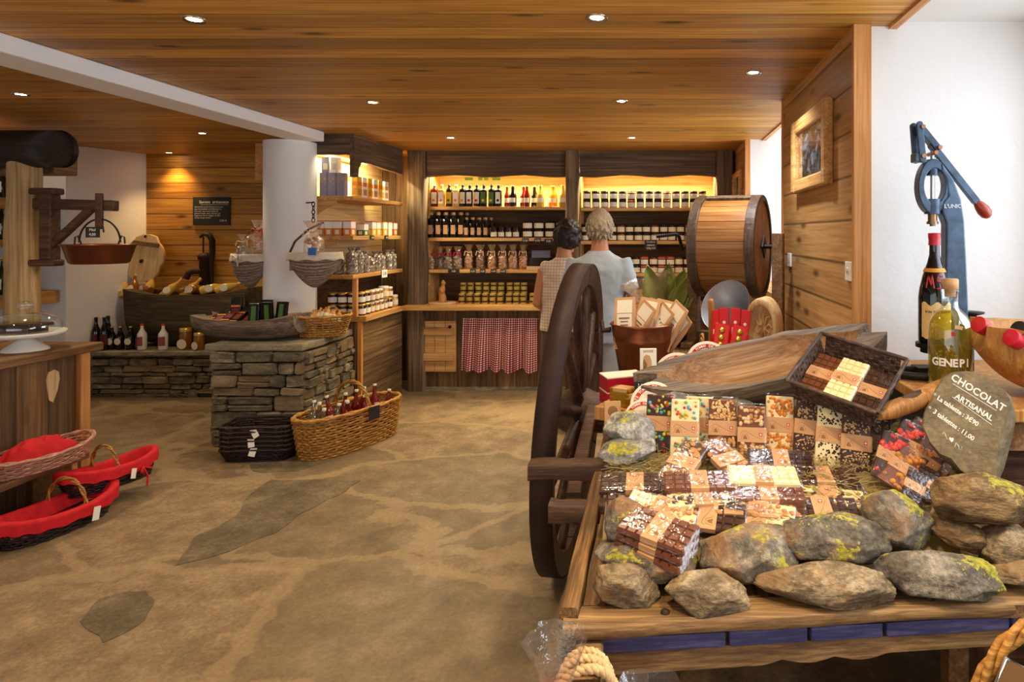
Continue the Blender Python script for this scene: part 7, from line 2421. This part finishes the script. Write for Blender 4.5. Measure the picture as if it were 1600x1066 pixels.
MB().text('SAVOIE', 0.012, T(0, -0.0128, 0.145) @ FACE).build('lettering', mt['kraftdark'], mcard)
q = PX(1002, 602, 2.33)
price_tag(q.x, q.y, q.z, 0.05, 0.026, 'tiny slate price tag beside the gold wrapped bars', (0, 0, 0), ('2,90',))

# round cheese boxes
def cheese(cx, cy, Y, rpx, spin, yaw, lab, tilt=62):
    r = rpx / F * Y
    c = PX(cx, cy, Y)
    t = thing('round_cheese_box', lab, 'cheese box', c, (math.radians(tilt), 0, math.radians(yaw)), 'round cheese boxes')
    Rz = R('Z', spin)
    MB().lathe([(r, -0.018), (r, 0.0), (r * 0.985, 0.002), (0, 0.002)], 48).build('box', mt['paper'], t, bevel=0.001)
    ring = MB()
    n_ = 40
    vs, fs = [], []
    for i in range(n_ + 1):
        a = math.radians(-5 + 190 * i / n_)
        for q_ in (0.66, 0.86):
            vs.append((r * q_ * math.cos(a), r * q_ * math.sin(a), 0.0028))
    for i in range(n_):
        fs.append((2 * i, 2 * i + 1, 2 * i + 3, 2 * i + 2))
    ring.add(vs, fs, Rz)
    b = ring.build('red_arc', mt['red'], t)
    tx_ = MB()
    s = 'PETITE TOMME DE SAVOIE'
    for i, ch2 in enumerate(s):
        a = math.radians(178 - 176 * i / (len(s) - 1))
        tx_.text(ch2, r * 0.17, Rz @ T(r * 0.76 * math.cos(a), r * 0.76 * math.sin(a), 0.0033) @ R('Z', math.degrees(a) - 90), bold=0.0002)
    tx_.build('arc_lettering', mt['whitepaper'], t)
    tx_ = MB().text('BONNEVAL', r * 0.26, Rz @ T(0, r * 0.1, 0.0028))
    tx_.build('red_lettering', mt['red'], t)
    dr_ = MB().add([tuple(Rz @ Vector((r * x_, r * y_, 0.003))) for x_, y_ in ((-0.5, -0.2), (-0.42, -0.05), (-0.3, -0.12), (-0.1, -0.06), (0.05, -0.14), (0.3, -0.1), (0.36, -0.3), (0.0, -0.36), (-0.4, -0.34))], [list(range(9))])
    dr_.build('drawing', mt['kraftdark'], t)


cheese(1058, 586, 2.66, 36, 16, -4, 'round cheese box with red arc print behind the tip of the dough trough')
cheese(1106, 566, 2.78, 34, 10, 4, 'round cheese box peeping out behind the dough trough, by the red boxes')
cheese(1020, 632, 2.24, 36, 22, -8, 'round cheese box with red arc print, upper of two before the trough tip')
cheese(1004, 654, 2.14, 30, 20, -10, 'round cheese box with red arc print, lower of two beside the pale stone')
for i in range(1):
    q = PX(958, 655, 2.25)
    t = thing('brown_packet', 'small tan printed packet leaning behind the pale stone at the cart rim', 'packet', (q.x, q.y, q.z - 0.05), (math.radians(-15), 0, math.radians(10)))
    MB().bx(-0.03, 0.03, -0.008, 0.008, 0, 0.11).build('packet', mt['kraft'], t, bevel=0.003)
    MB().lathe([(0, 0.0015), (0.018, 0)], 16, T(0, -0.008, 0.075) @ FACE, cap=False).build('round_print', mt['kraftdark'], t)

# red chocolate coin boxes in an oval basket, carved mould, spoon
q = PX(1142, 0, 3.02)
ob = thing('oval_basket', 'oval chip wood basket of red coin boxes behind the dough trough', 'basket', (q.x, 3.05, DECK + 0.001))
m, pt = weave(MB(), 0.125, 0.10, 0.11, 7, 16, 0.0055, 1.12, 2.0, 1.5)
m.build('woven_body', mt['wicker'], ob)
arc_handle(MB(), (-0.13, 0, 0.10), (-0.13, 0.12, 0.10), 0.10, 0.006, 2).build('handle', mt['wicker'], ob)
for i, (px, py, Y, roll, tl) in enumerate(((1122, 534, 2.98, 10, 22), (1146, 536, 2.96, 16, 24), (1118, 512, 3.12, 4, 12), (1133, 509, 3.12, -2, 10), (1147, 509, 3.12, 4, 10), (1160, 512, 3.12, 8, 12))):
    q = PX(px, py, Y)
    front = i < 2
    t = thing('coin_box', ('slim red box with a window of gold coins, %s from the churn leg' if front else 'red printed pouch behind the gold coin boxes, %s from the churn leg') % ORD[i if front else i - 2], 'sweet box', (q.x, q.y, q.z - 0.085), (math.radians(-tl), math.radians(roll), 0), 'red boxes in the oval basket')
    if front:
        MB().bx(-0.034, 0.034, -0.012, 0.012, 0, 0.17).build('box', mt['redtin'], t, bevel=0.002)
        cm = MB()
        for k in range(4):
            cm.lathe([(0.015, -0.001), (0.015, 0.002), (0, 0.003)], 16, T(0, -0.0125, 0.03 + 0.036 * k) @ FACE)
        cm.build('gold_coins', mt['gold'], t)
    else:
        MB().bx(-0.024, 0.024, -0.010, 0.010, 0, 0.17).build('pouch', mt['redtin'], t, bevel=0.004)
        MB().bx(-0.016, 0.016, -0.0112, -0.010, 0.05, 0.075).lathe([(0, 0.0012), (0.008, 0)], 12, T(0, -0.0103, 0.10) @ FACE, cap=False).build('white_print', mt['whitepaper'], t)
q = PX(1192, 511, 3.2)
md = thing('carved_mould', 'pale carved oval wooden butter mould standing upright beside the red boxes', 'wooden mould', (q.x, 3.2, q.z), (math.radians(4), math.radians(4), math.radians(-38)))
m = MB()
rx_, rz_ = 0.092, 0.15
prof2 = [(1.0, -0.03), (1.0, 0.02), (0.86, 0.03), (0.80, 0.02), (0.74, -0.012), (0.0, -0.016)]
m.lathe([(1.0, 0.04), (1.0, -0.02), (0.95, -0.032), (0.80, -0.032), (0.74, -0.02), (0.70, 0.012), (0.0, 0.016)], 44, R('X', -90) @ R('Z', 0) @ S(rx_, rz_, -1) @ S(1, 1, -1), cap=False)
m.lathe([(1.0, 0.04), (0, 0.04)], 44, R('X', -90) @ S(rx_, rz_, 1), cap=False)
m.build('dish', mt['palewood'], md)
cr_ = MB()
for k in range(9):
    a = 2 * PI * k / 9
    cr_.tube([(0.012 * math.cos(a), 0.008, 0.02 * math.sin(a)), (0.032 * math.cos(a + 0.3), 0.006, 0.06 * math.sin(a + 0.3)), (0.045 * math.cos(a), 0.008, 0.085 * math.sin(a))], 0.004, 5)
cr_.build('carved_flower', mt['palewood'], md)
q = PX(1111, 500, 3.3)
wsn = thing('wooden_spoon', 'round wooden handle standing between the churn leg and the red boxes', 'wooden handle', (q.x, 3.3, DECK + 0.001))
MB().lathe([(0.016, 0), (0.015, 0.1), (0.013, 0.25), (0.016, 0.34), (0.010, 0.355), (0, 0.357)], 14).build('handle', mt['orangewood'], wsn)
MB().lathe([(0.022, 0.0), (0.024, 0.02), (0.016, 0.05)], 14).build('foot', mt['orangewood'], wsn)

# ------------------------------------------------------------------ wall pieces
def frame(lab, y0, y1, z0, z1, bw, x, th, seed):
    t = thing('framed_picture', lab, 'picture', (x, (y0 + y1) / 2, (z0 + z1) / 2))
    hw, hz = (y1 - y0) / 2, (z1 - z0) / 2
    m = MB()
    for s in (-1, 1):
        m.bx(-th, 0, s * hw - (bw if s > 0 else 0), s * hw + (bw if s < 0 else 0), -hz, hz)
        m.bx(-th * 0.9, 0, -hw + bw, hw - bw, s * hz - (bw if s > 0 else 0), s * hz + (bw if s < 0 else 0))
    m.build('frame', mt['shelfy'], t, bevel=0.012)
    M = Mat('old_photograph_%d' % seed, '40382c', 0.25)
    v_ = M.coord((1, 4, 6))
    f = M.noise(v_, 1.4 + seed, 4, 0.6, 1.0)
    M.color(M.ramp(f, [(0.34, '1c1814'), (0.48, '4a4034'), (0.56, '6a6e78'), (0.66, 'a8b0bc')]))
    MB().bx(-0.012, -0.004, -hw + bw * 0.9, hw - bw * 0.9, -hz + bw * 0.9, hz - bw * 0.9).build('photograph', M.m, t)
    MB().bx(-0.018, -0.016, -hw + bw * 0.95, hw - bw * 0.95, -hz + bw * 0.95, hz - bw * 0.95).build('pane', mt['window'], t)
    return t


frame('wide pale wooden frame with an old photograph on the boarded wall', 3.01, 3.77, 1.885, 2.30, 0.075, XR - 0.0205, 0.045, 1)
frame('small wooden picture frame on the wall strip beside the jam bay', 6.15, 6.75, 1.98, 2.28, 0.06, XR - 0.0205, 0.04, 2)
for y, lab in ((3.98, 'white wall socket on the boarded wall, beyond the picture'), (2.755, 'white light switch on the boarded wall near the corner board')):
    t = thing('wall_switch', lab, 'wall switch', (XR - 0.0205, y, 1.49))
    MB().bx(-0.012, 0, -0.042, 0.042, -0.042, 0.042).build('plate', mt['whiteplastic'], t, bevel=0.004)
    if y > 3:
        MB().lathe([(0.022, 0), (0.02, 0.001), (0, 0.0005)], 20, T(-0.0125, 0, 0) @ R('Y', -90), cap=False).build('socket_face', mt['lidwhite'], t)
    else:
        MB().lathe([(0.014, 0), (0.013, 0.003), (0, 0.004)], 20, T(-0.012, 0, 0.004) @ R('Y', -90), cap=False).build('rocker', mt['lidwhite'], t)
nb = thing('sill_basket', 'tall brown wicker basket on the far window sill behind the churn post', 'basket', (1.0, 4.58, FS + 0.001))
m, pt = weave(MB(), 0.10, 0.10, 0.22, 13, 18, 0.006, 1.15, 2.0, 1.6)
m.build('woven_body', mt['wickerbrown'], nb)

# ------------------------------------------------------------------ under and before the cart
crt = thing('low_crate', 'dark wooden crate under the front of the cart, carrying bags and a handled basket', 'crate', (0.3, 1.16, 0))
MB().bx(-0.62, 0.5, -0.18, 0.2, 0.50, 0.53).build('top_board', mt['cartdark'], crt)
for x_ in (-0.6, 0.48):
    MB().bx(x_ - 0.02, x_ + 0.02, -0.17, 0.19, 0, 0.50).build('side_board', mt['cartdark'], crt)
bd = bag_proto('candy_bag', 0.06, 0.345, mt['pink'], mt['red'], mt['softfilm'], 71, 0.018, 'bag of sweets')
bd.location = (PX(872, 0, 1.25).x, 1.23, 0.53)
tag(bd, 'cellophane bag of pink sweets at the cart corner beside the rope coil', None)
bd2 = bag_proto('candy_bag', 0.075, 0.21, mt['pink'], mt['red'], mt['softfilm'], 72, 0.018, 'bag of sweets')
bd2.location = (PX(1015, 0, 1.28).x, 1.27, 0.53)
tag(bd2, 'cellophane bag of pink sweets under the front beam, past the rope coil', None)
hbk = thing('handled_basket', 'twisted wicker basket with tall arched handle before the cart', 'basket', (0.67, 1.10, 0.53))
m, pt = weave(MB(), 0.15, 0.11, 0.12, 8, 20, 0.006, 1.15, 2.0, 1.6)
m.build('woven_body', mt['wicker'], hbk)
arc_handle(MB(), (-0.155, 0, 0.12), (0.155, 0, 0.12), 0.33, 0.009, 3, 26, 4).build('handle', mt['wicker'], hbk)
q = PX(1572, 1062, 1.06)
t = thing('display_card', 'small dark card with silver edge in the basket with the arched handle', 'card', (q.x, q.y, q.z - 0.07), (math.radians(-8), math.radians(28), 0))
MB().bx(-0.04, 0.04, -0.002, 0.002, 0, 0.09).build('card', mt['kraftdark'], t)
MB().tube([(-0.04, 0, 0), (0.04, 0, 0), (0.04, 0, 0.09), (-0.04, 0, 0.09)], 0.003, 6, closed=True).build('edge', mt['steel'], t)
# ------------------------------------------------------------------ the two customers, seen from behind
def ring(c, ax, ay, tilt=0.0, e=2.3):
    return (c, ax, ay, (1, 0, 0), (0, math.cos(tilt), math.sin(tilt)), e)


def limb(mb, pts, rs, n=14):
    mb.tube(pts, rs, n)
    for p, r in zip(pts[1:-1], rs[1:-1]):
        mb.ball(p, r * 0.98, 12)
    mb.ball(pts[-1], rs[-1], 12)


def hand(mb, wrist, dirv, side, s=1.0):
    """palm with four bent fingers and a thumb leaving its side"""
    d = Vector(dirv).normalized()
    sd = Vector(side).normalized()
    nrm = d.cross(sd)
    w = Vector(wrist)
    mb.loft([(w + d * t * s, a * s, b * s, sd, nrm, 2.4) for t, a, b in ((0, 0.026, 0.02), (0.03, 0.036, 0.018), (0.07, 0.042, 0.015), (0.09, 0.040, 0.013))], 14)
    for k, L in enumerate((0.065, 0.078, 0.072, 0.055)):
        o = w + d * 0.085 * s + sd * (-0.030 + 0.020 * k) * s
        mb.tube([o, o + d * L * 0.5 * s - nrm * 0.006 * s, o + d * L * 0.85 * s - nrm * 0.024 * s, o + d * L * s - nrm * 0.04 * s], [0.0095 * s, 0.009 * s, 0.008 * s, 0.0065 * s], 8)
    o = w + d * 0.03 * s - sd * 0.034 * s
    mb.tube([o, o + d * 0.03 * s - sd * 0.022 * s, o + d * 0.062 * s - sd * 0.026 * s - nrm * 0.012 * s], [0.012 * s, 0.0105 * s, 0.008 * s], 8)


def head(mb, c, s, lookx=0.0):
    """skull, jaw, nose, ears and neck root; face towards +y"""
    c = Vector(c)
    mb.ball(c + Vector((0, 0.0, 0.02)) * s, 0.098 * s, 20, None, (0.80, 1.0, 1.12))
    mb.loft([(c + Vector((lookx * t, 0.045 + 0.01 * t, 0.0 - 0.105 * t)) * s, (0.066 - 0.028 * t) * s, (0.055 - 0.018 * t) * s, (1, 0, 0), (0, 1, 0), 2.2) for t in (0, 0.4, 0.8, 1.05)], 18)
    mb.tube([c + Vector((0, 0.095, 0.03)) * s, c + Vector((0, 0.118, -0.005)) * s, c + Vector((0, 0.10, -0.022)) * s], [0.009 * s, 0.015 * s, 0.014 * s], 8)
    mb.tube([c + Vector((-0.022, 0.088, -0.055)) * s, c + Vector((0, 0.097, -0.057)) * s, c + Vector((0.022, 0.088, -0.055)) * s], 0.007 * s, 6)
    for q in (-1, 1):
        mb.ball(c + Vector((q * 0.082, 0.005, -0.005)) * s, 0.03 * s, 12, None, (0.35, 0.7, 1.1))
        mb.ball(c + Vector((q * 0.03, 0.086, 0.018)) * s, 0.012 * s, 8)


def person(name, label, x, y, h, hair, shirt, pants, P):
    t = thing(name, label, 'person', (x, y, 0), (0, 0, P.get('yaw', 0)))
    k = h / 1.78
    b = MB()
    # legs
    for s in (-1, 1):
        hx = s * 0.095 * k
        limb(b, [(hx, 0.0, 0.90 * k), (hx * 1.15, 0.01, 0.50 * k), (hx * 1.2, -0.015, 0.085 * k)], [0.088 * k, 0.058 * k, 0.040 * k])
        b.ball((hx * 1.18, -0.022, 0.36 * k), 0.056 * k, 12, None, (0.95, 1, 1.7))
        b.loft([((hx * 1.2, -0.055 * k, 0.035), 0.03, 0.03, (1, 0, 0), (0, 0, 1), 2.2), ((hx * 1.22, 0.03, 0.045), 0.038, 0.04, (1, 0, 0), (0, 0, 1), 2.2), ((hx * 1.3, 0.13, 0.03), 0.046, 0.026, (1, 0, 0), (0, 0, 1), 2.2), ((hx * 1.3, 0.19, 0.022), 0.03, 0.018, (1, 0, 0), (0, 0, 1), 2.2)], 14)
    # trunk
    sw = P['shoulder'] * k
    b.loft([ring((0, 0, 0.84 * k), 0.15 * k, 0.10 * k), ring((0, -0.005, 0.93 * k), P['hip'] * k, 0.115 * k), ring((0, 0.0, 1.06 * k), P['waist'] * k, 0.10 * k), ring((0, 0.0, 1.22 * k), P['waist'] * 1.06 * k, 0.112 * k),
            ring((0, -0.008, 1.36 * k), sw * 0.90, 0.11 * k), ring((0, -0.01, 1.43 * k), sw * 0.86, 0.085 * k), ring((0, 0.0, 1.49 * k), 0.075 * k, 0.06 * k), ring((0, 0.012, 1.60 * k), 0.056 * k, 0.058 * k)], 24)
    head(b, (P.get('hx', 0), 0.025 + P.get('hy', 0), 1.665 * k), k * P.get('hs', 1.0))
    for s, (el, wr) in P['arms'].items():
        sh = Vector((s * (sw * 0.92), -0.01, 1.40 * k))
        el, wr = Vector(el) * k, Vector(wr) * k
        limb(b, [sh, sh + (el - sh) * 0.5, el, el + (wr - el) * 0.5, wr], [0.056 * k, 0.050 * k, 0.041 * k, 0.037 * k, 0.027 * k])
        d = (wr - el).normalized()
        hand(b, wr, d, Vector((s * -1.0, 0, 0.0)) - d * d.dot(Vector((s * -1.0, 0, 0))), k)
    b.build('body', mt['skin'], t, remesh=0.008)
    # shirt
    c = MB()
    e_ = 0.014
    hem = P['hem'] * k
    c.loft([ring((0, -0.005, hem), (P['hip'] + 0.030) * k, 0.145 * k), ring((0, -0.004, hem + 0.10 * k), (P['hip'] + 0.022) * k, 0.138 * k), ring((0, 0, 1.08 * k), (P['waist'] + 0.036) * k, 0.130 * k), ring((0, 0.0, 1.22 * k), (P['waist'] * 1.06 + 0.03) * k, 0.132 * k),
            ring((0, -0.01, 1.36 * k), sw * 0.90 + 0.024 * k, 0.128 * k), ring((0, -0.012, 1.43 * k), sw * 0.88 + 0.014 * k, 0.10 * k), ring((0, -0.006, 1.475 * k), 0.115 * k, 0.082 * k), ring((0, 0.0, 1.505 * k), 0.078 * k, 0.07 * k)], 28)
    for s, (el, wr) in P['arms'].items():
        sh = Vector((s * (sw * 0.86), -0.01, 1.405 * k))
        el = Vector(el) * k
        f = P['sleeve']
        if f > 0:
            q = el - sh
            c.tube([sh - q * 0.12, sh + q * f * 0.4, sh + q * f * 0.8, sh + q * f], [0.070 * k, 0.071 * k, 0.070 * k, 0.072 * k], 18)
        else:
            c.ball(sh, 0.072 * k, 14, None, (0.8, 1, 1))
    so = c.build('shirt', shirt, t, remesh=0.010)
    tx_ = bpy.data.textures.new('fold', 'CLOUDS')
    tx_.noise_scale = 0.08
    dm_ = so.modifiers.new('folds', 'DISPLACE')
    dm_.texture = tx_
    dm_.texture_coords = 'LOCAL'
    dm_.strength = 0.018
    dm_.mid_level = 0.5
    # shorts or trousers
    p = MB()
    p.loft([ring((0, -0.002, 0.80 * k), 0.185 * k, 0.13 * k), ring((0, -0.005, 0.92 * k), (P['hip'] + 0.012) * k, 0.13 * k), ring((0, 0, 1.02 * k), (P['waist'] + 0.016) * k, 0.115 * k)], 26)
    for s in (-1, 1):
        hx = s * 0.095 * k
        bot = P['leg'] * k
        p.tube([(hx * 0.95, -0.003, 0.88 * k), (hx * 1.05, 0, 0.72 * k), (hx * 1.15, 0.004, bot + 0.1), (hx * 1.18, 0.004, bot)], [0.105 * k, 0.102 * k, P['cuff'] * k, P['cuff'] * k], 18)
    p.build('shorts' if P['leg'] > 0.3 else 'trousers', pants, t, remesh=0.010)
    # shoes
    for s in (-1, 1):
        hx = s * 0.095 * k
        sm_ = MB()
        sm_.loft([((hx * 1.2, -0.075 * k, 0.045), 0.036, 0.044, (1, 0, 0), (0, 0, 1), 2.6), ((hx * 1.21, -0.03, 0.055), 0.047, 0.054, (1, 0, 0), (0, 0, 1), 2.6), ((hx * 1.24, 0.06, 0.042), 0.05, 0.041, (1, 0, 0), (0, 0, 1), 2.6), ((hx * 1.3, 0.15, 0.032), 0.054, 0.031, (1, 0, 0), (0, 0, 1), 2.6), ((hx * 1.3, 0.215, 0.024), 0.034, 0.022, (1, 0, 0), (0, 0, 1), 2.6)], 18)
        sm_.build('shoe', mt['trousers'] if P['leg'] > 0.3 else mt['black'], t)
    # hair: cap of locks
    hc = Vector((P.get('hx', 0), 0.025 + P.get('hy', 0), 1.665 * k))
    hm = MB()
    hs = k * P.get('hs', 1.0)
    hm.ball(hc + Vector((0, -0.012, 0.032)) * hs, 0.106 * hs * P['hair'], 20, None, (0.84, 0.98, 1.08))
    rr = random.Random(int(h * 100))
    for i in range(P['locks']):
        a = rr.uniform(-PI, PI)
        el_ = rr.uniform(-0.75 if math.sin(a) < 0.3 else 0.25, 1.5)
        d = Vector((math.cos(a) * math.cos(el_), math.sin(a) * math.cos(el_), math.sin(el_)))
        if d.y > 0.35 and d.z < 0.55:
            continue
        o = hc + Vector((0, -0.008, 0.025)) * hs + Vector((d.x * 0.086, d.y * 0.10, d.z * 0.108)) * hs * P['hair']
        if P.get('curl'):
            hm.ball(o, rr.uniform(0.016, 0.028) * hs, 8)
        else:
            dn = Vector((d.x * 0.3 + rr.uniform(-0.3, 0.3), d.y * 0.3 - 0.1, -0.7)) * 0.04 * hs
            hm.tube([o - dn * 0.6 + d * 0.002, o + d * 0.006, o + dn], [0.006, 0.010, 0.003], 6)
    hm.build('hair', hair, t, remesh=0.006 if P.get('curl') else 0.0045)
    return t


CHK = Mat('checked_shirt', 'c2ae98', 0.85)
tcx = CHK.n('SeparateXYZ', {0: CHK.n('TexCoord').outputs['Object']})
ca = CHK.math('GREATER_THAN', CHK.math('FRACT', CHK.math('MULTIPLY', tcx.outputs[0], 40.0)), 0.5)
cb_ = CHK.math('GREATER_THAN', CHK.math('FRACT', CHK.math('MULTIPLY', tcx.outputs[2], 40.0)), 0.5)
CHK.color(CHK.ramp(CHK.math('MULTIPLY', CHK.math('ADD', ca, cb_), 0.5), [(0.0, 'b89c84'), (0.5, 'c6b09a'), (1.0, 'd6c6b2')]))
mt['check'] = CHK.m

person('person', 'grey haired person in pale T-shirt and shorts facing the jam shelves', PX(937, 0, 5.0).x, 5.0, 1.80, mt['greyhair'], mt['tee'], mt['shorts'],
       dict(shoulder=0.215, hip=0.185, waist=0.165, hem=0.90, sleeve=0.72, leg=0.55, cuff=0.098, hair=1.0, locks=240, hs=1.12, hx=0.0,
            arms={1: ((0.262, -0.04, 1.12), (0.19, 0.18, 1.04)), -1: ((-0.262, -0.03, 1.12), (-0.18, 0.20, 1.05))}))
person('person', 'dark haired person in beige checked shirt beside the grey haired one', PX(881, 0, 5.46).x, 5.46, 1.72, mt['darkhair'], mt['check'], mt['trousers'],
       dict(shoulder=0.185, hip=0.18, waist=0.155, hem=0.86, sleeve=0.0, leg=0.12, cuff=0.085, hair=1.10, locks=300, curl=True, hs=1.12, hx=0.03, hy=0.0,
            arms={1: ((0.235, -0.02, 1.10), (0.16, 0.18, 1.0)), -1: ((-0.235, -0.02, 1.10), (-0.16, 0.18, 1.0))}))
